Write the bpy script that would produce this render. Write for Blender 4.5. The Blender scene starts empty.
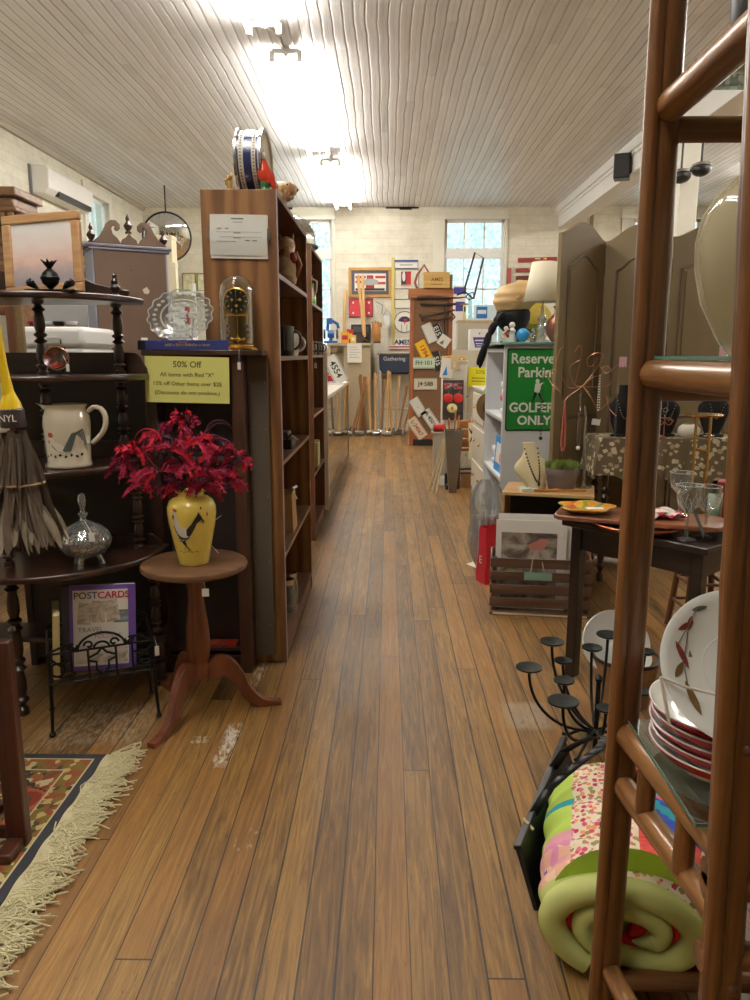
import bpy, bmesh, math, random
from mathutils import Matrix, Vector
random.seed(7)
PI = math.pi
S = bpy.context.scene
COL = S.collection
# ------------------------------------------------------------------ camera model
CH, CF = 1.42, 750.0
TH = math.radians(10.95)
PS = math.atan(13 / (750 / math.cos(TH)))
def ray(px, py):
    u = (px - 375) / CF; v = (500 - py) / CF
    f = math.cos(TH) + v * math.sin(TH); z = v * math.cos(TH) - math.sin(TH)
    return u * math.cos(PS) - f * math.sin(PS), u * math.sin(PS) + f * math.cos(PS), z
def at(px, py, Y):
    x, y, z = ray(px, py); t = Y / y
    return Vector((x * t, Y, CH + z * t))
def gr(px, py, z0=0.0):
    x, y, z = ray(px, py); t = (z0 - CH) / z
    return Vector((x * t, y * t, z0))
cam = bpy.data.cameras.new('camera'); co = bpy.data.objects.new('camera', cam); COL.objects.link(co)
cam.sensor_fit = 'HORIZONTAL'; cam.sensor_width = 36; cam.lens = 36 * CF / 750
cam.clip_start = 0.05; cam.clip_end = 200
co.location = (0, 0, CH); co.rotation_euler = (PI / 2 - TH, 0, PS)
S.camera = co
S.view_settings.view_transform = 'Standard'; S.view_settings.look = 'None'
S.view_settings.gamma = 1; S.view_settings.use_curve_mapping = False
S.view_settings.exposure = 0.1
S.cycles.max_bounces = 8; S.cycles.diffuse_bounces = 4; S.cycles.transparent_max_bounces = 16
S.cycles.use_denoising = True
S.cycles.sample_clamp_indirect = 6
# ------------------------------------------------------------------ materials
def srgb(r, g, b):
    def f(c):
        c /= 255.0
        return c / 12.92 if c <= 0.04045 else ((c + 0.055) / 1.055) ** 2.4
    return (f(r), f(g), f(b), 1)
MATS = {}
def nm(name):
    m = bpy.data.materials.new(name); m.use_nodes = True
    nt = m.node_tree
    return m, nt, nt.nodes['Principled BSDF']
def ln(nt, a, b): nt.links.new(a, b)
def mat(name, c=None, rough=0.5, metal=0.0, noise=0.12, nscale=18, bump=0.0, spec=0.5, coat=0.0, emit=None):
    """plain surface with gentle procedural mottling"""
    if name in MATS: return MATS[name]
    m, nt, b = nm(name)
    tc = nt.nodes.new('ShaderNodeTexCoord'); n = nt.nodes.new('ShaderNodeTexNoise')
    n.inputs['Scale'].default_value = nscale; n.inputs['Detail'].default_value = 4
    ln(nt, tc.outputs['Object'], n.inputs['Vector'])
    mx = nt.nodes.new('ShaderNodeMix'); mx.data_type = 'RGBA'
    col = srgb(*c)
    mx.inputs[6].default_value = tuple(v * (1 - noise) for v in col[:3]) + (1,)
    mx.inputs[7].default_value = tuple(min(1, v * (1 + noise)) for v in col[:3]) + (1,)
    ln(nt, n.outputs['Fac'], mx.inputs[0]); ln(nt, mx.outputs[2], b.inputs['Base Color'])
    b.inputs['Roughness'].default_value = rough; b.inputs['Metallic'].default_value = metal
    b.inputs['Specular IOR Level'].default_value = spec
    if coat: b.inputs['Coat Weight'].default_value = coat; b.inputs['Coat Roughness'].default_value = 0.1
    if bump:
        bp = nt.nodes.new('ShaderNodeBump'); bp.inputs['Strength'].default_value = bump; bp.inputs['Distance'].default_value = 0.004
        ln(nt, n.outputs['Fac'], bp.inputs['Height']); ln(nt, bp.outputs['Normal'], b.inputs['Normal'])
    if emit:
        b.inputs['Emission Color'].default_value = col; b.inputs['Emission Strength'].default_value = emit
    MATS[name] = m; return m
def wood(name, c1, c2, axis='Z', rough=0.42, scale=26, stretch=0.06, coat=0.15, bands=0.0, spec=0.5):
    if name in MATS: return MATS[name]
    m, nt, b = nm(name)
    tc = nt.nodes.new('ShaderNodeTexCoord'); mp = nt.nodes.new('ShaderNodeMapping')
    sc = [scale] * 3; sc['XYZ'.index(axis)] = scale * stretch
    mp.inputs['Scale'].default_value = sc
    ln(nt, tc.outputs['Object'], mp.inputs['Vector'])
    n = nt.nodes.new('ShaderNodeTexNoise'); n.inputs['Scale'].default_value = 1; n.inputs['Detail'].default_value = 6
    n.inputs['Roughness'].default_value = 0.65; n.inputs['Distortion'].default_value = 0.6
    ln(nt, mp.outputs['Vector'], n.inputs['Vector'])
    fac = n.outputs['Fac']
    if bands:
        w = nt.nodes.new('ShaderNodeTexWave'); w.bands_direction = 'X' if axis != 'X' else 'Y'
        w.inputs['Scale'].default_value = bands; w.inputs['Distortion'].default_value = 7; w.inputs['Detail'].default_value = 3
        mp2 = nt.nodes.new('ShaderNodeMapping'); s2 = [1.0] * 3; s2['XYZ'.index(axis)] = 0.16
        mp2.inputs['Scale'].default_value = s2
        ln(nt, tc.outputs['Object'], mp2.inputs['Vector']); ln(nt, mp2.outputs['Vector'], w.inputs['Vector'])
        mm = nt.nodes.new('ShaderNodeMath'); mm.operation = 'MULTIPLY_ADD'; mm.inputs[1].default_value = 0.35
        ln(nt, w.outputs['Fac'], mm.inputs[0]); ln(nt, n.outputs['Fac'], mm.inputs[2]); 
        sb = nt.nodes.new('ShaderNodeMath'); sb.operation = 'SUBTRACT'; sb.inputs[1].default_value = 0.17
        ln(nt, mm.outputs[0], sb.inputs[0]); fac = sb.outputs[0]
    rp = nt.nodes.new('ShaderNodeValToRGB')
    rp.color_ramp.elements[0].position = 0.34; rp.color_ramp.elements[0].color = srgb(*c1)
    rp.color_ramp.elements[1].position = 0.66; rp.color_ramp.elements[1].color = srgb(*c2)
    ln(nt, fac, rp.inputs['Fac']); ln(nt, rp.outputs['Color'], b.inputs['Base Color'])
    b.inputs['Roughness'].default_value = rough; b.inputs['Specular IOR Level'].default_value = spec
    b.inputs['Coat Weight'].default_value = coat; b.inputs['Coat Roughness'].default_value = 0.2
    bp = nt.nodes.new('ShaderNodeBump'); bp.inputs['Strength'].default_value = 0.12; bp.inputs['Distance'].default_value = 0.003
    ln(nt, fac, bp.inputs['Height']); ln(nt, bp.outputs['Normal'], b.inputs['Normal'])
    MATS[name] = m; return m
def cells(name, cols, scale=20, rough=0.7, bg=None, size=0.25, metal=0, vec='Object', stretch=(1, 1, 1)):
    """voronoi dots or patches in several colours (prints, florals, mosaics)"""
    if name in MATS: return MATS[name]
    m, nt, b = nm(name)
    tc = nt.nodes.new('ShaderNodeTexCoord'); mp = nt.nodes.new('ShaderNodeMapping'); mp.inputs['Scale'].default_value = stretch
    ln(nt, tc.outputs[vec], mp.inputs['Vector'])
    v = nt.nodes.new('ShaderNodeTexVoronoi'); v.inputs['Scale'].default_value = scale
    ln(nt, mp.outputs['Vector'], v.inputs['Vector'])
    sp = nt.nodes.new('ShaderNodeSeparateColor'); ln(nt, v.outputs['Color'], sp.inputs[0])
    rp = nt.nodes.new('ShaderNodeValToRGB'); rp.color_ramp.interpolation = 'CONSTANT'
    els = rp.color_ramp.elements
    while len(els) < len(cols): els.new(0.5)
    for i, c in enumerate(cols):
        els[i].position = i / len(cols); els[i].color = srgb(*c)
    ln(nt, sp.outputs[0], rp.inputs['Fac'])
    out = rp.outputs['Color']
    if bg:
        lt = nt.nodes.new('ShaderNodeMath'); lt.operation = 'LESS_THAN'; lt.inputs[1].default_value = size
        n = nt.nodes.new('ShaderNodeTexNoise'); n.inputs['Scale'].default_value = scale * 3
        ln(nt, mp.outputs['Vector'], n.inputs['Vector'])
        ad = nt.nodes.new('ShaderNodeMath'); ad.operation = 'MULTIPLY_ADD'; ad.inputs[1].default_value = 0.5
        ln(nt, n.outputs['Fac'], ad.inputs[0]); ln(nt, v.outputs['Distance'], ad.inputs[2])
        su = nt.nodes.new('ShaderNodeMath'); su.operation = 'SUBTRACT'; su.inputs[1].default_value = 0.25
        ln(nt, ad.outputs[0], su.inputs[0]); ln(nt, su.outputs[0], lt.inputs[0])
        mx = nt.nodes.new('ShaderNodeMix'); mx.data_type = 'RGBA'; mx.inputs[6].default_value = srgb(*bg)
        ln(nt, lt.outputs[0], mx.inputs[0]); ln(nt, out, mx.inputs[7]); out = mx.outputs[2]
    ln(nt, out, b.inputs['Base Color']); b.inputs['Roughness'].default_value = rough; b.inputs['Metallic'].default_value = metal
    MATS[name] = m; return m
def blurry(name, els, scale=8, rough=0.5, st=(1, 1, 1.5)):
    """soft photographic print"""
    if name in MATS: return MATS[name]
    m, nt, b = nm(name); tc = nt.nodes.new('ShaderNodeTexCoord'); mp = nt.nodes.new('ShaderNodeMapping'); mp.inputs['Scale'].default_value = st
    n = nt.nodes.new('ShaderNodeTexNoise'); n.inputs['Scale'].default_value = scale; n.inputs['Detail'].default_value = 5; n.inputs['Distortion'].default_value = 1.2
    rp = nt.nodes.new('ShaderNodeValToRGB'); e = rp.color_ramp.elements
    while len(e) < len(els): e.new(.5)
    for i, c in enumerate(els): e[i].position = .3 + .42 * i / max(1, len(els) - 1); e[i].color = srgb(*c)
    ln(nt, tc.outputs['Object'], mp.inputs['Vector']); ln(nt, mp.outputs['Vector'], n.inputs['Vector']); ln(nt, n.outputs['Fac'], rp.inputs['Fac']); ln(nt, rp.outputs['Color'], b.inputs['Base Color'])
    b.inputs['Roughness'].default_value = rough; MATS[name] = m; return m
def glass(name, tint=(235, 245, 240), gloss=0.25, rough=0.02, haze=0.0, cut=0.0):
    """thin clear glass: transparent with a fresnel reflection"""
    if name in MATS: return MATS[name]
    m, nt, b = nm(name)
    out = nt.nodes['Material Output']
    tr = nt.nodes.new('ShaderNodeBsdfTransparent'); tr.inputs[0].default_value = srgb(*tint)
    gl = nt.nodes.new('ShaderNodeBsdfGlossy'); gl.inputs['Roughness'].default_value = rough
    fr = nt.nodes.new('ShaderNodeLayerWeight'); fr.inputs['Blend'].default_value = gloss
    mx = nt.nodes.new('ShaderNodeMixShader')
    ln(nt, fr.outputs['Facing'], mx.inputs[0]); ln(nt, tr.outputs[0], mx.inputs[1]); ln(nt, gl.outputs[0], mx.inputs[2])
    last = mx.outputs[0]
    if haze:
        di = nt.nodes.new('ShaderNodeBsdfDiffuse'); di.inputs[0].default_value = srgb(*tint)
        m2 = nt.nodes.new('ShaderNodeMixShader'); m2.inputs[0].default_value = haze
        ln(nt, last, m2.inputs[1]); ln(nt, di.outputs[0], m2.inputs[2]); last = m2.outputs[0]
    if cut:
        tc = nt.nodes.new('ShaderNodeTexCoord'); v = nt.nodes.new('ShaderNodeTexVoronoi'); v.inputs['Scale'].default_value = cut; bp = nt.nodes.new('ShaderNodeBump'); bp.inputs['Strength'].default_value = 1; bp.inputs['Distance'].default_value = .01
        ln(nt, tc.outputs['Object'], v.inputs['Vector']); ln(nt, v.outputs['Distance'], bp.inputs['Height'])
        for nd in nt.nodes:
            if nd.bl_idname in ('ShaderNodeBsdfGlossy', 'ShaderNodeBsdfDiffuse', 'ShaderNodeLayerWeight'): ln(nt, bp.outputs['Normal'], nd.inputs['Normal'])
    ln(nt, last, out.inputs['Surface'])
    MATS[name] = m; return m
def emis(name, c, s):
    if name in MATS: return MATS[name]
    m, nt, b = nm(name)
    b.inputs['Base Color'].default_value = srgb(*c); b.inputs['Emission Color'].default_value = srgb(*c); b.inputs['Emission Strength'].default_value = s
    MATS[name] = m; return m
# ------------------------------------------------------------------ mesh building
def RZ(a): return Matrix.Rotation(a, 4, 'Z')
def RX(a): return Matrix.Rotation(a, 4, 'X')
def RY(a): return Matrix.Rotation(a, 4, 'Y')
def TR(x, y, z): return Matrix.Translation((x, y, z))
class MB:
    def __init__(s): s.v = []; s.f = []; s.m = []; s.mi = 0; s.M = None
    def add(s, vs, fs):
        o = len(s.v)
        if s.M is not None: vs = [s.M @ Vector(p) for p in vs]
        s.v += [tuple(p) for p in vs]
        for f in fs: s.f.append([i + o for i in f]); s.m.append(s.mi)
        return s
    def box(s, c, d, M=None):
        x, y, z = d[0] / 2, d[1] / 2, d[2] / 2
        vs = [Vector((a * x, b * y, e * z)) for a in (-1, 1) for b in (-1, 1) for e in (-1, 1)]
        if M is not None: vs = [M @ p for p in vs]
        vs = [p + Vector(c) for p in vs]
        return s.add(vs, [(0, 1, 3, 2), (4, 6, 7, 5), (0, 4, 5, 1), (2, 3, 7, 6), (0, 2, 6, 4), (1, 5, 7, 3)])
    def bb(s, x0, x1, y0, y1, z0, z1): return s.box(((x0 + x1) / 2, (y0 + y1) / 2, (z0 + z1) / 2), (abs(x1 - x0), abs(y1 - y0), abs(z1 - z0)))
    def tube(s, pts, r, seg=10, closed=False, cap=True):
        pts = [Vector(p) for p in pts]; n = len(pts)
        rs = r if isinstance(r, (list, tuple)) else [r] * n
        vs = []; fs = []; prev = None
        for i, p in enumerate(pts):
            a = pts[(i - 1) % n] if (closed or i > 0) else p
            b = pts[(i + 1) % n] if (closed or i < n - 1) else p
            t = (b - a)
            t = t.normalized() if t.length > 1e-9 else Vector((0, 0, 1))
            if prev is None:
                u = t.orthogonal().normalized()
            else:
                u = prev - t * prev.dot(t)
                u = u.normalized() if u.length > 1e-6 else t.orthogonal().normalized()
            prev = u; w = t.cross(u)
            for k in range(seg):
                an = 2 * PI * k / seg
                vs.append(p + (u * math.cos(an) + w * math.sin(an)) * rs[i])
        for i in range(n if closed else n - 1):
            j = (i + 1) % n
            for k in range(seg):
                l = (k + 1) % seg
                fs.append((i * seg + k, i * seg + l, j * seg + l, j * seg + k))
        if cap and not closed:
            fs.append(tuple(reversed(range(seg)))); fs.append(tuple(range((n - 1) * seg, n * seg)))
        return s.add(vs, fs)
    def cyl(s, a, b, r0, r1=None, seg=16): return s.tube([a, b], [r0, r0 if r1 is None else r1], seg)
    def lathe(s, prof, c=(0, 0, 0), seg=24, M=None, sx=1, sy=1, cap=True):
        vs = []; fs = []; n = len(prof)
        for r, z in prof:
            r = max(r, 1e-5)
            for k in range(seg):
                a = 2 * PI * k / seg; vs.append(Vector((r * math.cos(a) * sx, r * math.sin(a) * sy, z)))
        if M is not None: vs = [M @ p for p in vs]
        vs = [p + Vector(c) for p in vs]
        for i in range(n - 1):
            for k in range(seg):
                l = (k + 1) % seg; fs.append((i * seg + k, i * seg + l, (i + 1) * seg + l, (i + 1) * seg + k))
        cap = cap and prof[0] != prof[-1]
        if cap and prof[0][0] > 2e-5: fs.append(tuple(reversed(range(seg))))
        if cap and prof[-1][0] > 2e-5: fs.append(tuple(range((n - 1) * seg, n * seg)))
        return s.add(vs, fs)
    def ell(s, c, r, seg=16, rings=10, M=None):
        if not isinstance(r, (list, tuple)): r = (r, r, r)
        prof = [(math.sin(PI * i / rings), -math.cos(PI * i / rings)) for i in range(rings + 1)]
        vs0 = len(s.v); D = Matrix.Diagonal((r[0], r[1], r[2], 1))
        return s.lathe(prof, c, seg, (M @ D) if M is not None else D)
    def prism(s, poly, t, M=None):
        """2-D outline in local XY, extruded 0..t along local Z, then placed by M"""
        n = len(poly)
        vs = [Vector((p[0], p[1], 0)) for p in poly] + [Vector((p[0], p[1], t)) for p in poly]
        if M is not None: vs = [M @ p for p in vs]
        fs = [tuple(reversed(range(n))), tuple(range(n, 2 * n))] + [(i, (i + 1) % n, (i + 1) % n + n, i + n) for i in range(n)]
        return s.add(vs, fs)
    def grid(s, fn, nu, nv, cu=False, cv=False):
        vs = [fn(i / (nu if cu else nu - 1), j / (nv if cv else nv - 1)) for i in range(nu) for j in range(nv)]
        fs = []
        for i in range(nu if cu else nu - 1):
            for j in range(nv if cv else nv - 1):
                a, b2 = (i + 1) % nu, (j + 1) % nv
                fs.append((i * nv + j, a * nv + j, a * nv + b2, i * nv + b2))
        return s.add(vs, fs)
    def build(s, name, mats, parent=None, loc=None, rot=None, bev=0, ang=38, solid=0, sub=0, seg=2):
        me = bpy.data.meshes.new(name); me.from_pydata(s.v, [], s.f)
        bm = bmesh.new(); bm.from_mesh(me); bmesh.ops.recalc_face_normals(bm, faces=bm.faces); bm.to_mesh(me); bm.free()
        for m in (mats if isinstance(mats, (list, tuple)) else [mats]): me.materials.append(m)
        me.polygons.foreach_set('material_index', s.m)
        me.polygons.foreach_set('use_smooth', [True] * len(me.polygons))
        me.set_sharp_from_angle(angle=math.radians(ang))
        o = bpy.data.objects.new(name, me); COL.objects.link(o)
        if parent is not None: o.parent = parent
        if loc is not None: o.location = loc
        if rot is not None: o.rotation_euler = rot
        if solid:
            md = o.modifiers.new('solid', 'SOLIDIFY'); md.thickness = solid; md.offset = 0
        if sub:
            md = o.modifiers.new('sub', 'SUBSURF'); md.levels = sub; md.render_levels = sub
        if bev:
            md = o.modifiers.new('bevel', 'BEVEL'); md.width = bev; md.segments = seg; md.limit_method = 'ANGLE'; md.angle_limit = math.radians(40)
        return o
def tag(o, label, cat, group=None, kind=None):
    o['label'] = label; o['category'] = cat
    if group: o['group'] = group
    if kind: o['kind'] = kind
    return o
def T(name, label, cat, loc=(0, 0, 0), rz=0.0, group=None, rot=None):
    o = bpy.data.objects.new(name, None); COL.objects.link(o)
    o.empty_display_size = 0.05
    o.location = loc; o.rotation_euler = rot if rot else (0, 0, rz)
    return tag(o, label, cat, group)
def ST(o): o['kind'] = 'structure'; return o
def dup(root, loc=None, rz=None, label=None, group=None, rot=None, scale=None):
    r = root.copy(); COL.objects.link(r)
    if loc is not None: r.location = loc
    if rz is not None: r.rotation_euler = (0, 0, rz)
    if rot is not None: r.rotation_euler = rot
    if scale is not None: r.scale = (scale,) * 3
    if label: r['label'] = label
    if group: r['group'] = group
    for ch in list(root.children):
        c = ch.copy(); COL.objects.link(c); c.parent = r
        for g in list(ch.children):
            d = g.copy(); COL.objects.link(d); d.parent = c
    return r
def text(s, size, m, parent, loc, rot=(PI / 2, 0, 0), align='CENTER', name='lettering', bold=0.0, ext=0.0006, sx=1.0, space=1.0, line=1.0):
    cu = bpy.data.curves.new(name, 'FONT'); cu.body = s; cu.size = size; cu.align_x = align; cu.align_y = 'CENTER'
    cu.extrude = ext; cu.offset = bold; cu.space_character = space; cu.space_line = line; cu.resolution_u = 3
    cu.materials.append(m)
    tmp = bpy.data.objects.new(name + '_curve', cu); me = bpy.data.meshes.new_from_object(tmp); bpy.data.objects.remove(tmp)
    o = bpy.data.objects.new(name, me); COL.objects.link(o); o.parent = parent
    o.location = loc; o.rotation_euler = rot; o.scale = (sx, 1, 1)
    return o
def arc(c, r, a0, a1, n, plane='XZ', ry=None):
    ry = r if ry is None else ry; out = []
    for i in range(n + 1):
        a = math.radians(a0 + (a1 - a0) * i / n); p, q = r * math.cos(a), ry * math.sin(a)
        out.append((c[0] + p, c[1], c[2] + q) if plane == 'XZ' else (c[0] + p, c[1] + q, c[2]) if plane == 'XY' else (c[0], c[1] + p, c[2] + q))
    return out
def turned(h, r, n=3):
    """profile of a turned post of height h"""
    p = [(r * .9, 0), (r * .9, .04 * h), (r * .55, .06 * h)]
    for i in range(n):
        z0 = .08 + .84 * i / n; d = .84 / n
        p += [(r * .55, h * (z0)), (r * 1.0, h * (z0 + .08 * d)), (r * 1.0, h * (z0 + .12 * d)), (r * .6, h * (z0 + .18 * d)), (r * .85, h * (z0 + .35 * d)), (r * .82, h * (z0 + .6 * d)), (r * .6, h * (z0 + .82 * d)), (r * 1.05, h * (z0 + .9 * d)), (r * .6, h * (z0 + .98 * d))]
    p += [(r * .55, .94 * h), (r * .9, .96 * h), (r * .9, h)]
    return p
def strtag(parent, p0, p1, m, w=0.012, h=0.026, name='price_tag'):
    """paper price tag on a string"""
    mb = MB(); mb.tube([p0, p1], 0.0007, 5)
    mb.box((p1[0], p1[1], p1[2] - h / 2), (w, 0.001, h))
    return mb.build(name, m, parent)
# ------------------------------------------------------------------ setting materials
class NT:
    def __init__(s, name):
        s.m, s.nt, s.b = nm(name); s.tc = s.nt.nodes.new('ShaderNodeTexCoord')
        s.xyz = s.nt.nodes.new('ShaderNodeSeparateXYZ'); ln(s.nt, s.tc.outputs['Object'], s.xyz.inputs[0])
        s.x, s.y, s.z = s.xyz.outputs
    def inp(s, sock, v):
        if isinstance(v, (int, float)): sock.default_value = v
        else: ln(s.nt, v, sock)
    def ma(s, op, a, b=0.0, c=0.0):
        n = s.nt.nodes.new('ShaderNodeMath'); n.operation = op
        s.inp(n.inputs[0], a); s.inp(n.inputs[1], b); s.inp(n.inputs[2], c)
        return n.outputs[0]
    def comb(s, x, y, z=0.0):
        n = s.nt.nodes.new('ShaderNodeCombineXYZ'); s.inp(n.inputs[0], x); s.inp(n.inputs[1], y); s.inp(n.inputs[2], z); return n.outputs[0]
    def noise(s, v, scale=1, detail=5, rough=0.6, dist=0.0):
        n = s.nt.nodes.new('ShaderNodeTexNoise'); n.inputs['Scale'].default_value = scale; n.inputs['Detail'].default_value = detail
        n.inputs['Roughness'].default_value = rough; n.inputs['Distortion'].default_value = dist; ln(s.nt, v, n.inputs['Vector']); return n.outputs['Fac']
    def white(s, v):
        n = s.nt.nodes.new('ShaderNodeTexWhiteNoise'); n.noise_dimensions = '3D'; ln(s.nt, v, n.inputs['Vector']); return n.outputs['Value']
    def ramp(s, f, els, const=False):
        n = s.nt.nodes.new('ShaderNodeValToRGB'); e = n.color_ramp.elements
        if const: n.color_ramp.interpolation = 'CONSTANT'
        while len(e) < len(els): e.new(0.5)
        for i, (p, c) in enumerate(els): e[i].position = p; e[i].color = srgb(*c)
        ln(s.nt, f, n.inputs['Fac']); return n.outputs['Color']
    def step(s, f, lo, hi):
        n = s.nt.nodes.new('ShaderNodeMapRange'); s.inp(n.inputs[0], f); n.inputs[1].default_value = lo; n.inputs[2].default_value = hi
        return n.outputs[0]
    def mix(s, f, a, b, bt='MIX'):
        n = s.nt.nodes.new('ShaderNodeMix'); n.data_type = 'RGBA'; n.blend_type = bt; s.inp(n.inputs[0], f)
        for k, v in ((6, a), (7, b)):
            if isinstance(v, tuple): n.inputs[k].default_value = v
            else: ln(s.nt, v, n.inputs[k])
        return n.outputs[2]
    def bump(s, h, st=0.3, d=0.004):
        n = s.nt.nodes.new('ShaderNodeBump'); n.inputs['Strength'].default_value = st; n.inputs['Distance'].default_value = d
        ln(s.nt, h, n.inputs['Height']); ln(s.nt, n.outputs['Normal'], s.b.inputs['Normal'])
    def col(s, c): ln(s.nt, c, s.b.inputs['Base Color'])

PX1, PY1, _z = gr(228, 744)
def floor_material():
    k = NT('old_floor_boards'); W = 0.0885
    wob = k.noise(k.comb(k.ma('MULTIPLY', k.x, 2.0), k.ma('MULTIPLY', k.y, 0.8)), 1, 2)
    xs = k.ma('ADD', k.x, k.ma('MULTIPLY', k.ma('SUBTRACT', wob, 0.5), 0.012))
    xi = k.ma('FLOOR', k.ma('DIVIDE', k.ma('ADD', xs, 0.03), W)); xf = k.ma('FRACT', k.ma('DIVIDE', k.ma('ADD', xs, 0.03), W))
    off = k.white(k.comb(xi, 3.7)); L = 2.6
    yy = k.ma('ADD', k.ma('DIVIDE', k.y, L), k.ma('MULTIPLY', off, 5.0))
    yi = k.ma('FLOOR', yy); yf = k.ma('FRACT', yy)
    rnd = k.white(k.comb(xi, yi, 1.3)); rnd2 = k.white(k.comb(xi, yi, 8.1))
    grain = k.noise(k.comb(k.ma('ADD', k.ma('MULTIPLY', k.x, 46), k.ma('MULTIPLY', rnd, 90)), k.ma('ADD', k.ma('MULTIPLY', k.y, 2.4), k.ma('MULTIPLY', rnd2, 50))), 1, 7, 0.68, 1.5)
    big = k.noise(k.comb(k.ma('MULTIPLY', k.x, 3.2), k.ma('MULTIPLY', k.y, 1.1)), 1, 5, 0.6)
    f = k.ma('ADD', k.ma('ADD', -0.1, k.ma('MULTIPLY', grain, 0.95)), k.ma('MULTIPLY', k.ma('SUBTRACT', rnd, 0.5), 0.17))
    f = k.ma('ADD', f, k.ma('MULTIPLY', k.ma('SUBTRACT', big, 0.5), 0.30))
    c = k.ramp(f, [(0.14, (62, 44, 24)), (0.34, (118, 86, 46)), (0.50, (154, 116, 62)), (0.72, (190, 150, 88))])
    # greyed, worn traffic patches
    worn = k.step(k.noise(k.comb(k.ma('MULTIPLY', k.x, 5.0), k.ma('MULTIPLY', k.y, 1.6), 4.0), 1, 6, 0.7), 0.50, 0.72)
    c = k.mix(k.ma('MULTIPLY', worn, 0.36), c, srgb(124, 98, 64))
    # orange, better-varnished boards
    org = k.ma('GREATER_THAN', rnd2, 0.72)
    c = k.mix(k.ma('MULTIPLY', org, 0.25), c, srgb(172, 118, 58))
    scr = k.step(k.noise(k.comb(k.ma('MULTIPLY', k.x, 60), k.ma('MULTIPLY', k.y, 14), 2.0), 1, 3, 0.5, 2.5), 0.66, 0.74)
    c = k.mix(k.ma('MULTIPLY', scr, 0.5), c, srgb(60, 42, 30))
    # spills of old white paint
    for (cx, cy, hx, hy, thr, am, cc) in ((PX1, PY1, 0.036, 0.17, 0.44, 0.85, (226, 220, 206)), (PX1 - .11, PY1 + .03, 0.04, 0.03, 0.5, 0.8, (226, 220, 206)), (-0.58, 3.3, 0.03, 0.26, 0.46, 0.8, (222, 216, 200)),
                                 (-1.12, 2.72, 0.24, 0.20, 0.46, 0.62, (180, 168, 148)), (0.56, 2.80, 0.11, 0.13, 0.34, 0.5, (176, 164, 144)), (-0.42, 2.0, 0.05, 0.06, 0.55, 0.6, (190, 176, 152)), (-1.25, 2.45, 0.20, 0.12, 0.5, 0.5, (176, 160, 140))):
        mx_ = k.step(k.ma('ABSOLUTE', k.ma('SUBTRACT', k.x, cx)), hx, hx * 0.55); my_ = k.step(k.ma('ABSOLUTE', k.ma('SUBTRACT', k.y, cy)), hy, hy * 0.7)
        nn = k.step(k.noise(k.comb(k.ma('MULTIPLY', k.x, 85), k.ma('MULTIPLY', k.y, 24), cx), 1, 4, 0.7), thr, thr + 0.12)
        c = k.mix(k.ma('MULTIPLY', k.ma('MULTIPLY', k.ma('MULTIPLY', mx_, my_), nn), am), c, srgb(*cc))
    gx = k.ma('MINIMUM', xf, k.ma('SUBTRACT', 1.0, xf)); gapw = k.ma('MULTIPLY', k.white(k.comb(xi, 9.9)), 0.045)
    gap = k.ma('LESS_THAN', gx, k.ma('ADD', k.ma('MULTIPLY', gapw, k.noise(k.comb(k.ma('MULTIPLY', k.x, 20), k.ma('MULTIPLY', k.y, 9), 3.0), 1, 3)), 0.012))
    ge = k.ma('LESS_THAN', yf, 0.0018); gap = k.ma('MAXIMUM', gap, ge)
    c = k.mix(k.ma('MULTIPLY', gap, 0.92), c, srgb(30, 21, 15))
    k.col(c)
    k.inp(k.b.inputs['Roughness'], k.ma('ADD', 0.36, k.ma('MULTIPLY', k.ma('ADD', worn, grain), 0.16)))
    k.b.inputs['Specular IOR Level'].default_value = 0.55
    cup = k.ma('MULTIPLY', k.ma('SUBTRACT', 0.25, k.ma('POWER', k.ma('SUBTRACT', xf, 0.5), 2.0)), 0.6)
    h = k.ma('SUBTRACT', k.ma('ADD', k.ma('MULTIPLY', grain, 0.8), cup), k.ma('MULTIPLY', gap, 1.2))
    k.bump(h, 0.45, 0.004)
    return k.m
def ceiling_material():
    k = NT('beadboard_ceiling')
    wob = k.noise(k.comb(k.ma('MULTIPLY', k.x, 1.3), k.ma('MULTIPLY', k.y, 0.7)), 1, 3)
    xs = k.ma('ADD', k.x, k.ma('MULTIPLY', k.ma('SUBTRACT', wob, 0.5), 0.07))
    def lines(W, w0, seed):
        xi = k.ma('FLOOR', k.ma('DIVIDE', xs, W)); xf = k.ma('FRACT', k.ma('DIVIDE', xs, W))
        g = k.step(k.ma('MINIMUM', xf, k.ma('SUBTRACT', 1.0, xf)), w0, w0 * 0.2)
        return xi, g
    xi, g1 = lines(0.092, 0.13, 1); _, g2 = lines(0.046, 0.11, 2)
    seg = k.ma('FLOOR', k.ma('ADD', k.ma('DIVIDE', k.y, 3.4), k.ma('MULTIPLY', k.white(k.comb(xi, 2.2)), 4)))
    r = k.white(k.comb(xi, seg, 5.0))
    n = k.noise(k.comb(k.ma('MULTIPLY', k.x, 7), k.ma('MULTIPLY', k.y, 0.9)), 1, 5, 0.7, 0.4)
    f = k.ma('ADD', k.ma('MULTIPLY', n, 0.7), k.ma('MULTIPLY', r, 0.3))
    c = k.ramp(f, [(0.22, (204, 202, 200)), (0.45, (226, 225, 224)), (0.7, (240, 240, 240))])
    c = k.mix(k.ma('MULTIPLY', k.ma('MULTIPLY', g1, k.ma('ADD', 0.35, k.ma('MULTIPLY', k.white(k.comb(xi, seg, 7.7)), 0.65))), 0.7), c, srgb(104, 94, 86))
    c = k.mix(k.ma('MULTIPLY', g2, 0.22), c, srgb(130, 120, 112))
    k.col(c); k.b.inputs['Roughness'].default_value = 0.38
    k.bump(k.ma('ADD', k.ma('MULTIPLY', r, 0.7), k.ma('SUBTRACT', n, k.ma('MULTIPLY', g1, 1.0))), 0.5, 0.006)
    return k.m
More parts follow.
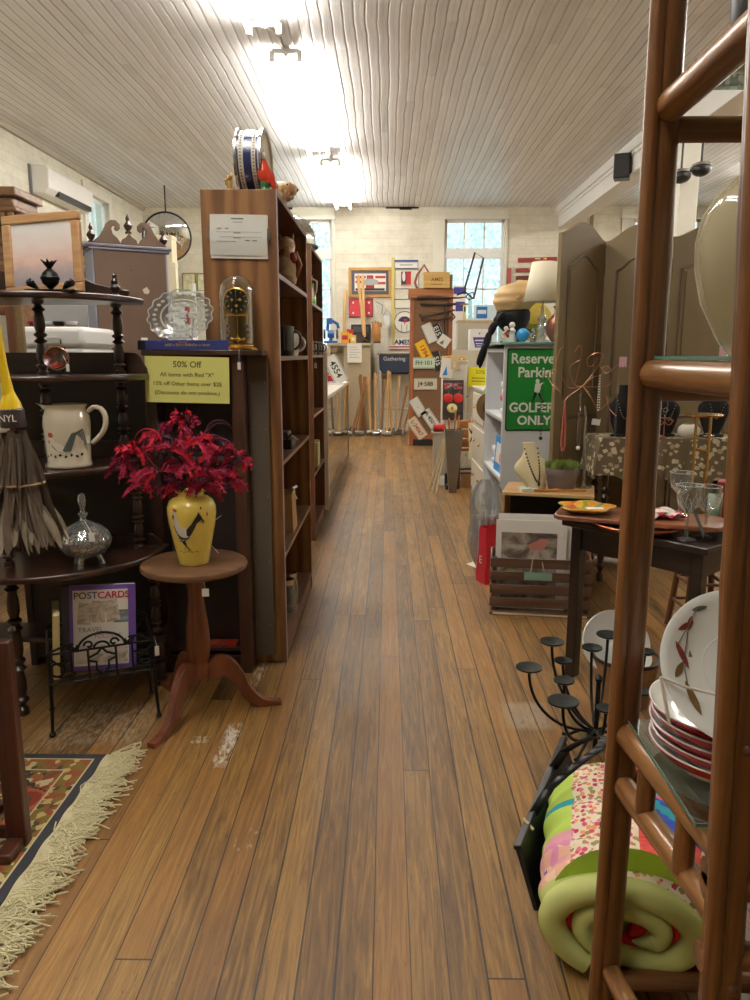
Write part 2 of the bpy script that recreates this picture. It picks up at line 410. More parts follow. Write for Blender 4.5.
def wall_material(name, base, ax='x'):
    k = NT(name); u = k.x if ax == 'x' else k.y
    br = k.nt.nodes.new('ShaderNodeTexBrick'); br.inputs['Scale'].default_value = 1; br.inputs['Brick Width'].default_value = 0.42; br.inputs['Row Height'].default_value = 0.135
    br.inputs['Mortar Size'].default_value = 0.008; br.inputs['Mortar Smooth'].default_value = 0.6
    ln(k.nt, k.comb(u, k.z), br.inputs['Vector'])
    n = k.noise(k.comb(k.ma('MULTIPLY', u, 3), k.ma('MULTIPLY', k.z, 4)), 1, 6, 0.7)
    d = k.step(k.noise(k.comb(k.ma('MULTIPLY', u, 2.2), k.ma('MULTIPLY', k.z, 9), 6), 1, 5, 0.7), 0.64, 0.78)
    c = k.ramp(n, [(0.3, tuple(int(v * .9) for v in base)), (0.6, base)])
    c = k.mix(k.ma('MULTIPLY', br.outputs['Fac'], 0.2), c, srgb(168, 156, 128)); c = k.mix(k.ma('MULTIPLY', d, 0.35), c, srgb(150, 136, 108))
    k.col(c); k.b.inputs['Roughness'].default_value = 0.7
    k.bump(k.ma('SUBTRACT', k.ma('MULTIPLY', n, 0.5), br.outputs['Fac']), 0.35, 0.006)
    return k.m
CEIL = 4.06; BACK = 14.4; LX = -4.5; RX_ = 6.6; FR = -4.5
WALLP = wall_material('cream_painted_brick', (228, 222, 202)); WALLL = wall_material('cream_painted_side_wall', (228, 224, 206), 'y')
TRIM = mat('cream_trim_paint', (226, 222, 206), 0.5, noise=.06, nscale=8)
BEAMP = mat('white_beam_paint', (226, 224, 218), 0.55, noise=.05, nscale=6)
ST(MB().bb(LX - .2, RX_ + .2, FR - .2, BACK + .2, -.12, 0).build('floor', floor_material()))
ST(MB().bb(LX - .2, RX_ + .2, FR - .2, BACK + .2, CEIL, CEIL + .12).build('ceiling', ceiling_material()))
# left wall with a window
def holed(name, m, ax, p, t, u0, u1, z1, holes):
    """wall in plane ax=p, thickness t, holes = (u0,u1,z0,z1)"""
    mb = MB(); us = sorted({u0, u1, *[h[0] for h in holes], *[h[1] for h in holes]})
    for a, b in zip(us[:-1], us[1:]):
        hs = [h for h in holes if h[0] <= a + 1e-6 and h[1] >= b - 1e-6]
        segs = [(0, z1)]
        for h in hs: segs = [(0, h[2]), (h[3], z1)]
        for (c, d) in segs:
            if ax == 'y': mb.bb(a, b, p, p + t, c, d)
            else: mb.bb(p, p + t, a, b, c, d)
    return ST(mb.build(name, m))
ZB, ZT = 1.55, 3.84
holed('wall_left', WALLL, 'x', LX - .2, .2, FR, BACK, CEIL, [(11.72, 12.62, 2.0, 3.80)])
holed('wall_back', WALLP, 'y', BACK, .2, LX - .2, RX_ + .2, CEIL, [(-2.26, -1.04, ZB, ZT), (1.03, 2.12, ZB, ZT), (4.45, 5.67, ZB, ZT)])
ST(MB().bb(RX_, RX_ + .2, FR, BACK, 0, CEIL).build('wall_right', WALLL))
ST(MB().bb(LX - .2, RX_ + .2, FR - .2, FR, 0, CEIL).build('wall_front', WALLP))
PANE = glass('window_pane_glass', (240, 250, 250), 0.15)
def window_back(n, x0, x1):
    zt, zb = ZT, ZB; Y = BACK
    mb = MB()
    w = .075
    # casing round the opening (stands proud of the wall)
    mb.bb(x0 - .22, x0, Y - .03, Y + .02, zb - .1, CEIL - .05); mb.bb(x1, x1 + .06, Y - .03, Y + .02, zb - .1, CEIL - .05)
    mb.bb(x0, x1, Y - .03, Y + .02, zt, CEIL - .05); mb.bb(x0 - .24, x1 + .08, Y - .06, Y - .031, CEIL - .22, CEIL - .16)
    mb.bb(x0 - .24, x1 + .08, Y - .12, Y - .031, zb - .08, zb)
    o = ST(mb.build('window_%d' % n, TRIM, bev=.006))
    fr = MB(); d0, d1 = Y + .05, Y + .09
    zm0, zm1 = 3.16, 3.34
    fr.bb(x0, x1, d0 - .04, d1, zm0, zm1)
    for z in (zb, zt - .05): fr.bb(x0, x1, d0, d1, z, z + .05)
    for x in (x0, x1 - .05): fr.bb(x, x + .05, d0, d1, zb, zt)
    for i in (1, 2):
        x = x0 + (x1 - x0) * i / 3; fr.bb(x - .014, x + .014, d0, d1, zb, zt)
    for z in (2.62, 2.08): fr.bb(x0, x1, d0, d1, z - .016, z + .016)
    fr.build('sash', mat('white_sash', (236, 236, 230), .45), o)
    MB().bb(x0 + .02, x1 - .02, Y + .068, Y + .072, zb + .02, zt - .02).build('pane', PANE, o)
    return o
window_back(1, -2.26, -1.04); window_back(2, 1.03, 2.12); window_back(3, 4.45, 5.67)
mb = MB(); y0, y1, z0, z1 = 11.72, 12.62, 2.0, 3.80; X = LX
for (a, b, c, d) in ((y0 - .14, y0, z0 - .1, z1 + .14), (y1, y1 + .14, z0 - .1, z1 + .14), (y0, y1, z1, z1 + .14), (y0, y1, z0 - .1, z0)):
    mb.bb(X - .02, X + .03, a, b, c, d)
w4 = ST(mb.build('window_4', TRIM, bev=.006))
fr = MB()
for (a, b, c, d) in ((y0, y0 + .05, z0, z1), (y1 - .05, y1, z0, z1), (y0, y1, z0, z0 + .05), (y0, y1, z1 - .05, z1), ((y0 + y1) / 2 - .014, (y0 + y1) / 2 + .014, z0, z1), (y0, y1, 2.9, 2.95)):
    fr.bb(X - .1, X - .06, a, b, c, d)
fr.build('sash', mat('white_sash', (236, 236, 230), .45), w4)
MB().bb(X - .082, X - .078, y0 + .02, y1 - .02, z0 + .02, z1 - .02).build('pane', PANE, w4)
# moulding where the left wall meets the ceiling and along the back wall
ST(MB().bb(LX, LX + .05, FR, BACK, CEIL - .05, CEIL).build('trim_1', mat('dusty_ceiling_strip', (176, 168, 150), .6)))
# long beam with a stepped moulding, carried by a square post
bm_ = MB(); bm_.bb(3.08, 3.36, FR, BACK, 3.68, CEIL); bm_.bb(3.03, 3.08, FR, BACK, 3.93, CEIL); bm_.bb(3.055, 3.08, FR, BACK, 3.88, 3.93)
ST(bm_.build('beam', BEAMP, bev=.008))
ST(MB().bb(3.13, 3.33, 8.6, 8.8, 0, 3.68).build('column', TRIM, bev=.01))
ST(MB().bb(LX, RX_, BACK - .02, BACK, 0, .16).build('baseboard_back', TRIM))
# dark gaps in the paint under the ceiling are real chips of wood left bare along the top of the back wall
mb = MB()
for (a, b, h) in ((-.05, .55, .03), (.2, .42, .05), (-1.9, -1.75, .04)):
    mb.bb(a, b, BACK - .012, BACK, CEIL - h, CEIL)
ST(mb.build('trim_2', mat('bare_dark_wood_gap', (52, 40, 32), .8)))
# vertical wall battens seen between the pictures
ST(MB().bb(.06, .12, BACK - .03, BACK, 1.6, 3.18).build('trim_3', mat('yellowed_batten', (206, 188, 110), .6)))
ST(MB().bb(3.66, 3.72, BACK - .02, BACK, 0, CEIL - .1).build('trim_4', mat('brown_batten', (150, 120, 80), .6)))
# ------------------------------------------------------------------ world and trees outside
w = bpy.data.worlds.new('sky'); S.world = w; w.use_nodes = True
wn = w.node_tree; bg = wn.nodes['Background']
tc = wn.nodes.new('ShaderNodeTexCoord'); nz = wn.nodes.new('ShaderNodeTexNoise'); nz.inputs['Scale'].default_value = 4
ln(wn, tc.outputs['Generated'], nz.inputs['Vector'])
rp = wn.nodes.new('ShaderNodeValToRGB'); rp.color_ramp.elements[0].position = .35; rp.color_ramp.elements[0].color = (.74, .91, 1, 1)
rp.color_ramp.elements[1].position = .65; rp.color_ramp.elements[1].color = (.94, .99, 1, 1)
ln(wn, nz.outputs['Fac'], rp.inputs['Fac']); ln(wn, rp.outputs['Color'], bg.inputs['Color']); bg.inputs['Strength'].default_value = 1.5
def leafy(name, label, cx, cy, cz, rx, rz, n, m, seed):
    rnd = random.Random(seed); mb = MB()
    for i in range(n):
        a = rnd.uniform(0, 2 * PI); u = rnd.uniform(-1, 1); r = rnd.uniform(.5, 1) ** .5
        p = Vector((cx + rx * r * math.cos(a) * math.sqrt(1 - u * u), cy + rx * .5 * r * math.sin(a) * math.sqrt(1 - u * u), cz + rz * r * u))
        d = Vector((rnd.uniform(-1, 1), rnd.uniform(-1, 1), rnd.uniform(-1, 1))).normalized() * rnd.uniform(.05, .1)
        e = d.orthogonal().normalized() * .035
        mb.add([p - d, p + e, p + d, p - e], [(0, 1, 2, 3)])
    o = T(name, label, 'tree', (cx, cy, 0))
    f = mb.build('foliage', m, o); f.location = (-cx, -cy, 0)
    t = MB(); t.tube([(0, 0, 0), (.05, 0, 1.2), (0, .05, cz)], [.12, .09, .04], 8); t.build('trunk', mat('grey_bark', (190, 190, 180), .9), o)
LEAF = mat('pale_leaf', (222, 240, 236), .7)
leafy('leafy_tree', 'pale leafy tree outside the window behind the tall wooden shelf', -2.0, 18, 2.6, 1.1, 1.9, 900, LEAF, 1)
leafy('leafy_tree', 'pale leafy tree outside the window behind the bow saw', 1.9, 18, 2.8, 1.3, 1.8, 1200, LEAF, 2)
# ------------------------------------------------------------------ fluorescent lights
TUBE = emis('fluorescent_tube_glow', (255, 250, 242), 84)
WHM = mat('white_enamel', (228, 226, 220), .4, noise=.03)
def fluoro(label, x, y0, y1):
    o = T('fluorescent_light', label, 'ceiling light', (x, (y0 + y1) / 2, CEIL), group='fluorescent strips along the ceiling')
    L = y1 - y0; b = MB(); b.bb(-.035, .035, -L / 2, L / 2, -.06, 0); b.bb(-.018, .018, -L / 2, L / 2, -.075, -.06); b.build('housing', WHM, o, bev=.006)
    for s in (-1, 1):
        t = MB(); t.cyl((s * .12, -L / 2 + .03, -.095), (s * .12, L / 2 - .03, -.095), .019, seg=12); t.build('tube', TUBE, o)
        for e in (-1, 1):
            k = MB(); k.bb(s * .12 - .022, s * .12 + .022, e * (L / 2) - .03, e * (L / 2) + .02, -.125, -.04); k.bb(min(0, s * .12), max(0, s * .12), e * (L / 2) - .012, e * (L / 2) + .012, -.06, -.02); k.build('socket', WHM, o, bev=.004)
fluoro('bare twin tube ceiling light nearest the top edge of the photo', -1.0, 3.45, 6.6)
fluoro('bare twin tube ceiling light in the middle of the visible row', -.90, 7.15, 10.35)
fluoro('bare twin tube ceiling light closest to the back wall', -.79, 10.85, 13.95)
fluoro('bare twin tube ceiling light above the front of the aisle', -1.0, -.2, 2.9)
fluoro('bare twin tube ceiling light in the bay beyond the white beam', 5.0, 4.6, 7.7)
fluoro('bare twin tube ceiling light farther back in the bay beyond the white beam', 5.6, 8.8, 11.9)
c_ = MB(); c_.tube([(-1.0, 6.6, CEIL - .02), (-.93, 7.15, CEIL - .02)], .012, 8); c_.tube([(-.88, 10.35, CEIL - .02), (-.8, 10.85, CEIL - .02)], .012, 8)
ST(c_.build('trim_5', WHM))
# ------------------------------------------------------------------ shared finishes
DARKW = wood('dark_mahogany', (34, 20, 15), (66, 38, 26), 'X', .3, 22, coat=.35)
DARKWZ = wood('dark_mahogany_upright', (34, 20, 15), (62, 36, 25), 'Z', .3, 22, coat=.35)
BLACKW = mat('black_brown_board', (40, 30, 25), .6, noise=.2, nscale=9)
GREYBD = mat('grey_brown_hardboard', (92, 82, 68), .75, noise=.1, nscale=14)
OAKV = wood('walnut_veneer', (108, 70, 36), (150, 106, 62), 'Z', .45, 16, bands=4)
OAKV2 = wood('walnut_veneer_plain', (92, 56, 32), (128, 82, 48), 'Z', .45, 26)
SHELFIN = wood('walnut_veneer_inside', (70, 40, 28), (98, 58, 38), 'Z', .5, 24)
SHELFX = wood('walnut_veneer_shelf', (104, 74, 56), (138, 102, 78), 'Y', .45, 24)
SHELFEDGE = mat('pale_shelf_edge', (170, 152, 160), .4, noise=.05)
PAPER = mat('white_paper', (232, 228, 216), .8, noise=.03)
INK = mat('black_ink', (40, 38, 36), .7, noise=0)
GREYINK = mat('grey_print', (120, 116, 112), .7, noise=0)
BLACKIRON = mat('black_wrought_iron', (30, 29, 29), .45, .6, noise=.2)
BRASS = mat('polished_brass', (214, 172, 92), .22, 1.0, noise=.05)
CLEAR = glass('clear_glass', (238, 244, 240), .3)
CUT = glass('pressed_glass', (222, 226, 226), .6, .1, .16, 70)
CREAMC = mat('cream_glazed_ceramic', (222, 212, 188), .2, noise=.04, nscale=8, coat=.6)
WHITEC = mat('white_glazed_china', (232, 232, 226), .15, noise=.02, coat=.7)
TAGM = mat('price_tag_card', (232, 230, 222), .7, noise=.03)
RED = mat('red_paint', (176, 34, 36), .45, noise=.08)
DKRED = mat('crimson_glaze', (150, 30, 34), .35, noise=.1)
GOLD = mat('gold_frame', (176, 136, 76), .4, .5, noise=.2)
BLACKP = mat('black_plastic', (26, 26, 28), .4, noise=.1)
# ------------------------------------------------------------------ whatnot (tiered display shelf)
WX, WY = -1.45, 3.13
wn_ = T('tiered_whatnot_shelf', 'dark turned-post whatnot shelf with curved tiers holding the rooster pitcher', 'display shelf', (WX, WY, 0))
TIERS = [(.25, .47, .16), (.615, .50, .52), (.995, .41, .49), (1.345, .455, .44), (1.645, .45, .44)]
for i, (z, hw, d) in enumerate(TIERS):
    poly = [(hw, .0)] + [(hw * math.cos(a), -d * max(0, math.sin(a)) ** .9) for a in [PI * j / 28 for j in range(1, 28)]] + [(-hw, 0), (-hw, .03), (hw, .03)]
    MB().prism(poly, .025, TR(0, 0, z - .025)).build('shelf', DARKW, wn_, bev=.008, seg=3)
def gal(z, hw, h, shape):
    pts = [(-hw, 0)]
    n = 24
    for j in range(n + 1):
        u = -1 + 2 * j / n
        if shape == 0: y = h * (1 if abs(u) < .9 else math.sqrt(max(0.05, 1 - ((abs(u) - .9) / .1) ** 2)))
        else: y = h * (.35 + .65 * (0.5 + .5 * math.cos(PI * min(1, max(0, (abs(u) - .35) / .5)))) + .06 * math.cos(u * 16))
        pts.append((u * hw, y))
    pts.append((hw, 0))
    return MB().prism(pts, .014, TR(0, .006, z) @ RX(PI / 2)).build('back_gallery', DARKW, wn_, bev=.003)
gal(1.645, .40, .11, 1); gal(1.345, .455, .085, 0); gal(.995, .41, .07, 0); gal(.615, .48, .05, 0)
zs = [0] + [t[0] for t in TIERS]
PR = [(.46, -.06), (.455, -.07), (.40, -.06), (.36, -.05), (.36, -.05)]
PC = [(-.015, -.35), (-.015, -.36), (-.02, -.34), (.145, -.27), (.145, -.27)]
for i in range(5):
    for (j, x, y) in ((0, *PR[i]), (1, *PC[i]), (2, -PR[i][0], PR[i][1])):
        z0 = zs[i]; h = zs[i + 1] - zs[i] - .025
        if j == 1 and i == 0: h = zs[2] - .025
        if j == 1 and i == 1: continue
        MB().lathe(turned(h, .024 if i else .028, 3 if h > .28 else 2), (x, y, z0), 16).build('post', DARKWZ, wn_)
for (x, y) in ((.36, -.05), (-.36, -.05)):
    MB().lathe([(.018, 0), (.018, .01), (.010, .016), (.02, .03), (.022, .04), (.012, .052), (.016, .062), (.008, .075), (.010, .085), (.002, .1)], (x, y, 1.645), 14).build('finial', DARKWZ, wn_)
# ------------------------------------------------------------------ on the whatnot
pf = at(44, 335, 2.93)
pic = T('framed_sunset_picture', 'oak framed picture of pink sunset clouds leaning on the top tier', 'picture', (at(43, 288, 2.93).x, 2.95, 1.647), rot=(math.radians(-8), math.radians(-3.5), math.radians(-4)))
W_, H_ = .31, .305
mb = MB(); b = .035
for (x0, x1, z0, z1) in ((-W_ / 2, W_ / 2, 0, b), (-W_ / 2, W_ / 2, H_ - b, H_), (-W_ / 2, -W_ / 2 + b, b, H_ - b), (W_ / 2 - b, W_ / 2, b, H_ - b)): mb.bb(x0, x1, -.012, .012, z0, z1)
mb.build('frame', wood('light_oak_frame', (178, 132, 88), (210, 168, 120), 'X', .4, 30), pic, bev=.005)
def sunset():
    k = NT('sunset_print')
    n = k.noise(k.comb(k.ma('MULTIPLY', k.x, 8), k.ma('MULTIPLY', k.z, 16)), 1, 6, .6, .6)
    zz = k.ma('ADD', k.ma('DIVIDE', k.z, .30), k.ma('MULTIPLY', k.ma('SUBTRACT', n, .5), .35))
    c = k.ramp(zz, [(.05, (150, 144, 150)), (.25, (186, 172, 172)), (.42, (236, 202, 188)), (.6, (244, 226, 218)), (.85, (246, 244, 240))])
    k.col(c); k.b.inputs['Roughness'].default_value = .25; return k.m
MB().bb(-W_ / 2 + b - .002, W_ / 2 - b + .002, -.004, .004, b - .002, H_ - b + .002).build('print', sunset(), pic)
pa = at(50, 334, 2.80)
pine = T('pineapple_ornament', 'black metal pineapple ornament with leaves in front of the sunset picture', 'ornament', (at(51, 290, 2.80).x, 2.80, 1.646))
mb = MB(); mb.bb(-.09, .09, -.02, .02, 0, .008); mb.build('base', BLACKIRON, pine, bev=.003)
mb = MB(); mb.grid(lambda u, v: Vector(((.032 * math.sin(PI * min(.97, v * .9 + .05)) * (1 + .1 * math.sin(10 * PI * u + 12 * v) * math.sin(10 * PI * u - 12 * v))) * math.cos(2 * PI * u), (.032 * math.sin(PI * min(.97, v * .9 + .05)) * (1 + .1 * math.sin(10 * PI * u + 12 * v) * math.sin(10 * PI * u - 12 * v))) * math.sin(2 * PI * u), .008 + .075 * v)), 30, 16, True)
mb.build('fruit', BLACKIRON, pine)
mb = MB()
for k in range(9):
    a = 2 * PI * k / 9; mb.tube([(0, 0, .08), (.012 * math.cos(a), .012 * math.sin(a), .098), (.028 * math.cos(a), .028 * math.sin(a), .106 + .006 * (k % 2))], [.006, .007, .001], 6)
mb.build('crown', BLACKIRON, pine)
for s in (-1, 1):
    mb = MB()
    for k in range(6):
        a = -.4 + k * .32; mb.tube([(s * .045, 0, .008), (s * (.058 + .012 * k * .4), -.006 + .004 * (k % 3), .026 + .006 * (k % 2)), (s * (.06 + .03 * math.cos(a)), 0, .03 + .018 * math.sin(a))], [.004, .009, .002], 6)
    mb.build('leaf_cluster', BLACKIRON, pine)
dp = at(55, 367, 2.86)
di = T('small_painted_dish', 'small brown oval dish with red flowers on a wire easel, second tier from top', 'dish', (at(59, 367, 2.77).x, 2.77, 1.347), rot=(0, 0, -.1))
mb = MB(); mb.lathe([(.001, 0), (.035, .002), (.045, .008), (.048, .014), (.044, .012), (.034, .006), (.001, .004)], (0, 0, 0), 28, TR(0, -.006, .06) @ RX(math.radians(72)), 1.0, .85)
mb.build('plate', cells('brown_floral_glaze', [(110, 40, 30), (80, 60, 40), (60, 30, 24), (150, 60, 40), (50, 50, 36)], 60, .2), di)
mb = MB(); mb.tube(arc((0, -.012, .061), .0475, 0, 360, 30, ry=.041)[:-1], .0022, 6, True); mb.build('gilt_rim', mat('copper_rim', (196, 132, 100), .3, .7), di)
mb = MB()
for s in (-1, 1): mb.tube([(s * .02, -.03, .003), (s * .02, -.028, .016), (s * .02, -.003, .012), (s * .016, .022, .1)], .002, 6); mb.tube([(s * .02, -.003, .012), (s * .018, .045, .002)], .002, 6)
mb.tube([(-.016, .022, .1), (.016, .022, .1)], .002, 6); mb.build('easel', BLACKIRON, di)
strtag(di, (.03, -.02, .07), (.05, -.03, .04), TAGM)
# rooster pitcher
pc = at(70, 463, 2.86)
ptr = T('rooster_pitcher', 'cream ceramic pitcher painted with a rooster on the middle tier', 'pitcher', (pc.x, 2.86, .996), rz=.05)
prof = [(.001, .006), (.078, .0), (.083, .004), (.082, .014), (.079, .02), (.083, .10), (.086, .17), (.084, .195), (.074, .212), (.072, .225), (.079, .238), (.080, .24), (.075, .238), (.068, .222), (.074, .19), (.074, .03), (.001, .02)]
mb = MB(); mb.lathe(prof, seg=40)
# pull the lip into a spout on the left
for i, (x, y, z) in enumerate(mb.v):
    if z > .2 and x < 0:
        a = abs(math.atan2(y, -x)); 
        if a < .6: f = (1 - a / .6) ** 1.3 * (z - .2) / .04; mb.v[i] = (x - .034 * f, y * (1 - .4 * f), z + .004 * f)
mb.build('body', CREAMC, ptr, ang=60)
mb = MB(); mb.tube([(.078, 0, .205), (.1, 0, .232), (.135, 0, .228), (.152, 0, .19), (.145, 0, .145), (.118, 0, .11), (.084, 0, .085)], [.010, .011, .012, .012, .011, .010, .012], 12); mb.build('handle', CREAMC, ptr, sub=1)
def on_cyl(r, cx, cz, pts, y0=0):
    """flat outline wrapped just outside a round body facing the aisle (-Y)"""
    out = []
    for (u, v) in pts:
        a = (cx + u) / r; out.append(Vector((r * math.sin(a), -r * math.cos(a), cz + v)))
    return out
def decal(mb, pts, r, cx, cz, off=0.0, du=.004):
    """painted shape laid on a round body: the outline is sliced so that it follows the curve"""
    rr = r if callable(r) else (lambda z: r)
    def W(u, v):
        R = rr(cz + v) + .0006 + off; a = (cx + u) / R; return Vector((R * math.sin(a), -R * math.cos(a), cz + v))
    us = [p[0] for p in pts]; u0, u1 = min(us), max(us); n = max(1, int((u1 - u0) / du)); N = len(pts)
    def cross(u):
        c = []
        for i in range(N):
            (a, b), (d, e) = pts[i], pts[(i + 1) % N]
            if (a <= u < d) or (d <= u < a): c.append(b + (e - b) * (u - a) / (d - a))
        return (min(c), max(c)) if c else None
    e = (u1 - u0) * 1e-3
    cs = [(u0 + (u1 - u0) * i / n) for i in range(n + 1)]
    iv = [cross(min(max(u, u0 + e), u1 - e)) for u in cs]
    for i in range(n):
        if iv[i] is None or iv[i + 1] is None: continue
        m = max(1, int(max(iv[i][1] - iv[i][0], iv[i + 1][1] - iv[i + 1][0]) / .006))
        vs = []
        for j in range(m + 1):
            t = j / m
            for k in (0, 1): vs.append(W(cs[i + k], iv[i + k][0] + (iv[i + k][1] - iv[i + k][0]) * t))
        mb.add(vs, [(2 * j, 2 * j + 1, 2 * j + 3, 2 * j + 2) for j in range(m)])
def strip(mb, line, wd, r, cx, cz, off=0.0):
    """tapered brush stroke wrapped on the body"""
    n = len(line)
    for i in range(n - 1):
        (a, b), (c, d) = line[i], line[i + 1]; dx, dy = c - a, d - b; L = math.hypot(dx, dy) or 1
        w0, w1 = wd * (1 - i / n) , wd * (1 - (i + 1) / n)
        decal(mb, [(a - dy / L * w0, b + dx / L * w0), (a + dy / L * w0, b - dx / L * w0), (c + dy / L * w1, d - dx / L * w1), (c - dy / L * w1, d + dx / L * w1)], r, cx, cz, off)
def ovl(cx, cz, a, b, rot=0, n=14):
    return [(cx + a * math.cos(2 * PI * i / n) * math.cos(rot) - b * math.sin(2 * PI * i / n) * math.sin(rot), cz + a * math.cos(2 * PI * i / n) * math.sin(rot) + b * math.sin(2 * PI * i / n) * math.cos(rot)) for i in range(n)]
PIG_G = mat('grey_green_pigment', (92, 108, 104), .4, noise=.2); PIG_W = mat('white_pigment', (232, 226, 212), .4, noise=.05); PIG_R = mat('red_orange_pigment', (206, 84, 52), .4); PIG_K = mat('black_pigment', (40, 40, 40), .4)
def pr(z): return .0795 + (.0855 - .0795) * min(1, max(0, (z - .02) / .15))
mb = MB(); cx, cz = .005, .062
K = 1.45
def dd_(u, v, a, b, rot, off): decal(mb, ovl(u * K, v * K, a * K, b * K, rot), pr, cx, cz, off)
mb.mi = 0; dd_(-.012, .012, .024, .014, -.5, 0); dd_(-.028, .03, .010, .012, 0, .0004)
mb.mi = 1
for k in range(6): strip(mb, [(K * u, K * v) for u, v in [(.004 + .003 * k, .004), (.016 + .004 * k, .028 + .004 * k), (.028 + .006 * k, .05 + .002 * k), (.036 + .006 * k, .052 - .007 * k), (.036 + .007 * k, .036 - .008 * k)]], .0048, pr, cx, cz, .0006 + .0002 * k)
mb.mi = 2; dd_(-.03, .046, .009, .007, 0, .001); dd_(-.036, .028, .004, .007, 0, .001)
mb.mi = 3
for k in range(8): dd_(-.048 + .014 * k, -.010 + .004 * (k % 2), .005, .0035, k, .0004)
for u in (-.008, .002): strip(mb, [(K * u, 0), (K * u, -.010 * K)], .0016, pr, cx, cz, .001)
strip(mb, [(-.03 * K, .02 * K), (-.012 * K, .004 * K), (.004 * K, -.002 * K)], .0016, pr, cx, cz, .0012)
mb.build('painted_rooster', [PIG_W, PIG_G, PIG_R, PIG_K], ptr, ang=180)
strtag(ptr, (.086, -.02, .16), (.09, -.04, .12), TAGM)
# crystal lidded dish
cd = at(86, 556, 2.80)
cr = T('lidded_crystal_dish', 'cut crystal lidded candy dish on short feet on the lower tier', 'candy dish', (cd.x, 2.80, .616))
def facet(r, u, k): return r * (1 + .035 * math.cos(18 * 2 * PI * u + k))
bowl = [(.001, .03), (.03, .032), (.07, .05), (.092, .08), (.098, .105), (.094, .105), (.088, .082), (.06, .05), (.001, .038)]
def cutlathe(prof, seg=54, amp=.05, f=18):
    mb = MB(); n = len(prof)
    mb.grid(lambda u, v: Vector((lambda r, z: (r * (1 + amp * math.cos(f * 2 * PI * u + 6 * z / .02)) * math.cos(2 * PI * u), r * (1 + amp * math.cos(f * 2 * PI * u + 6 * z / .02)) * math.sin(2 * PI * u), z))(*prof[round(v * (n - 1))])), seg, n, True)
    return mb
cutlathe(bowl).build('bowl', CUT, cr)
lid = [(.098, .107), (.088, .13), (.062, .155), (.03, .172), (.014, .18), (.010, .19), (.018, .20), (.018, .207), (.009, .212), (.008, .225), (.013, .24), (.015, .262), (.011, .28), (.001, .286)]
cutlathe(lid, 54, .035, 18).build('lid', CUT, cr)
for k in range(3):
    a = 2 * PI * k / 3 - PI / 2; mb = MB(); mb.tube([(.04 * math.cos(a), .04 * math.sin(a), .04), (.055 * math.cos(a), .055 * math.sin(a), .02), (.06 * math.cos(a), .06 * math.sin(a), .0)], [.012, .009, .011], 8); mb.build('foot', CUT, cr)
strtag(cr, (.01, -.02, .185), (.062, -.085, .15), TAGM, .022, .034)
# ------------------------------------------------------------------ feather duster, hung at the left
du = at(20, 545, 2.3)
FEA = mat('brown_feathers', (96, 80, 64), .85, noise=.35, nscale=30); FEAT = mat('grey_feather_tips', (150, 138, 116), .85, noise=.3, nscale=40)
YEL = mat('yellow_plastic', (232, 196, 20), .35, noise=.05)
dz = T('feather_duster', 'brown feather duster with a yellow handle hanging at the left edge', 'duster', (-1.133, 2.3, .825), rot=(0, -.02, 0))
mb = MB(); mb.tube([(-.02, 0, .46), (-.027, 0, .56), (-.037, 0, .72), (-.044, 0, .84)], [.02, .0125, .0125, .0125], 12); mb.lathe([(.012, .43), (.034, .43), (.030, .45), (.019, .475), (.013, .49)], (-.018, 0, 0), 16); mb.build('handle', YEL, dz)
mb = MB(); mb.lathe([(.036, .375), (.038, .38), (.036, .43), (.03, .436)], (-.016, 0, 0), 18); mb.build('collar_label', mat('dark_label', (66, 54, 58), .5), dz)
text('INYL', .03, PAPER, dz, (-.016, -.041, .405))
rnd = random.Random(3)
mb = MB()
def plume(mb, p0, p1, p2, w, n=7, tw=0):
    """feather: curved vane between three points"""
    p0, p1, p2 = map(Vector, (p0, p1, p2)); L = []
    for i in range(n + 1):
        t = i / n; p = p0 * (1 - t) ** 2 + p1 * 2 * t * (1 - t) + p2 * t * t
        d = ((p1 - p0) * 2 * (1 - t) + (p2 - p1) * 2 * t).normalized()
        s = d.cross(Vector((math.sin(tw + t), math.cos(tw + t), .2))).normalized()
        ww = w * math.sin(PI * min(1, .12 + .86 * t)) ** .7 + .0006
        up = s.cross(d) * ww * .35
        L.append((p - s * ww + up, p, p + s * ww + up))
    vs = [q for tri in L for q in tri]
    mb.add(vs, [f for i in range(n) for f in ((3 * i, 3 * i + 1, 3 * i + 4, 3 * i + 3), (3 * i + 1, 3 * i + 2, 3 * i + 5, 3 * i + 4))])
for k in range(150):
    a = rnd.uniform(0, 2 * PI); r = rnd.uniform(.3, 1); zt = rnd.uniform(.19, .37); L = rnd.uniform(.15, .22)
    R1 = .035 + .05 * (.37 - zt) / .18
    mb.mi = 0
    plume(mb, (-.016 + .03 * math.cos(a), .03 * math.sin(a), zt), (-.016 + R1 * 1.1 * math.cos(a) * r, R1 * math.sin(a) * r * 1.1, zt - L * .5), (-.01 + (R1 + .055) * math.cos(a) * r, (R1 + .055) * math.sin(a) * r, max(.0, zt - L - .04)), rnd.uniform(.014, .024), 6, rnd.uniform(0, 6))
for k in range(70):
    a = rnd.uniform(0, 2 * PI); r = rnd.uniform(.7, 1.05)
    mb.mi = 1
    plume(mb, (-.016 + .07 * math.cos(a) * r, .07 * math.sin(a) * r, .13), (-.014 + .10 * math.cos(a) * r, .10 * math.sin(a) * r, .06), (-.01 + .12 * math.cos(a) * r, .12 * math.sin(a) * r, rnd.uniform(-.01, .03)), rnd.uniform(.010, .016), 5, rnd.uniform(0, 6))
mb.build('feathers', [FEA, FEAT], dz, ang=180)
mb = MB(); mb.tube(arc((-.012, 0, .20), .068, 0, 360, 26, 'XY')[:-1], .004, 6, True); mb.build('binding_cord', mat('straw_cord', (150, 124, 84), .8), dz)
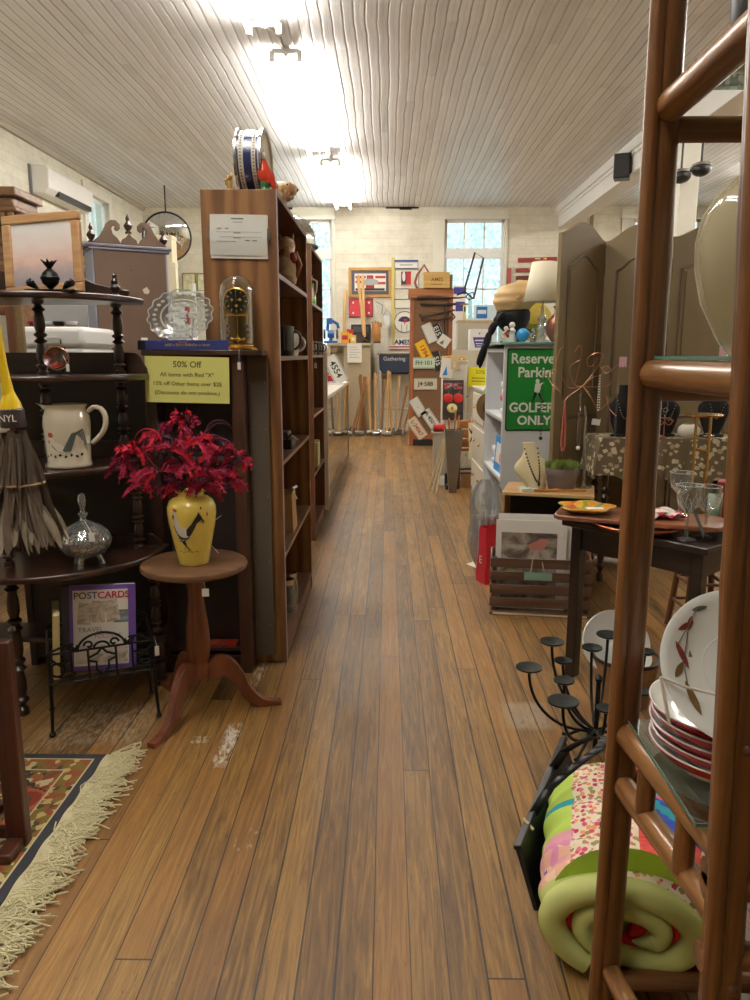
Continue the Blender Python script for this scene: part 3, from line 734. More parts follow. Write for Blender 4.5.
# ------------------------------------------------------------------ dark stand whose corner shows at the bottom left
st = T('dark_wooden_stand', 'corner of a dark red-brown wooden stand in the lower left corner', 'stand', (-1.32, 1.96, .009))
RBW = wood('red_brown_wood', (52, 22, 14), (92, 44, 26), 'Z', .4, 22, coat=.3)
for x in (-.24, .24): MB().bb(x - .03, x + .03, -.018, .018, 0, .63).build('upright', RBW, st, bev=.004)
MB().bb(-.21, .21, -.010, .012, .20, .60).build('panel', RBW, st, bev=.003)
MB().bb(-.21, .21, -.05, .012, .11, .135).build('rail', RBW, st, bev=.003)
MB().bb(-.21, .21, -.012, .012, .02, .05).build('stretcher', RBW, st, bev=.003)
for x in (-.24, .24): MB().bb(x - .022, x + .022, -.10, -.018, 0, .03).build('foot', RBW, st, bev=.004)
# ------------------------------------------------------------------ dark low bookcase with grey end, sign, book, plate, clock
bx0, bx1, bx2, by0, by1, bz = -1.025, -.612, -.522, 3.185, 3.30, 1.44
bc = T('dark_bookcase', 'dark open bookcase with the yellow discount sign taped to its top', 'bookcase', ((bx0 + bx2) / 2, by1, 0))
ox, oy = -(bx0 + bx2) / 2, -by1
def pb(name, m, x0, x1, y0, y1, z0, z1, bev=.002): return MB().bb(x0 + ox, x1 + ox, y0 + oy, y1 + oy, z0, z1).build(name, m, bc, bev=bev)
pb('top', DARKW, bx0, bx2, by0 - .03, by1, bz - .022, bz)
pb('side_panel', wood('dark_stile', (58, 36, 26), (84, 54, 38), 'Z', .4, 24), bx1 - .05, bx1, by0, by1, 0, bz - .022)
pb('side_panel', DARKWZ, bx0, bx0 + .045, by0, by1, 0, bz - .022)
pb('back_panel', BLACKW, bx0 + .045, bx1 - .05, by1 - .012, by1, .06, bz - .022)
for z in (.12, .52, .98): pb('shelf', DARKW, bx0 + .045, bx1 - .05, by0 + .006, by1 - .012, z - .018, z)
pb('plinth', DARKW, bx0 + .045, bx1 - .05, by0 + .004, by1 - .012, 0, .085)
pb('end_panel', GREYBD, bx1, bx2, by1 - .02, by1, .05, bz - .022)
for z in (.2, .5, .8, 1.1, 1.3):
    for x in (bx1 + .012, bx2 - .012):
        mb = MB(); mb.ell((x + ox, by1 - .021 + oy, z), .003, 8, 6); mb.build('nail', mat('dull_nail', (150, 140, 120), .4, .8), bc)
# grey backed cabinet to the left of it, behind the whatnot
gc = T('grey_backed_cabinet', 'cabinet with a dark grey back standing behind the whatnot', 'cabinet', (-1.34, 3.42, 0))
GB2 = mat('dark_grey_back_board', (58, 52, 44), .75, noise=.12, nscale=12)
MB().bb(-.285, .285, -.16, -.148, .04, 1.36).build('back_panel', GB2, gc, bev=.002)
for s in (-1, 1): MB().bb(s * .30 - .015, s * .30 + .015, -.165, .16, 0, 1.36).build('side_panel', DARKWZ, gc, bev=.002)
MB().bb(-.315, .315, -.165, .16, 1.36, 1.38).build('top', DARKW, gc, bev=.003)
MB().bb(-.285, .285, -.148, .16, .04, .06).build('bottom', DARKW, gc)
# red magazine on the bottom shelf
mg = MB(); mg.bb(-.10, .10, -.04, .04, 0, .008); mg.build('red_magazine', cells('red_magazine_cover', [(170, 46, 30), (140, 60, 34), (190, 80, 50), (90, 30, 24)], 14, .35), None, (-.79, 3.238, .12))
tag(bpy.data.objects['red_magazine'], 'red covered magazine lying on the bottom shelf of the dark bookcase', 'magazine')
# yellow sign
SGY = mat('yellow_green_paper', (226, 224, 128), .75, noise=.03, nscale=5)
sg = T('discount_sign', 'yellow paper sign reading 50% off on the dark bookcase', 'sign', (-.836, 3.148, 1.318), rot=(-.03, .02, 0))
MB().bb(-.176, .176, -.001, .001, -.095, .095).build('sheet', SGY, sg)
SI = mat('olive_ink', (92, 88, 40), .7, noise=0)
text('50% Off', .036, SI, sg, (0, -.0015, .062), bold=.0003); text('All items with Red "X"', .0245, SI, sg, (0, -.0015, .02)); text('15% off Other Items over $25', .0235, SI, sg, (0, -.0015, -.017)); text('(Discounts do not combine.)', .0235, SI, sg, (0, -.0015, -.054))
# blue book
bk = T('blue_hardback_book', 'blue hardback book with gold title lying under the glass plate', 'book', (-.848, 3.235, bz + .0))
MB().bb(-.188, .188, -.075, .06, 0, .003).build('cover', mat('blue_book_cloth', (44, 54, 116), .5), bk); MB().bb(-.188, .188, -.075, .06, .037, .04).build('cover', mat('blue_book_cloth', (44, 54, 116), .5), bk)
MB().bb(-.188, .188, -.078, -.074, 0, .04).build('spine', mat('blue_book_cloth', (44, 54, 116), .5), bk, bev=.001)
MB().bb(-.182, .182, -.074, .055, .003, .037).build('pages', PAPER, bk)
MB().bb(-.19, -.158, -.0792, -.0782, .001, .039).build('spine_band', mat('navy_band', (30, 34, 60), .5), bk)
mb = MB(); rnd = random.Random(9)
x = -.075
while x < .115:
    wd = rnd.uniform(.004, .008); hh = rnd.uniform(.006, .011); mb.bb(x, x + wd, -.0786, -.0781, .016, .016 + hh); x += wd + rnd.choice([.002, .002, .006])
for k in range(5): mb.bb(-.02 + k * .008, -.015 + k * .008, -.0786, -.0781, .030, .034)
mb.build('gilt_title', mat('gold_foil', (176, 148, 84), .35, .6), bk)
# oval pressed glass plate on an easel
gp = T('oval_glass_plate', 'oval pressed glass plate with a scenic center standing on the blue book', 'plate', (-.875, 3.225, bz + .04), rot=(math.radians(-12), 0, 0))
A_, B_ = .137, .105
def oval(u, k, zc): 
    a = 2 * PI * u; w = 1 + (.035 * math.cos(16 * a) if k > .93 else 0)
    return (A_ * k * w * math.cos(a), B_ * k * w * math.sin(a) + B_)
TILT = Matrix.Rotation(math.radians(-10), 4, 'Y')
mb = MB(); rings = [(.001, .004), (.3, .004), (.55, .004), (.62, .0), (.7, -.006), (.85, -.010), (1.0, -.016)]
mb.M = TR(0, 0, B_) @ TILT @ TR(0, 0, -B_)
mb.grid(lambda u, v: (lambda k, d: Vector((oval(u, k, 0)[0], d, oval(u, k, 0)[1])))(*rings[round(v * 6)]), 96, 7, True)
mb.build('plate_glass', glass('pressed_plate_glass', (222, 226, 222), .5, .1, .10), gp, ang=80)
mb = MB(); mb.M = TR(0, 0, B_) @ TILT @ TR(0, 0, -B_)
mb.tube([Vector((oval(i / 96, 1.0, 0)[0], -.016, oval(i / 96, 1, 0)[1])) for i in range(96)], .0028, 6, True)
mb.tube([Vector((A_ * .63 * math.cos(2 * PI * i / 60), -.001, B_ + B_ * .63 * math.sin(2 * PI * i / 60))) for i in range(60)], .004, 6, True)
rnd = random.Random(5)
for k in range(46):   # embossed scene
    a = rnd.uniform(0, 2 * PI); r = rnd.uniform(0, .5); mb.ell((A_ * r * math.cos(a), .001, B_ + B_ * r * math.sin(a)), (rnd.uniform(.004, .016), .003, rnd.uniform(.003, .009)), 8, 6)
for k in range(26):
    a = 2 * PI * k / 26; mb.ell((A_ * .82 * math.cos(a), -.010, B_ + B_ * .82 * math.sin(a)), (.009, .003, .006), 8, 6)
mb.build('embossed_relief', glass('frosted_relief_glass', (236, 238, 234), .4, .2, .5), gp)
mb = MB()
for s in (-1, 1): mb.tube([(s * .045, -.03, .0), (s * .045, -.028, .014), (s * .045, .008, .008), (s * .045, .03, .10)], .003, 6); mb.tube([(s * .045, .008, .008), (s * .04, .05, -.01)], .003, 6)
mb.build('easel', glass('clear_acrylic', (225, 230, 230), .5, .1, .3), gp)
# anniversary clock under a glass dome
ck = T('anniversary_clock', 'brass anniversary clock with black dial under a glass dome', 'clock', (-.635, 3.235, bz))
mb = MB(); mb.lathe([(.08, 0), (.082, .004), (.082, .012), (.074, .016), (.074, .022), (.066, .026), (.001, .028)], seg=40); mb.build('base', BRASS, ck)
for s in (-1, 1): 
    mb = MB(); mb.cyl((s * .042, 0, .026), (s * .042, 0, .14), .005, seg=10); mb.build('pillar', BRASS, ck)
    mb = MB()
    for z in (.05, .075, .1): mb.lathe([(.003, z - .01), (.0075, z - .004), (.0075, z + .004), (.003, z + .01)], (s * .042, 0, 0), 10)
    mb.build('purple_collar', mat('purple_enamel', (92, 42, 78), .3), ck)
mb = MB(); mb.bb(-.05, .05, -.012, .012, .14, .148); mb.cyl((0, 0, .05), (0, 0, .14), .0018, seg=6); mb.build('bridge', BRASS, ck)
mb = MB(); mb.lathe([(.056, -.012), (.058, .0), (.056, .014), (.050, .016), (.048, .01)], (0, 0, .2), 36, RX(PI / 2), cap=False); mb.build('dial_ring', BRASS, ck)
mb = MB(); mb.cyl((0, .008, .2), (0, -.010, .2), .05, seg=36); mb.build('dial', mat('black_dial', (26, 28, 26), .3), ck)
mb = MB()
for k in range(12):
    a = PI * k / 6; mb.box((.041 * math.sin(a), -.012, .2 + .041 * math.cos(a)), (.004, .002, .011), RY(a))
for (dx, dz_) in ((-.018, .006), (.016, .006), (0, -.018)): mb.box((dx, -.012, .2 + dz_), (.011, .002, .011), RY(PI / 4))
mb.tube([(0, -.013, .2), (0, -.013, .232)], .0012, 6); mb.tube([(0, -.013, .2), (.014, -.013, .212)], .0012, 6)
mb.build('hour_marks', BRASS, ck)
mb = MB()
for k in range(4): a = PI / 2 * k + .4; mb.ell((.026 * math.cos(a), .026 * math.sin(a), .045), .009, 12, 8); mb.tube([(0, 0, .045), (.026 * math.cos(a), .026 * math.sin(a), .045)], .002, 6)
mb.lathe([(.003, .03), (.006, .04), (.003, .05), (.004, .06), (.001, .065)]); mb.build('pendulum', BRASS, ck)
mb = MB(); mb.lathe([(.0725, .026), (.0725, .2), (.0725, .235), (.068, .262), (.055, .285), (.035, .299), (.012, .304), (.001, .305)], seg=40); mb.build('dome', CLEAR, ck)
strtag(ck, (.02, -.085, .004), (.018, -.088, -.05), TAGM, .013, .03)
# ------------------------------------------------------------------ magazine rack with the postcard book
rk = T('magazine_rack', 'black wrought-iron magazine rack holding the postcard book', 'magazine rack', (-1.134, 2.783, 0), rz=.43)
R_ = .0045
hw = .19
def iron(name, lines, r=R_):
    mb = MB()
    for L in lines: mb.tube(L, r, 7)
    return mb.build(name, BLACKIRON, rk)
def scr(cx, y, cz, r, a0, turns, sgn=1, n=26):
    return [(cx + sgn * r * (1 - .75 * i / n) * math.cos(a0 + turns * 2 * PI * i / n), y, cz + r * (1 - .75 * i / n) * math.sin(a0 + turns * 2 * PI * i / n)) for i in range(n + 1)]
def rackside(y, zt):
    zb = .205
    L = [[(-hw, y, zb), (hw, y, zb)], [(-hw, y, zt), (hw, y, zt)], [(-hw, y, zb), (-hw, y, zt)], [(hw, y, zb), (hw, y, zt)]]
    for x in (-.11, -.05, .05, .11): L.append([(x, y, zb), (x, y, zt)])
    L.append(arc((0, y, zt), .085, 0, 180, 18, ry=.06)); L.append(arc((0, y, zt), .028, 0, 180, 12, ry=.024))
    for s in (-1, 1):
        L.append(scr(s * .045, y, zt + .016, .018, 0, .9, s)); L.append(scr(s * .105, y, zt + .022, .02, PI, .9, s))
        L.append([(s * .085, y, zt), (s * .12, y, zt + .03), (s * .17, y, zt + .012), (s * hw, y, zt)])
        L.append([(0, y, zt), (s * .016, y, zt - .02), (s * .05, y, zt - .035)])
        L.append([(s * .05, y, zt - .045), (s * .022, y, zt - .055), (s * .022, y, zt - .085), (0, y, zt - .105), (s * -.022, y, zt - .12)])
        L.append(arc((s * .16, y, zb + .055), .026, 0, 360, 20)); L.append([(s * .11, y, zt - .03), (s * .15, y, zt - .05), (s * hw, y, zt - .01)])
        L.append([(s * .11, y, zb + .03), (s * .14, y, zb + .02), (s * hw, y, zb + .04)])
    return L
iron('front_panel', rackside(-.11, .325)); iron('rear_panel', rackside(.11, .36))
for s in (-1, 1):
    iron('end_panel', [[(s * hw, -.11, .205), (s * hw, .11, .205)], [(s * hw, -.11, .325), (s * hw, .11, .345)]] + [[(s * hw, -.05 + .05 * k, .205), (s * hw, -.05 + .05 * k, .33)] for k in range(3)])
iron('bottom_grid', [[(-hw, y, .205), (hw, y, .205)] for y in (-.06, 0, .06)] + [[(x, -.11, .203), (x, .11, .203)] for x in (-.1, 0, .1)])
for x in (-hw, hw):
    for y in (-.11, .11):
        mb = MB(); mb.tube([(x, y, .205), (x, y, .12), (x * 1.03, y * 1.03, .012)], [.006, .007, .006], 8); mb.lathe([(.004, 0), (.011, .004), (.012, .012), (.005, .02)], (x * 1.03, y * 1.03, 0), 10); mb.build('leg', BLACKIRON, rk)
strtag(rk, (hw + .005, -.10, .34), (hw + .012, -.115, .30), TAGM, .016, .04)
pbk = T('postcard_book', 'purple book titled postcards and travel folders standing in the iron rack', 'book', rk.matrix_basis @ Vector((-.005, -.045, .211)), rot=(-.09, .04, .30))
PUR = mat('purple_cover', (112, 82, 168), .4, noise=.06)
BW, BH = .265, .335
MB().bb(-BW / 2, BW / 2, -.002, .002, 0, BH).build('cover', PUR, pbk, bev=.001); MB().bb(-BW / 2, BW / 2, .03, .033, 0, BH).build('cover', mat('dark_cover', (44, 42, 52), .5), pbk)
MB().bb(-BW / 2 + .003, BW / 2 - .003, .002, .03, .003, BH - .003).build('pages', PAPER, pbk)
MB().bb(-BW / 2 - .004, -BW / 2 + .022, -.0028, .033, 0, BH).build('spine', mat('dark_slate_cloth', (58, 56, 64), .5), pbk)
MB().bb(-BW / 2 + .035, BW / 2 - .028, -.0032, -.002, .018, BH - .018).build('cover_print', mat('cover_white', (226, 222, 214), .5, noise=.05), pbk)
SEP = blurry('sepia_postcard', [(150, 134, 116), (190, 176, 156), (214, 204, 188)], 26)
for (x, z, r) in ((-.055, .225, .1), (-.005, .232, .02), (.045, .234, -.14)):
    MB().box((x, -.0038 - .0004 * (x > 0), z), (.05, .0006, .085), RY(r)).build('postcard_print', SEP, pbk)
MB().bb(.05, .104, -.0036, -.0031, .185, .235).build('landscape_print', blurry('landscape_print', [(84, 100, 104), (120, 128, 110), (150, 170, 196), (96, 122, 150)], 20, .6, (.5, 1, 2.5)), pbk)
MB().bb(-.09, .10, -.0036, -.0031, .028, .10).build('lower_print', blurry('lower_cover_print', [(150, 146, 140), (206, 190, 170), (222, 214, 206), (180, 170, 140)], 16), pbk)
text('POSTCARDS', .037, mat('grey_blue_ink', (96, 100, 120), .6), pbk, (.008, -.0038, .295), bold=.0006)
text('CARDS', .037, mat('red_ink', (190, 40, 60), .6), pbk, (.0515, -.0046, .295), bold=.0007)
text('TRAVEL', .027, GREYINK, pbk, (-.035, -.0038, .16)); text('FOLDERS', .024, mat('pink_grey_ink', (178, 130, 130), .6), pbk, (.028, -.0038, .133))
m2 = MB(); m2.bb(-.012, .012, -.1, .1, 0, .25)
tag(m2.build('cream_folder', mat('cream_card', (216, 204, 148), .7), None, rk.matrix_basis @ Vector((-.165, .02, .212)), (0, .06, .43)), 'cream folder standing beside the postcard book in the iron rack', 'folder')
# ------------------------------------------------------------------ pedestal table
TX, TY = -.755, 2.82
WAL = wood('walnut_table_top', (92, 62, 42), (132, 96, 66), 'X', .38, 24, coat=.3); MAHR = wood('red_mahogany', (84, 40, 22), (128, 68, 38), 'Z', .35, 22, coat=.35)
tb = T('pedestal_table', 'small round tripod pedestal table standing beside the magazine rack', 'table', (TX, TY, 0))
MB().lathe([(.001, 0), (.192, 0), (.202, .006), (.205, .016), (.202, .026), (.194, .031), (.001, .031)], (0, 0, .598), 56).build('table_top', WAL, tb)
mb = MB(); mb.bb(-.075, .075, -.075, .075, .578, .598); mb.build('top_block', MAHR, tb, bev=.004)
MB().lathe([(.044, .15), (.046, .17), (.046, .205), (.040, .215), (.043, .225), (.050, .28), (.048, .34), (.038, .42), (.032, .47), (.034, .52), (.042, .55), (.044, .578)], (0, 0, 0), 12).build('column', MAHR, tb, ang=60)
def cabriole():
    P_ = [(.03, .20), (.075, .235), (.13, .215), (.175, .15), (.205, .085), (.25, .035), (.30, .022), (.325, .022)]
    Q_ = [(.03, .12), (.07, .145), (.11, .14), (.145, .10), (.175, .045), (.225, .004), (.29, 0), (.325, 0)]
    def sm(a, n=5):
        o = []
        for i in range(len(a) - 1):
            p0, p1, p2, p3 = [Vector(a[max(0, min(len(a) - 1, i + k))]) for k in (-1, 0, 1, 2)]
            for j in range(n):
                t = j / n; o.append(tuple(.5 * ((2 * p1) + (-p0 + p2) * t + (2 * p0 - 5 * p1 + 4 * p2 - p3) * t * t + (-p0 + 3 * p1 - 3 * p2 + p3) * t ** 3)))
        o.append(a[-1]); return o
    return sm(P_) + sm(Q_)[::-1]
CAB = [(x, max(0.0, z)) for x, z in cabriole()]
for a in (math.radians(-110), math.radians(12), math.radians(133)):
    MB().prism(CAB, .034, RZ(a) @ TR(0, .017, 0) @ RX(PI / 2)).build('leg', MAHR, tb, bev=.008, seg=3)
strtag(tb, (.08, -.18, .60), (.085, -.182, .575), TAGM, .026, .03)
# ------------------------------------------------------------------ yellow rooster vase with feathers
VY = mat('yellow_glaze', (238, 212, 100), .18, noise=.1, nscale=14, coat=.7)
vs_ = T('yellow_rooster_vase', 'yellow ceramic vase painted with a rooster on the pedestal table', 'vase', (TX + .005, TY - .02, .629), rz=.06)
vprof = [(.001, .004), (.054, .0), (.058, .004), (.062, .03), (.076, .10), (.088, .16), (.093, .20), (.092, .225), (.082, .248), (.062, .262), (.049, .267), (.048, .274), (.058, .282), (.059, .285), (.050, .282), (.044, .272), (.05, .26), (.08, .22), (.06, .05), (.001, .02)]
mb = MB(); mb.lathe(vprof, seg=44)
for i, (x, y, z) in enumerate(mb.v):
    if z > .278: a = math.atan2(y, x); f = 1 + .06 * math.cos(7 * a); mb.v[i] = (x * f, y * f, z + .003 * math.cos(7 * a))
mb.build('body', VY, vs_, ang=70)
def vr(z):
    zz = [p[1] for p in vprof[1:10]]; rr = [p[0] for p in vprof[1:10]]
    for i in range(len(zz) - 1):
        if zz[i] <= z <= zz[i + 1]: t = (z - zz[i]) / (zz[i + 1] - zz[i] + 1e-9); return rr[i] + (rr[i + 1] - rr[i]) * t + .0006
    return rr[-1]
mb = MB(); cx, cz = -.008, .125
mb.mi = 0
decal(mb, [(-.046, .035), (-.042, .05), (-.05, .07), (-.054, .085), (-.046, .092), (-.036, .088), (-.03, .07), (-.026, .05), (-.012, .035), (.008, .028), (.022, .02), (.018, .0), (.004, -.02), (-.012, -.026), (-.03, -.014), (-.044, .008)], vr, cx, cz)
mb.mi = 1
for k in range(6): strip(mb, [(-.05 + .004 * k, .04 - .012 * k), (-.038 + .006 * k, .008 - .006 * k), (-.014 + .006 * k, -.016 + .003 * k), (.006 + .004 * k, -.02 + .008 * k)], .0018, vr, cx, cz, .0006 + .0003 * k)
for k in range(6): strip(mb, [(.006, .0 + .004 * k), (.026, .024 + .004 * k), (.04 + .002 * k, .05 + .006 * k), (.062 - .002 * k, .066 + .006 * k - .5 * .002 * k), (.074 - .004 * k, .05 + .006 * k), (.07 - .006 * k, .036 + .006 * k)], .0055, vr, cx, cz, .0008 + .0003 * k)
strip(mb, [(-.012, -.02), (-.006, -.034), (.0, -.04)], .007, vr, cx, cz, .002); 
for k in range(4): strip(mb, [(-.002, -.04), (-.012 + .01 * k, -.062), (-.018 + .012 * k, -.066)], .0012, vr, cx, cz, .001)
for k in range(5): decal(mb, ovl(-.03 + .016 * k, -.064 - .002 * (k % 2), .007, .0012, .2), vr, cx, cz)
decal(mb, ovl(.06, .105, .004, .006), vr, cx, cz)
mb.mi = 2
decal(mb, ovl(-.05, .072, .006, .011, -.2), vr, cx, cz, .0012); decal(mb, ovl(-.04, .098, .011, .005, -.2), vr, cx, cz, .0012); decal(mb, ovl(.086, .08, .004, .012), vr, cx, cz, .0002)
mb.build('painted_rooster', [PIG_W, PIG_K, mat('dark_red_pigment', (170, 52, 40), .4)], vs_, ang=180)
strtag(vs_, (.04, -.02, .284), (.01, -.052, .284), TAGM, .028, .006)
mb = MB(); mb.tube([(.09, -.01, .17), (.115, -.02, .19)], .0012, 5); mb.tube([(.075, -.02, .07), (.10, -.03, .045)], .0012, 5); mb.build('tag_string', TAGM, vs_)
fb = T('feather_bouquet', 'bunch of crimson and black feathers standing in the yellow vase', 'feathers', (TX + .005, TY - .02, .90))
PINK = mat('crimson_feather', (168, 18, 62), .75, noise=.35, nscale=40); PNK2 = mat('bright_red_feather', (206, 30, 58), .75, noise=.3, nscale=40); PLUM = mat('dark_plum_feather', (60, 22, 40), .75, noise=.3, nscale=40); MAG = mat('magenta_feather', (126, 16, 60), .75, noise=.35, nscale=40)
rnd = random.Random(11); mb = MB()
def barbs(mb, p0, p1, p2, L, n, rnd):
    p0, p1, p2 = map(Vector, (p0, p1, p2))
    for i in range(n):
        t = (i + 1) / n; p = p0 * (1 - t) ** 2 + p1 * 2 * t * (1 - t) + p2 * t * t
        d = ((p1 - p0) * 2 * (1 - t) + (p2 - p1) * 2 * t).normalized(); s = d.cross(Vector((rnd.uniform(-1, 1), rnd.uniform(-1, 1), rnd.uniform(-1, 1)))).normalized()
        ll = L * (.45 + .55 * math.sin(PI * t)) * rnd.uniform(.7, 1.2)
        for sg in (-1, 1):
            e = p + d * ll * .7 + s * sg * ll; m_ = p + d * ll * .25 + s * sg * ll * .6; w = d * .0022
            mb.add([p - w, p + w, m_ + w, m_ - w, e], [(0, 1, 2, 3), (3, 2, 4)])
heads = [(-.02, 0, .28, .8), (-.10, -.03, .22, .9), (-.20, -.02, .16, 1), (-.26, .0, .12, .8), (.05, -.04, .2, 1), (.12, -.03, .16, 1), (.19, .0, .13, .8), (0, -.08, .12, 1.1), (-.09, -.08, .1, 1.1), (.09, -.07, .08, 1), (-.16, -.05, .05, .9), (.15, -.04, .06, .9), (-.04, -.09, .18, 1), (.0, .06, .2, 1), (-.05, .0, .02, .9), (.05, -.03, .03, .9)]
for (hx, hy, hz, sc) in heads:
    c = Vector((hx, hy, hz + .0)); base = Vector((hx * .1, hy * .1, -.03))
    mb.mi = 2; mb.tube([base, base.lerp(c, .5) + Vector((0, 0, .03)), c], .0016, 5)
    for k in range(15):
        mb.mi = rnd.choice([0, 0, 0, 1, 1, 3, 3, 2]); a = rnd.uniform(0, 2 * PI); el = rnd.uniform(-.5, 1.0); L = rnd.uniform(.05, .10) * sc
        d = Vector((math.cos(a) * math.cos(el), math.sin(a) * math.cos(el) * .8, math.sin(el) * .9)); q = c + d * L * .7 + Vector((0, 0, .012)); e = c + d * L + Vector((rnd.uniform(-.02, .02), 0, -rnd.uniform(.01, .05)))
        plume(mb, c, q, e, rnd.uniform(.004, .009), 6, rnd.uniform(0, 6)); barbs(mb, c, q, e, rnd.uniform(.012, .022), 12, rnd)
for k in range(9):
    mb.mi = rnd.choice([2, 3, 1]); sx = rnd.choice([-1, 1]); x = rnd.uniform(.08, .22) * sx; z = rnd.uniform(.12, .24)
    c = Vector((x * .5, -.04, z)); L = [c + Vector((sx * .05 * (1 - math.cos(t)), 0, .05 * math.sin(t))) for t in [i * .28 for i in range(12)]]
    mb.tube(L, [.004 - .0003 * i for i in range(12)], 5)
mb.build('plumes', [PINK, PNK2, PLUM, MAG], fb, ang=180)
# ------------------------------------------------------------------ rug
def rug_mat():
    k = NT('persian_rug'); 
    dx = k.ma('SUBTRACT', .59, k.ma('ABSOLUTE', k.x)); dy = k.ma('SUBTRACT', .74, k.ma('ABSOLUTE', k.y)); d = k.ma('MINIMUM', dx, dy)
    def vor(sc, st, seed=0.0):
        v = k.nt.nodes.new('ShaderNodeTexVoronoi'); v.inputs['Scale'].default_value = sc; v.feature = 'F1'
        n = k.noise(k.comb(k.x, k.y), 30, 3); ln(k.nt, k.comb(k.ma('ADD', k.ma('MULTIPLY', k.x, st), k.ma('MULTIPLY', n, .03)), k.ma('ADD', k.y, k.ma('MULTIPLY', n, .03)), seed), v.inputs['Vector'])
        return v
    v1 = vor(7, 1); v2 = vor(48, 1, 2.0)
    s1 = k.nt.nodes.new('ShaderNodeSeparateColor'); ln(k.nt, v1.outputs['Color'], s1.inputs[0])
    s2 = k.nt.nodes.new('ShaderNodeSeparateColor'); ln(k.nt, v2.outputs['Color'], s2.inputs[0])
    pal = k.ramp(s2.outputs[0], [(0, (134, 62, 40)), (.25, (206, 192, 158)), (.5, (110, 98, 48)), (.66, (158, 96, 52)), (.82, (60, 56, 44))], True)
    fl = k.ramp(v1.outputs['Distance'], [(0, (54, 84, 50)), (.17, (140, 50, 36)), (.36, (176, 96, 56)), (.47, (60, 44, 34)), (.52, (214, 202, 168))], True)
    c = k.mix(k.ma('GREATER_THAN', v1.outputs['Distance'], .5), fl, pal)
    for (w, col) in ((.108, (206, 192, 150)), (.102, None), (.036, (206, 192, 150)), (.03, (50, 50, 56))):
        m_ = k.ma('LESS_THAN', d, w)
        c = k.mix(m_, c, srgb(*col) if col else k.ramp(s2.outputs[1], [(0, (128, 104, 44)), (.4, (150, 76, 44)), (.7, (196, 178, 120)), (.9, (64, 70, 44))], True))
    c = k.mix(k.ma('LESS_THAN', d, .03), c, srgb(50, 50, 56))
    k.col(c); k.b.inputs['Roughness'].default_value = .95; k.bump(k.noise(k.comb(k.x, k.y), 260, 2), .5, .003); return k.m
rg = T('persian_rug', 'patterned red, green and cream rug with a black border and long cream fringe', 'rug', (-1.60, 1.72, 0))
MB().bb(-.59, .59, -.74, .74, 0, .008).build('pile', rug_mat(), rg)
FRG = mat('cream_fringe_yarn', (212, 202, 162), .95, noise=.12, nscale=60)
rnd = random.Random(21); mb = MB()
mb.grid(lambda u, v: Vector((.592 + .06 * v, -.74 + 1.48 * u, .009 + .004 * math.sin(60 * u + 3 * v) + .003 * math.sin(PI * v))), 120, 4)
for k in range(950):
    y = rnd.uniform(-.74, .74); x0 = .60 + rnd.uniform(0, .045); L = rnd.uniform(.07, .125); a = rnd.gauss(0.15, .45)
    p = [(x0, y, .012)]
    for i in range(1, 5):
        a += rnd.gauss(0, .35); q = p[-1]; p.append((q[0] + L / 4 * math.cos(a), q[1] + L / 4 * math.sin(a), .006 + .012 * rnd.random()))
    mb.tube(p, .0023, 5)
mb.build('fringe', FRG, rg)
# ------------------------------------------------------------------ tall wooden shelves along the aisle
def tall_shelf(name, label, x0, x1, y0, y1, H, zs, veneer, edge0=True):
    o = T(name, label, 'bookshelf', ((x0 + x1) / 2, (y0 + y1) / 2, 0)); hx, hy = (x1 - x0) / 2, (y1 - y0) / 2
    for s in (-1, 1):
        MB().bb(-hx, hx, min(s * hy, s * (hy - .022)), max(s * hy, s * (hy - .022)), 0, H).build('side_panel', veneer, o, bev=.002)
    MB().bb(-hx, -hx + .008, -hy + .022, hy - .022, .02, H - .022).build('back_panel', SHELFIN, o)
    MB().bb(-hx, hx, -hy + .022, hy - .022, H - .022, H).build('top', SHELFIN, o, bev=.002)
    MB().bb(hx - .022, hx - .006, -hy + .022, hy - .022, 0, .07).build('toe_board', SHELFX, o)
    for i, z in enumerate(zs):
        s = MB(); s.bb(-hx + .008, hx - .003, -hy + .022, hy - .022, z - .02, z); sh = s.build('shelf', SHELFX, o)
        MB().bb(hx - .003, hx, -hy + .022, hy - .022, z - .02, z).build('edge_strip', SHELFEDGE if i >= len(zs) - 1 else SHELFX, sh)
    MB().bb(hx - .001, hx + .001, -hy - .001, -hy + .021, 0, H).build('edge_strip', SHELFEDGE if edge0 else SHELFX, o)
    return o
S1X0, S1X1, S1Y0, S1Y1 = -.79, -.47, 3.315, 4.50
Z1 = [.095, .52, .95, 1.415, 1.765]
tall_shelf('tall_bookshelf', 'tall wood-grained bookshelf nearest the camera with a paper notice on its end', S1X0, S1X1, S1Y0, S1Y1, 2.10, Z1, OAKV)
S2X0, S2X1, S2Y0, S2Y1 = -.88, -.56, 5.66, 6.60
Z2 = [.10, .52, .97, 1.42, 1.80]
tall_shelf('tall_bookshelf', 'tall wood-grained bookshelf farther down the aisle with a silver helmet on top', S2X0, S2X1, S2Y0, S2Y1, 2.20, Z2, OAKV2, False)
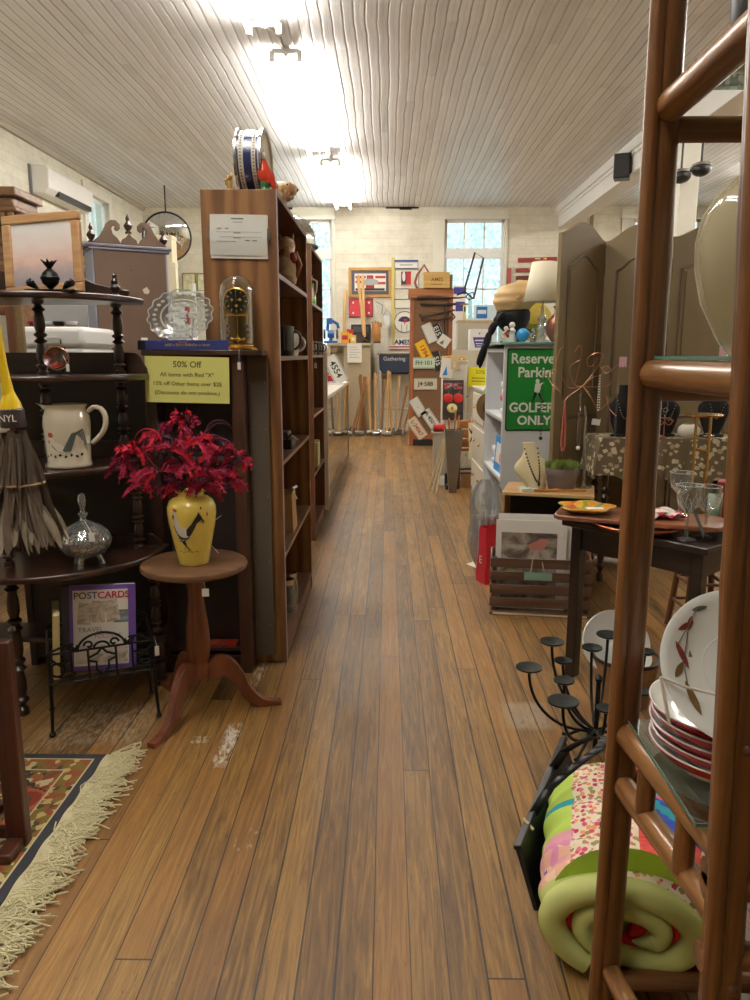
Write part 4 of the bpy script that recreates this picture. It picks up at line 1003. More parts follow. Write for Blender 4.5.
# end filler strip of the first shelf, lighter
nt_ = T('paper_notice', 'stack of typed white paper taped to the end of the tall bookshelf', 'notice', (-.632, 3.309, 1.915), rot=(0, .02, 0))
MB().bb(-.118, .124, -.003, .004, -.094, .080).build('backing_sheet', PAPER, nt_)
def sheet(u, v): return Vector((-.12 + .242 * u, -.004 - .010 * math.sin(PI * v) * (1 - v) - .003 * math.sin(3 * u), -.082 + .165 * v))
MB().grid(sheet, 10, 10).build('front_sheet', mat('office_paper', (222, 222, 214), .8, noise=.02), nt_)
mb = MB(); rnd = random.Random(2)
for (x0, x1, z, h) in ((-.03, .022, .066, .005), (-.022, .018, .052, .002), (-.09, .1, .012, .001), (-.09, -.07, .026, .003), (-.055, -.04, .026, .003), (-.08, .1, -.008, .001), (.03, .05, -.022, .004), (.06, .08, -.022, .004), (-.02, .01, .008, .003), (-.02, .012, -.012, .003), (-.09, -.01, -.026, .002)):
    v = (z + .082) / .165; y = -.0052 - .010 * math.sin(PI * v) * (1 - v) - .0025; mb.bb(x0, x1, y - .0003, y, z - h / 2, z + h / 2)
mb.build('typed_lines', GREYINK, nt_)
MB().bb(.118, .136, -.0052, -.0046, -.02, .03).build('tape', glass('clear_tape', (225, 220, 205), .3, .2, .15), nt_); MB().bb(-.136, -.118, -.0052, -.0046, -.02, .03).build('tape', glass('clear_tape'), nt_)
# ---- on top of the first shelf
dr = T('blue_drum', 'blue and white banded snare drum standing on edge on the tall bookshelf', 'drum', (-.585, 3.47, 2.10), rz=math.radians(-3))
DRR = .135
def ring(mb, x0, x1, r0, r1, seg=48):
    mb.lathe([(r0, x0), (r1, x0), (r1, x1), (r0, x1), (r0, x0)], (0, 0, DRR + .004), seg, RY(PI / 2))
NAVY = mat('navy_lacquer', (38, 48, 98), .2, noise=.06, coat=.8); CHR = mat('chrome', (210, 210, 208), .15, 1.0, noise=.03); CRD = mat('drum_cream', (226, 218, 200), .35)
mb = MB(); ring(mb, -.05, .05, .118, .128); mb.build('shell', CRD, dr)
mb = MB(); ring(mb, -.018, .016, .127, .1295); ring(mb, .034, .042, .127, .1295); ring(mb, -.046, -.04, .127, .1295); mb.build('blue_band', NAVY, dr)
mb = MB(); ring(mb, .048, .058, .120, .138); ring(mb, -.058, -.048, .120, .138); mb.build('rim', CHR, dr)
mb = MB(); ring(mb, .046, .049, .0, .121); ring(mb, -.049, -.046, 0, .121); mb.build('drum_head', mat('drum_skin', (206, 192, 168), .5), dr)
mb = MB()
for k in range(60):
    a = 2 * PI * k / 60
    for x in (-.03, .026): mb.box((x, .129 * math.cos(a), DRR + .004 + .129 * math.sin(a)), (.006, .003, .004), RX(a))
mb.build('black_beads', BLACKP, dr, ang=30)
rf = T('rooster_figurine', 'red and green bird figurine with a white head beside the blue drum', 'figurine', (-.525, 3.37, 2.10))
mb = MB(); mb.lathe([(.001, 0), (.022, .0), (.022, .012), (.016, .02), (.02, .03)], seg=14); mb.mi = 0
mb.tube([(0, 0, .012), (.004, 0, .035), (.0, 0, .05)], [.02, .024, .02], 12); mb.build('green_base', mat('green_glaze', (60, 110, 62), .25, noise=.2, coat=.5), rf)
mb = MB(); mb.tube([(.012, .0, .03), (.006, 0, .05), (-.002, 0, .075), (-.006, 0, .105), (-.004, 0, .13)], [.02, .028, .032, .024, .012], 14); mb.tube([(.02, 0, .07), (.036, 0, .035), (.042, 0, .005)], [.02, .016, .006], 10); mb.build('body', mat('coral_red_glaze', (212, 66, 40), .25, noise=.1, coat=.6), rf)
mb = MB(); mb.ell((-.004, 0, .142), (.014, .012, .016)); mb.tube([(-.004, 0, .155), (.0, 0, .168), (.006, 0, .16)], [.004, .006, .002], 8); mb.tube([(-.016, 0, .142), (-.028, 0, .138)], [.005, .001], 8); mb.build('head', WHITEC, rf)
cf = T('gilt_figure', 'small gilt leaf figure half hidden behind the blue drum', 'figurine', (-.68, 3.40, 2.10))
mb = MB(); mb.lathe([(.001, 0), (.02, 0), (.022, .01), (.012, .02), (.016, .04), (.01, .06), (.004, .07)], seg=12)
for k in range(7): a = k * .9; mb.ell((.014 * math.cos(a), .014 * math.sin(a), .02 + .008 * k), (.010, .006, .012), 8, 6)
mb.build('ornament', mat('gilt_resin', (182, 152, 96), .4, .5, noise=.2), cf)
# carved animal head (tan) on the top edge
bh = T('carved_deer_head', 'tan carved animal head with an open muzzle on top of the tall bookshelf', 'carving', (-.555, 3.92, 2.10), rz=.3)
mb = MB(); mb.tube([(-.01, 0, 0), (-.012, 0, .04), (0, 0, .085), (.03, 0, .115), (.07, 0, .125), (.1, 0, .122)], [.05, .052, .056, .052, .036, .022], 14)
mb.tube([(.02, 0, .085), (.06, 0, .088), (.085, 0, .095)], [.03, .022, .012], 10); mb.build('head', cells('tan_carved_glaze', [(196, 160, 116), (176, 134, 92), (206, 176, 136), (150, 104, 70)], 40, .4), bh, ang=80)
for s in (-1, 1): mb = MB(); mb.tube([(-.01, s * .04, .13), (-.03, s * .07, .15), (-.035, s * .085, .14)], [.016, .018, .004], 8); mb.build('ear', mat('brown_glaze', (150, 100, 66), .35), bh)
mb = MB(); mb.ell((.1, 0, .125), (.012, .016, .010)); mb.ell((.05, .034, .14), .006); mb.ell((.05, -.034, .14), .006); mb.build('nose_and_eyes', BLACKP, bh)
# ---- shelf 1 contents (front edge at X=-.47)
def fig_owl(loc):
    o = T('carved_owl_figure', 'tan and red carved owl figure on the upper level of the tall bookshelf', 'figurine', loc)
    mb = MB(); mb.lathe([(.001, 0), (.045, .0), (.05, .02), (.058, .07), (.055, .12), (.04, .155), (.045, .18), (.04, .205), (.02, .222), (.001, .228)], seg=18); mb.build('body', cells('owl_paint', [(204, 180, 146), (186, 150, 112), (216, 196, 160), (150, 96, 66)], 26, .45), o)
    for s in (-1, 1):
        mb = MB(); mb.tube([(s * .045, -.01, .15), (s * .062, -.015, .09), (s * .05, -.012, .03)], [.012, .02, .006], 8); mb.build('wing', mat('brown_glaze', (150, 100, 66), .35), o)
        mb = MB(); mb.tube([(s * .025, 0, .21), (s * .036, 0, .24)], [.014, .002], 8); mb.build('ear_tuft', mat('brown_glaze'), o)
    mb = MB(); mb.ell((.035, -.03, .12), (.02, .02, .03)); mb.build('red_scarf', DKRED, o)
fig_owl((at(287, 282, 3.86).x, 3.86, Z1[4]))
def mug(loc, label, body, r=.042, h=.10, rz=0):
    o = T('mug', label, 'mug', loc, rz=rz, group='mugs on the tall shelves')
    mb = MB(); mb.lathe([(.001, .004), (r * .86, 0), (r * .95, .006), (r, .03), (r, h), (r * .95, h), (r * .92, .02), (.001, .012)], seg=26); mb.build('body', body, o)
    mb = MB(); mb.tube([(r * .96, 0, h * .82), (r * 1.5, 0, h * .86), (r * 1.85, 0, h * .6), (r * 1.6, 0, h * .3), (r * .97, 0, h * .2)], [.007, .007, .0075, .007, .007], 10); mb.build('handle', body, o, sub=1)
    return o
MK = mat('black_glaze', (38, 36, 36), .15, coat=.8)
mug((at(290, 350, 3.86).x, 3.86, Z1[3]), 'cream handled mug with black glaze on the near tall bookshelf', WHITEC, .045, .11, -.2)
mug((at(284, 350, 3.68).x, 3.68, Z1[3]), 'black glazed mug behind the cream handled mug', MK, .05, .14, .5)
o = T('tea_bowl', 'small black and white bowl at the far end of the mug shelf', 'bowl', (-.545, 4.15, Z1[3])); MB().lathe([(.001, .004), (.025, 0), (.05, .03), (.058, .06), (.053, .06), (.04, .025), (.001, .01)], seg=24).build('bowl', MK, o); mb = MB(); mb.tube(arc((0, 0, .06), .055, 0, 360, 24, 'XY')[:-1], .003, 6, True); mb.build('rim', WHITEC, o)
o = T('black_stapled_camera', 'black metal gadget with a lever on the middle level of the tall bookshelf', 'gadget', (-.535, 3.86, Z1[2])); o.name = 'metal_gadget'
mb = MB(); mb.bb(-.05, .05, -.09, .09, 0, .05); mb.build('body', BLACKP, o, bev=.006); mb = MB(); mb.tube([(.02, -.06, .05), (.045, -.1, .075), (.06, .08, .03)], .006, 8); mb.build('lever', CHR, o); mb = MB(); mb.bb(-.045, .03, -.07, .05, .05, .085); mb.build('upper_block', mat('dull_grey_metal', (96, 94, 92), .4, .7), o, bev=.005)
o = T('paper_bag', 'tan paper bag with a white bow on the lower middle level of the tall bookshelf', 'bag', (-.535, 3.84, Z1[1]))
mb = MB(); mb.grid(lambda u, v: Vector(((.05 * (1 - .12 * v)) * max(-1, min(1, 1.6 * math.cos(2 * PI * u))), .085 * (1 - .1 * v) * max(-1, min(1, 1.6 * math.sin(2 * PI * u))), .20 * v)), 28, 8, True); mb.add([Vector((.05 * a, .085 * b_, .001)) for a, b_ in ((-1, -1), (1, -1), (1, 1), (-1, 1))], [(0, 1, 2, 3)]); mb.build('bag', mat('kraft_paper', (192, 156, 104), .8, noise=.1), o)
mb = MB(); mb.tube([(.03, 0, .2), (.055, .04, .22), (.045, -.04, .225), (.03, 0, .2)], .008, 8); mb.tube([(.04, 0, .2), (.06, .01, .16)], .006, 6); mb.build('bow', WHITEC, o)
def jar(loc, label):
    o = T('glass_jar', label, 'jar', loc, group='glass jars on the bottom shelf')
    MB().lathe([(.001, .002), (.04, 0), (.046, .006), (.046, .11), (.036, .13), (.036, .145)], seg=22).build('glass', glass('jar_glass', (215, 220, 214), .45, .05, .12), o)
    MB().lathe([(.038, .14), (.040, .142), (.040, .17), (.001, .174)], seg=22).build('lid', CHR, o)
for k, (yy, la) in enumerate(((3.62, 'lidded glass jar nearest the camera on the bottom level'), (3.74, 'lidded glass jar second along the bottom level of the shelf'))): jar((-.53, yy + .16, Z1[0]), la)
# ---- second shelf
hm = T('silver_helmet', 'shiny silver helmet on top of the farther bookshelf', 'helmet', (-.70, 5.86, 2.20))
mb = MB(); mb.lathe([(.15, 0), (.158, .03), (.155, .09), (.135, .15), (.095, .195), (.045, .216), (.001, .22)], seg=32); mb.build('dome', CHR, hm)
mb = MB(); mb.tube(arc((0, 0, .012), .165, 0, 360, 36, 'XY')[:-1], .012, 8, True); mb.build('brim', mat('dull_grey_metal'), hm)
mb = MB(); mb.tube([(-.15, 0, .07), (-.09, 0, .19), (0, 0, .228), (.09, 0, .19), (.15, 0, .07)], [.004, .014, .018, .014, .004], 8); mb.build('comb', CHR, hm)
o = T('white_pitcher', 'white vase with a handle above the green bottle on the farther bookshelf', 'vase', (-.625, 5.92, Z2[4])); MB().lathe([(.001, 0), (.045, 0), (.06, .05), (.055, .11), (.035, .15), (.04, .19), (.05, .21), (.045, .21), (.03, .15), (.001, .02)], seg=22).build('body', CREAMC, o); mb = MB(); mb.tube([(.04, 0, .19), (.08, 0, .17), (.075, 0, .1), (.055, 0, .06)], .008, 8); mb.build('handle', CREAMC, o)
o = T('green_bottle', 'bright green glass bottle on the upper level of the farther bookshelf', 'bottle', (-.60, 6.12, Z2[4])); GRG = mat('bright_green_glass', (90, 200, 40), .15, coat=.8); MB().lathe([(.001, 0), (.03, 0), (.033, .01), (.03, .08), (.012, .11), (.011, .15)], seg=18).build('body', GRG, o); MB().lathe([(.013, .15), (.013, .17), (.001, .172)], seg=12).build('stopper', GRG, o)
for k in range(4):
    mug((-.61 + .004 * k, 5.78 + .19 * k, Z2[3]), ['first dark mug in the row on the farther bookshelf', 'second dark mug in the row on the farther bookshelf', 'third dark mug in the row on the farther bookshelf', 'last dark mug in the row, nearest the windows'][k], [MK, mat('brown_stoneware', (92, 62, 46), .3, noise=.2, coat=.4)][k % 2], .05, .105, -.2)
strtag(bpy.data.objects['tall_bookshelf.001'], (.16, -.3, 1.41), (.165, -.3, 1.36), TAGM, .02, .04)
for k in range(4):
    o = T('cream_book', ['first cream book from the camera on the farther bookshelf', 'second cream book on the farther bookshelf', 'third cream book on the farther bookshelf', 'fourth cream book on the farther bookshelf'][k], 'book', (-.62, 6.05 + .05 * k, Z2[1] + .003), group='cream books on the farther bookshelf')
    hh = [.2, .19, .21, .195][k]; MB().bb(-.05, .055, -.02, .02, 0, hh).build('cover', mat('cream_card'), o, bev=.002); MB().bb(-.045, .05, -.016, .016, hh - .004, hh + .0005).build('pages', PAPER, o)
# ------------------------------------------------------------------ left background
sc_ = T('secretary_cabinet', 'tall brown-backed secretary cabinet with swan-neck top and pointed finials', 'cabinet', (at(128.5, 300, 5.5).x, 5.5, 0), rz=math.radians(32))
SB = mat('brown_back_panel', (98, 76, 60), .6, noise=.14, nscale=7); SBL = mat('blue_grey_side_paint', (150, 156, 178), .45, noise=.08)
SW, SD, SH = .245, .13, 2.12
MB().bb(-SW, SW, -SD, -SD + .02, .1, SH).build('back_panel', SB, sc_, bev=.003)
for s in (-1, 1): MB().bb(s * SW - .012, s * SW + .012, -SD + .001, SD, 0, SH).build('side_panel', SBL, sc_, bev=.003)
MB().bb(-SW, SW, SD - .02, SD, .1, SH).build('front_panel', DARKWZ, sc_, bev=.003)
MB().bb(-SW - .002, -SW + .055, -SD - .012, -SD + .001, .1, SH).build('corner_stile', SB, sc_, bev=.003)
mb = MB(); mb.bb(-SW - .03, SW + .03, -SD - .006, SD + .03, SH, SH + .02); mb.bb(-SW - .055, SW + .045, -SD - .01, SD + .05, SH + .02, SH + .045); mb.build('cornice', mat('blue_brown_cornice', (112, 108, 120), .45), sc_, bev=.008)
for s in (-1, 1):
    pts = []
    P0 = [(.245, 0), (.23, .02), (.2, .045), (.17, .09), (.15, .13), (.12, .155), (.085, .155), (.06, .13), (.06, .10), (.078, .085), (.095, .095)]
    Q0 = [(.09, .118), (.105, .12), (.118, .10), (.11, .065), (.08, .04), (.055, .0)]
    MB().prism([(s * x, z) for x, z in P0 + Q0], .025, TR(0, -SD + .02, SH + .045) @ RX(PI / 2)).build('swan_neck', SB, sc_, bev=.003)
MB().prism([(-.06, 0), (-.045, .035), (-.02, .05), (0, .075), (.02, .05), (.045, .035), (.06, 0)], .025, TR(0, -SD + .02, SH + .045) @ RX(PI / 2)).build('center_block', SB, sc_, bev=.003)
FIN = [(.022, 0), (.022, .012), (.012, .02), (.026, .04), (.03, .055), (.016, .075), (.010, .085), (.015, .1), (.010, .115), (.001, .135)]
MB().lathe(FIN, (0, -SD + .02, SH + .12), 14).build('finial', DARKWZ, sc_)
for s in (-1, 1): MB().lathe(FIN, (s * (SW + .0), -SD + .04, SH + .045), 14).build('finial', DARKWZ, sc_)
PNT = mat('worn_pale_patch', (196, 184, 172), .7)
mb = MB(); mb.prism([(.07, 1.87), (.1, 1.89), (.12, 1.86), (.105, 1.84), (.08, 1.845)], .001, TR(0, -SD - .0002, 0) @ RX(PI / 2)); mb.build('pale_scuff', PNT, sc_)
mb = MB(); mb.bb(.04, .085, -SD - .003, -SD, 1.50, 1.54); mb.build('paper_label', PAPER, sc_)
for (x, z, r) in ((-.07, 1.78, .009), (.0, 2.0, .005), (.2, 1.7, .004), (-.2, 1.85, .005)): 
    mb = MB(); mb.cyl((x, -SD - .0015, z), (x, -SD, z), r, seg=10); mb.build('screw_hole', BLACKP, sc_)
# convex security mirror hung from the ceiling
mc = at(167, 237, 12.6)
mr = T('convex_mirror', 'round convex security mirror with a black rim hanging under the ceiling', 'mirror', tuple(mc), rot=(math.radians(14), 0, math.radians(14)))
mb = MB(); R0 = .375
mb.lathe([(R0 * math.sin(t * .9 / .9), -(math.cos(t) - math.cos(.75)) * .33) for t in [.001] + [.75 * i / 14 for i in range(1, 15)]], (0, 0, 0), 40, RX(-PI / 2) @ Matrix.Diagonal((1.46, 1.46, 1, 1)))
mb.build('mirror_glass', mat('mirror_silver', (236, 238, 238), .03, 1.0, noise=0), mr)
mb = MB(); mb.tube([(R0 * math.cos(a), 0, R0 * math.sin(a)) for a in [2 * PI * i / 48 for i in range(48)]], .015, 8, True); mb.build('rim', BLACKP, mr)
mb = MB(); mb.cyl((0, .02, 0), (0, .02, .0), .01); mb.lathe([(R0, .0), (R0, .02), (.001, .03)], (0, 0, 0), 32, RX(-PI / 2)); mb.build('backing', BLACKP, mr)
mb = MB(); up = mr.matrix_basis.to_3x3().inverted() @ Vector((0, 0, 1)); a0 = Vector((0, .02, R0 - .01)); mb.tube([a0, a0 + up * (CEIL - mc.z - R0 * .97)], .012, 8); mb.build('hanger_rod', BLACKP, mr)
# air conditioner
ac = T('wall_air_conditioner', 'white air conditioner unit mounted high on the side wall', 'air conditioner', (LX, 10.65, 3.42))
ACW = mat('white_plastic', (232, 230, 224), .4, noise=.03)
MB().prism([(0, 0), (.17, .0), (.24, .07), (.25, .30), (.20, .335), (0, .335)], 1.45, TR(0, .72, 0) @ RX(PI / 2)).build('body', ACW, ac, bev=.015)
mb = MB(); mb.bb(.17, .245, -.45, .62, .012, .075); mb.build('outlet', BLACKP, ac)
mb = MB(); mb.box((.225, .08, .045), (.006, 1.04, .02), RY(.6)); mb.build('louver', ACW, ac)
mb = MB(); mb.bb(0, .03, -.76, -.73, -.02, .34); mb.build('mounting_edge', mat('grey_plastic', (120, 120, 116), .5), ac)
# carved wooden top at the far left edge
cw = at(6, 214, 6.4)
cv = T('carved_wooden_cabinet', 'carved oak cabinet whose stepped cornice shows at the top left edge', 'cabinet', (cw.x - .28, 6.6, 0))
CWD = wood('carved_oak', (84, 56, 34), (134, 98, 64), 'X', .45, 18)
MB().bb(-.34, .34, -.2, .2, 0, 2.30).build('body', CWD, cv, bev=.004)
MB().bb(-.36, .36, -.22, .22, 2.30, 2.36).build('lower_moulding', CWD, cv, bev=.015)
mb = MB()
for k in range(12): mb.cyl((-.33 + .06 * k, -.2, 2.36), (-.33 + .06 * k, -.235, 2.56), .024, .032, 10)
for k in range(6): mb.cyl((.335, -.17 + .066 * k, 2.36), (.365, -.17 + .066 * k, 2.56), .024, .032, 10)
mb.bb(-.345, .345, -.2, .2, 2.36, 2.56); mb.build('carved_frieze', CWD, cv)
mb = MB(); mb.bb(-.39, .39, -.26, .24, 2.56, 2.60); mb.bb(-.36, .36, -.225, .22, 2.60, 2.68); mb.bb(-.4, .4, -.27, .24, 2.68, 2.75); mb.build('cornice', CWD, cv, bev=.012)
# framed mirror seen through the whatnot on the left
fm = at(12, 440, 4.1)
mg_ = T('standing_mirror', 'brown and gold framed mirror standing behind the whatnot at the left', 'mirror', (fm.x - .22, 4.1, .70), rz=.12)
mb = MB(); mb.bb(.24, .29, -.02, .02, 0, .98); mb.bb(-.29, -.24, -.02, .02, 0, .98); mb.bb(-.24, .24, -.02, .02, .93, .98); mb.bb(-.24, .24, -.02, .02, 0, .05); mb.build('frame', wood('brown_frame', (88, 54, 30), (124, 80, 48), 'Z', .4, 20), mg_, bev=.006)
mb = MB(); mb.bb(.29, .325, -.015, .015, 0, .98); mb.build('gilt_edge', mat('tarnished_gilt', (126, 104, 72), .5, .3, noise=.3, nscale=60), mg_, bev=.003)
MB().bb(-.242, .242, -.004, .004, .048, .932).build('mirror_glass', mat('mirror_silver'), mg_)
# low table it stands on
lt = T('low_side_table', 'low dark side table carrying the framed mirror', 'side table', (fm.x - .2, 4.15, 0)); MB().bb(-.36, .36, -.2, .2, .67, .70).build('table_top', DARKW, lt, bev=.004)
for sx in (-.32, .32):
    for sy in (-.16, .16): MB().lathe(turned(.67, .024, 3), (sx, sy, 0), 12).build('leg', DARKWZ, lt)
# white chest and things standing on it, grey board, blue-striped boards
wc = T('white_storage_chest', 'white storage chest seen between the whatnot shelves', 'chest', (at(72, 360, 4.7).x - .02, 4.78, 0))
WPL = mat('white_chest_paint', (226, 226, 222), .4, noise=.03)
MB().bb(-.48, .17, -.26, .26, 0, 1.46).build('body', WPL, wc, bev=.02); MB().bb(-.49, .18, -.27, .27, 1.46, 1.585).build('lid', WPL, wc, bev=.03); mb = MB(); mb.bb(-.05, .05, -.29, -.27, 1.48, 1.52); mb.build('latch', CHR, wc, bev=.006)
gb = T('grey_board', 'plain grey board standing behind the white storage chest', 'board', (at(66, 330, 6.0).x - .02, 6.0, 0)); MB().bb(-.20, .20, -.01, .01, 0, 1.80).build('panel', mat('cool_grey_board', (168, 168, 170), .6, noise=.05), gb, bev=.003); MB().bb(.205, .40, -.012, .012, 0, 1.82).build('white_panel', WPL, gb, bev=.003)
for s in (-.15, .15): mb = MB(); mb.bb(s - .02, s + .02, -.12, .12, 0, .03); mb.build('foot', DARKWZ, gb)
sk = T('striped_blue_boards', 'blue and yellow striped narrow board standing by the toy shelf', 'board', (at(83.5, 320, 6.3).x, 6.3, 0)); MB().bb(-.035, .03, -.01, .01, 0, 1.95).build('board', mat('strong_blue', (60, 84, 160), .4, noise=.25, nscale=40), sk, bev=.003); MB().bb(.03, .045, -.012, .012, 0, 1.95).build('yellow_edge', YEL, sk)
MB().bb(-.06, .07, -.1, .1, 0, .025).build('foot', BLACKP, sk)
cap_ = T('dark_red_basket', 'row of dark red and white crockery on top of the white chest', 'crockery', (at(50, 330, 4.8).x, 4.8, 1.585)); cap_.name = 'crockery_tray'
MB().bb(-.15, .2, -.09, .09, 0, .012).build('tray', DARKW, cap_, bev=.004)
for k in range(4): MB().lathe([(.02, .012), (.034, .02), (.04, .04), (.035, .042), (.02, .02)], (-.1 + .08 * k, 0, 0), 16).build('bowl', [DKRED, WHITEC, MK, WHITEC][k], cap_)
# toy shelf with yellow trucks and a red toy car
ts = at(92, 330, 7.0)
tsx, tsy = ts.x, 7.05
tsf = T('toy_shelf', 'narrow white shelf unit with toy trucks behind the secretary cabinet', 'shelf unit', (tsx, tsy, 0))
TZ = [1.22, 1.62, 1.98, 2.20]
for s in (-1, 1): MB().bb(s * .21 - .012, s * .21 + .012, -.15, .15, 0, 2.45).build('side_panel', WPL, tsf, bev=.003)
MB().bb(-.198, .198, .138, .15, 0, 2.45).build('back_panel', mat('cool_grey_board'), tsf)
for z in [.3, .7] + TZ: MB().bb(-.198, .198, -.148, .138, z - .02, z).build('shelf', WPL, tsf, bev=.002)
def toy_truck(name, label, loc, c, s=1.0, cab=True):
    o = T(name, label, 'toy', loc)
    m = mat('toy_' + name + str(c[0]), c, .3, noise=.04, coat=.5)
    MB().prism([(-.1, .02), (.1, .02), (.1, .05), (.06, .055), (.04, .09), (-.02, .095), (-.05, .058), (-.1, .055)], .08, TR(0, .04, 0) @ RX(PI / 2)).build('body', m, o, bev=.006)
    MB().prism([(.035, .058), (.052, .058), (.038, .085), (.0, .088), (0, .058)], .084, TR(0, .042, 0) @ RX(PI / 2)).build('window', MK, o)
    for sx in (-.06, .06):
        for sy in (-.04, .04): mb = MB(); mb.cyl((sx, sy - .01, .024), (sx, sy + .01, .024), .024, seg=16); mb.cyl((sx, sy - .012, .024), (sx, sy + .012, .024), .012, seg=12); mb.build('wheel', BLACKP, o)
    o.scale = (s, s, s); return o
toy_truck('toy_car', 'red toy car on the white toy shelf', (tsx - .02, tsy - .06, TZ[1]), (178, 34, 44), 1.25)
toy_truck('toy_truck', 'large yellow toy truck on the top board of the toy shelf', (tsx - .05, tsy - .05, TZ[3]), (232, 190, 30), 1.5)
toy_truck('toy_truck', 'smaller yellow toy truck one board below the large one', (tsx - .02, tsy - .05, TZ[2]), (220, 176, 36), 1.2)
o = T('red_toy_box', 'red toy box on the lowest visible board of the toy shelf', 'box', (tsx, tsy - .05, TZ[0])); MB().bb(-.11, .11, -.06, .06, 0, .15).build('box', mat('toy_red', (206, 56, 44), .4), o, bev=.003); MB().bb(-.08, .08, -.0615, -.06, .05, .11).build('label_panel', PAPER, o)
# cream boxes stacked on a pole stand right of the secretary
bs = at(180, 330, 7.4)
bst = T('white_display_stand', 'white two board display stand right of the secretary cabinet', 'stand', (bs.x, 7.4, 0))
for z in (.5, 1.58, 2.0): MB().bb(-.12, .14, -.12, .12, z - .02, z).build('board', WPL, bst, bev=.003)
for sx in (-.11, .13): MB().bb(sx - .012, sx + .012, .09, .115, 0, 2.1).build('post', WPL, bst)
CRB = mat('cream_enamel', (224, 212, 180), .35, noise=.04)
def bx(name, label, loc, d, m, rz=0, cat='box'):
    o = T(name, label, cat, loc, rz=rz); MB().bb(-d[0] / 2, d[0] / 2, -d[1] / 2, d[1] / 2, 0, d[2] * .86).build('body', m, o, bev=.004); MB().bb(-d[0] / 2 - .003, d[0] / 2 + .003, -d[1] / 2 - .003, d[1] / 2 + .003, d[2] * .86, d[2]).build('lid', m, o, bev=.004); return o
b1 = bx('cream_tin', 'cream tin box with a dark side on the upper board of the white stand', (bs.x - .05, 7.33, 2.0), (.13, .12, .27), CRB, .1); MB().bb(-.075, -.0655, -.055, .055, .06, .16).build('dark_panel', BLACKP, b1)
bx('cream_tin', 'topmost cream tin box balanced above the dark sided tin', (bs.x - .08, 7.33, 2.27), (.17, .13, .24), CRB, -.08)
b3 = bx('white_dollhouse_frame', 'white stacked wooden bits on the lower board of the white stand', (bs.x + .02, 7.33, 1.58), (.2, .14, .12), WPL, .2); b3.name = 'wooden_bits'
bx('white_block', 'white block on top of the stacked wooden bits', (bs.x, 7.33, 1.70), (.12, .1, .17), WPL, .5)
bx('brown_tin', 'dark red tin beside the white block', (bs.x + .085, 7.36, 1.70), (.05, .05, .17), DKRED)
# wall shelf with framed pictures at the back left
wsx = at(198, 292, 14.2)
wsf = T('wall_shelf', 'small white wall shelf with framed certificates left of the tall bookshelf', 'shelf', (wsx.x - .1, BACK, wsx.z - .03))
MB().bb(-.6, .35, -.25, 0, 0, .04).build('board', WPL, wsf, bev=.003)
for s in (-.4, .2): MB().prism([(0, 0), (-.18, 0), (0, -.18)], .03, TR(s, 0, 0) @ Matrix(((0, 0, 1, 0), (1, 0, 0, 0), (0, 1, 0, 0), (0, 0, 0, 1)))).build('bracket', WPL, wsf)
for k, (dx, la) in enumerate(((-.13, 'framed certificate at the left on the small wall shelf'), (.14, 'framed certificate at the right on the small wall shelf'))):
    o = T('framed_certificate', la, 'picture', (wsx.x - .05 + dx, BACK - .12, wsx.z + .01), rot=(-.1, 0, 0)); MB().bb(-.13, .13, -.01, .01, 0, .34).build('frame', mat('olive_frame', (128, 120, 70), .5), o, bev=.003); MB().bb(-.105, .105, -.012, -.0095, .025, .315).build('print', cells('faded_certificate', [(214, 208, 170), (200, 196, 160), (190, 184, 150)], 20, .6), o)
# ------------------------------------------------------------------ glass showcase past the second shelf
sx0, sx1, sy0, sy1, shh = -.95, -.545, 6.84, 10.5, 1.02
scz = T('glass_showcase', 'low glass fronted showcase with pale frame beyond the second bookshelf', 'showcase', ((sx0 + sx1) / 2, (sy0 + sy1) / 2, 0))
ex, ey = (sx0 + sx1) / 2, (sy0 + sy1) / 2
PF = mat('pale_showcase_frame', (196, 184, 166), .45, noise=.05); BRF = mat('bronze_showcase_frame', (120, 100, 76), .4, .4)
def sb(name, m, x0, x1, y0, y1, z0, z1, bev=.003): return MB().bb(x0 - ex, x1 - ex, y0 - ey, y1 - ey, z0, z1).build(name, m, scz, bev=bev)
sb('end_panel', PF, sx0, sx1, sy0, sy0 + .03, 0, 1.44); sb('end_panel', PF, sx0, sx1, sy1 - .03, sy1, 0, shh)
sb('back_panel', PF, sx0, sx0 + .02, sy0 + .03, sy1 - .03, 0, shh); sb('base', BRF, sx0 + .02, sx1, sy0 + .03, sy1 - .03, .0, .09)
sb('deck', PF, sx0 + .02, sx1 - .015, sy0 + .03, sy1 - .03, .09, .105); sb('top', PF, sx0, sx1, sy0 + .03, sy1, shh, shh + .035)
sb('corner_post', BRF, sx1 - .02, sx1, sy0 + .03, sy0 + .075, .09, shh); sb('corner_post', BRF, sx1 - .02, sx1, sy1 - .06, sy1 - .03, .09, shh)
sb('front_glass', glass('showcase_glass', (222, 228, 222), .55), sx1 - .012, sx1 - .006, sy0 + .075, sy1 - .06, .09, shh, 0)
sb('glass_shelf', glass('showcase_glass'), sx0 + .03, sx1 - .03, sy0 + .08, sy1 - .08, .55, .556, 0)
for k, (yy, la, m) in enumerate(((7.4, 'white bowl inside the glass showcase nearest the camera', WHITEC), (8.3, 'cream bowl in the middle of the glass showcase', CREAMC), (9.3, 'white bowl at the far end inside the glass showcase', WHITEC))):
    o = T('showcase_bowl', la, 'bowl', (-.72, yy, .105)); MB().lathe([(.001, .004), (.05, 0), (.1, .06), (.11, .10), (.1, .1), (.05, .02), (.001, .015)], seg=24).build('bowl', m, o); mb = MB(); mb.tube(arc((0, 0, .1), .105, 0, 360, 24, 'XY')[:-1], .004, 6, True); mb.build('rim', DKRED, o)
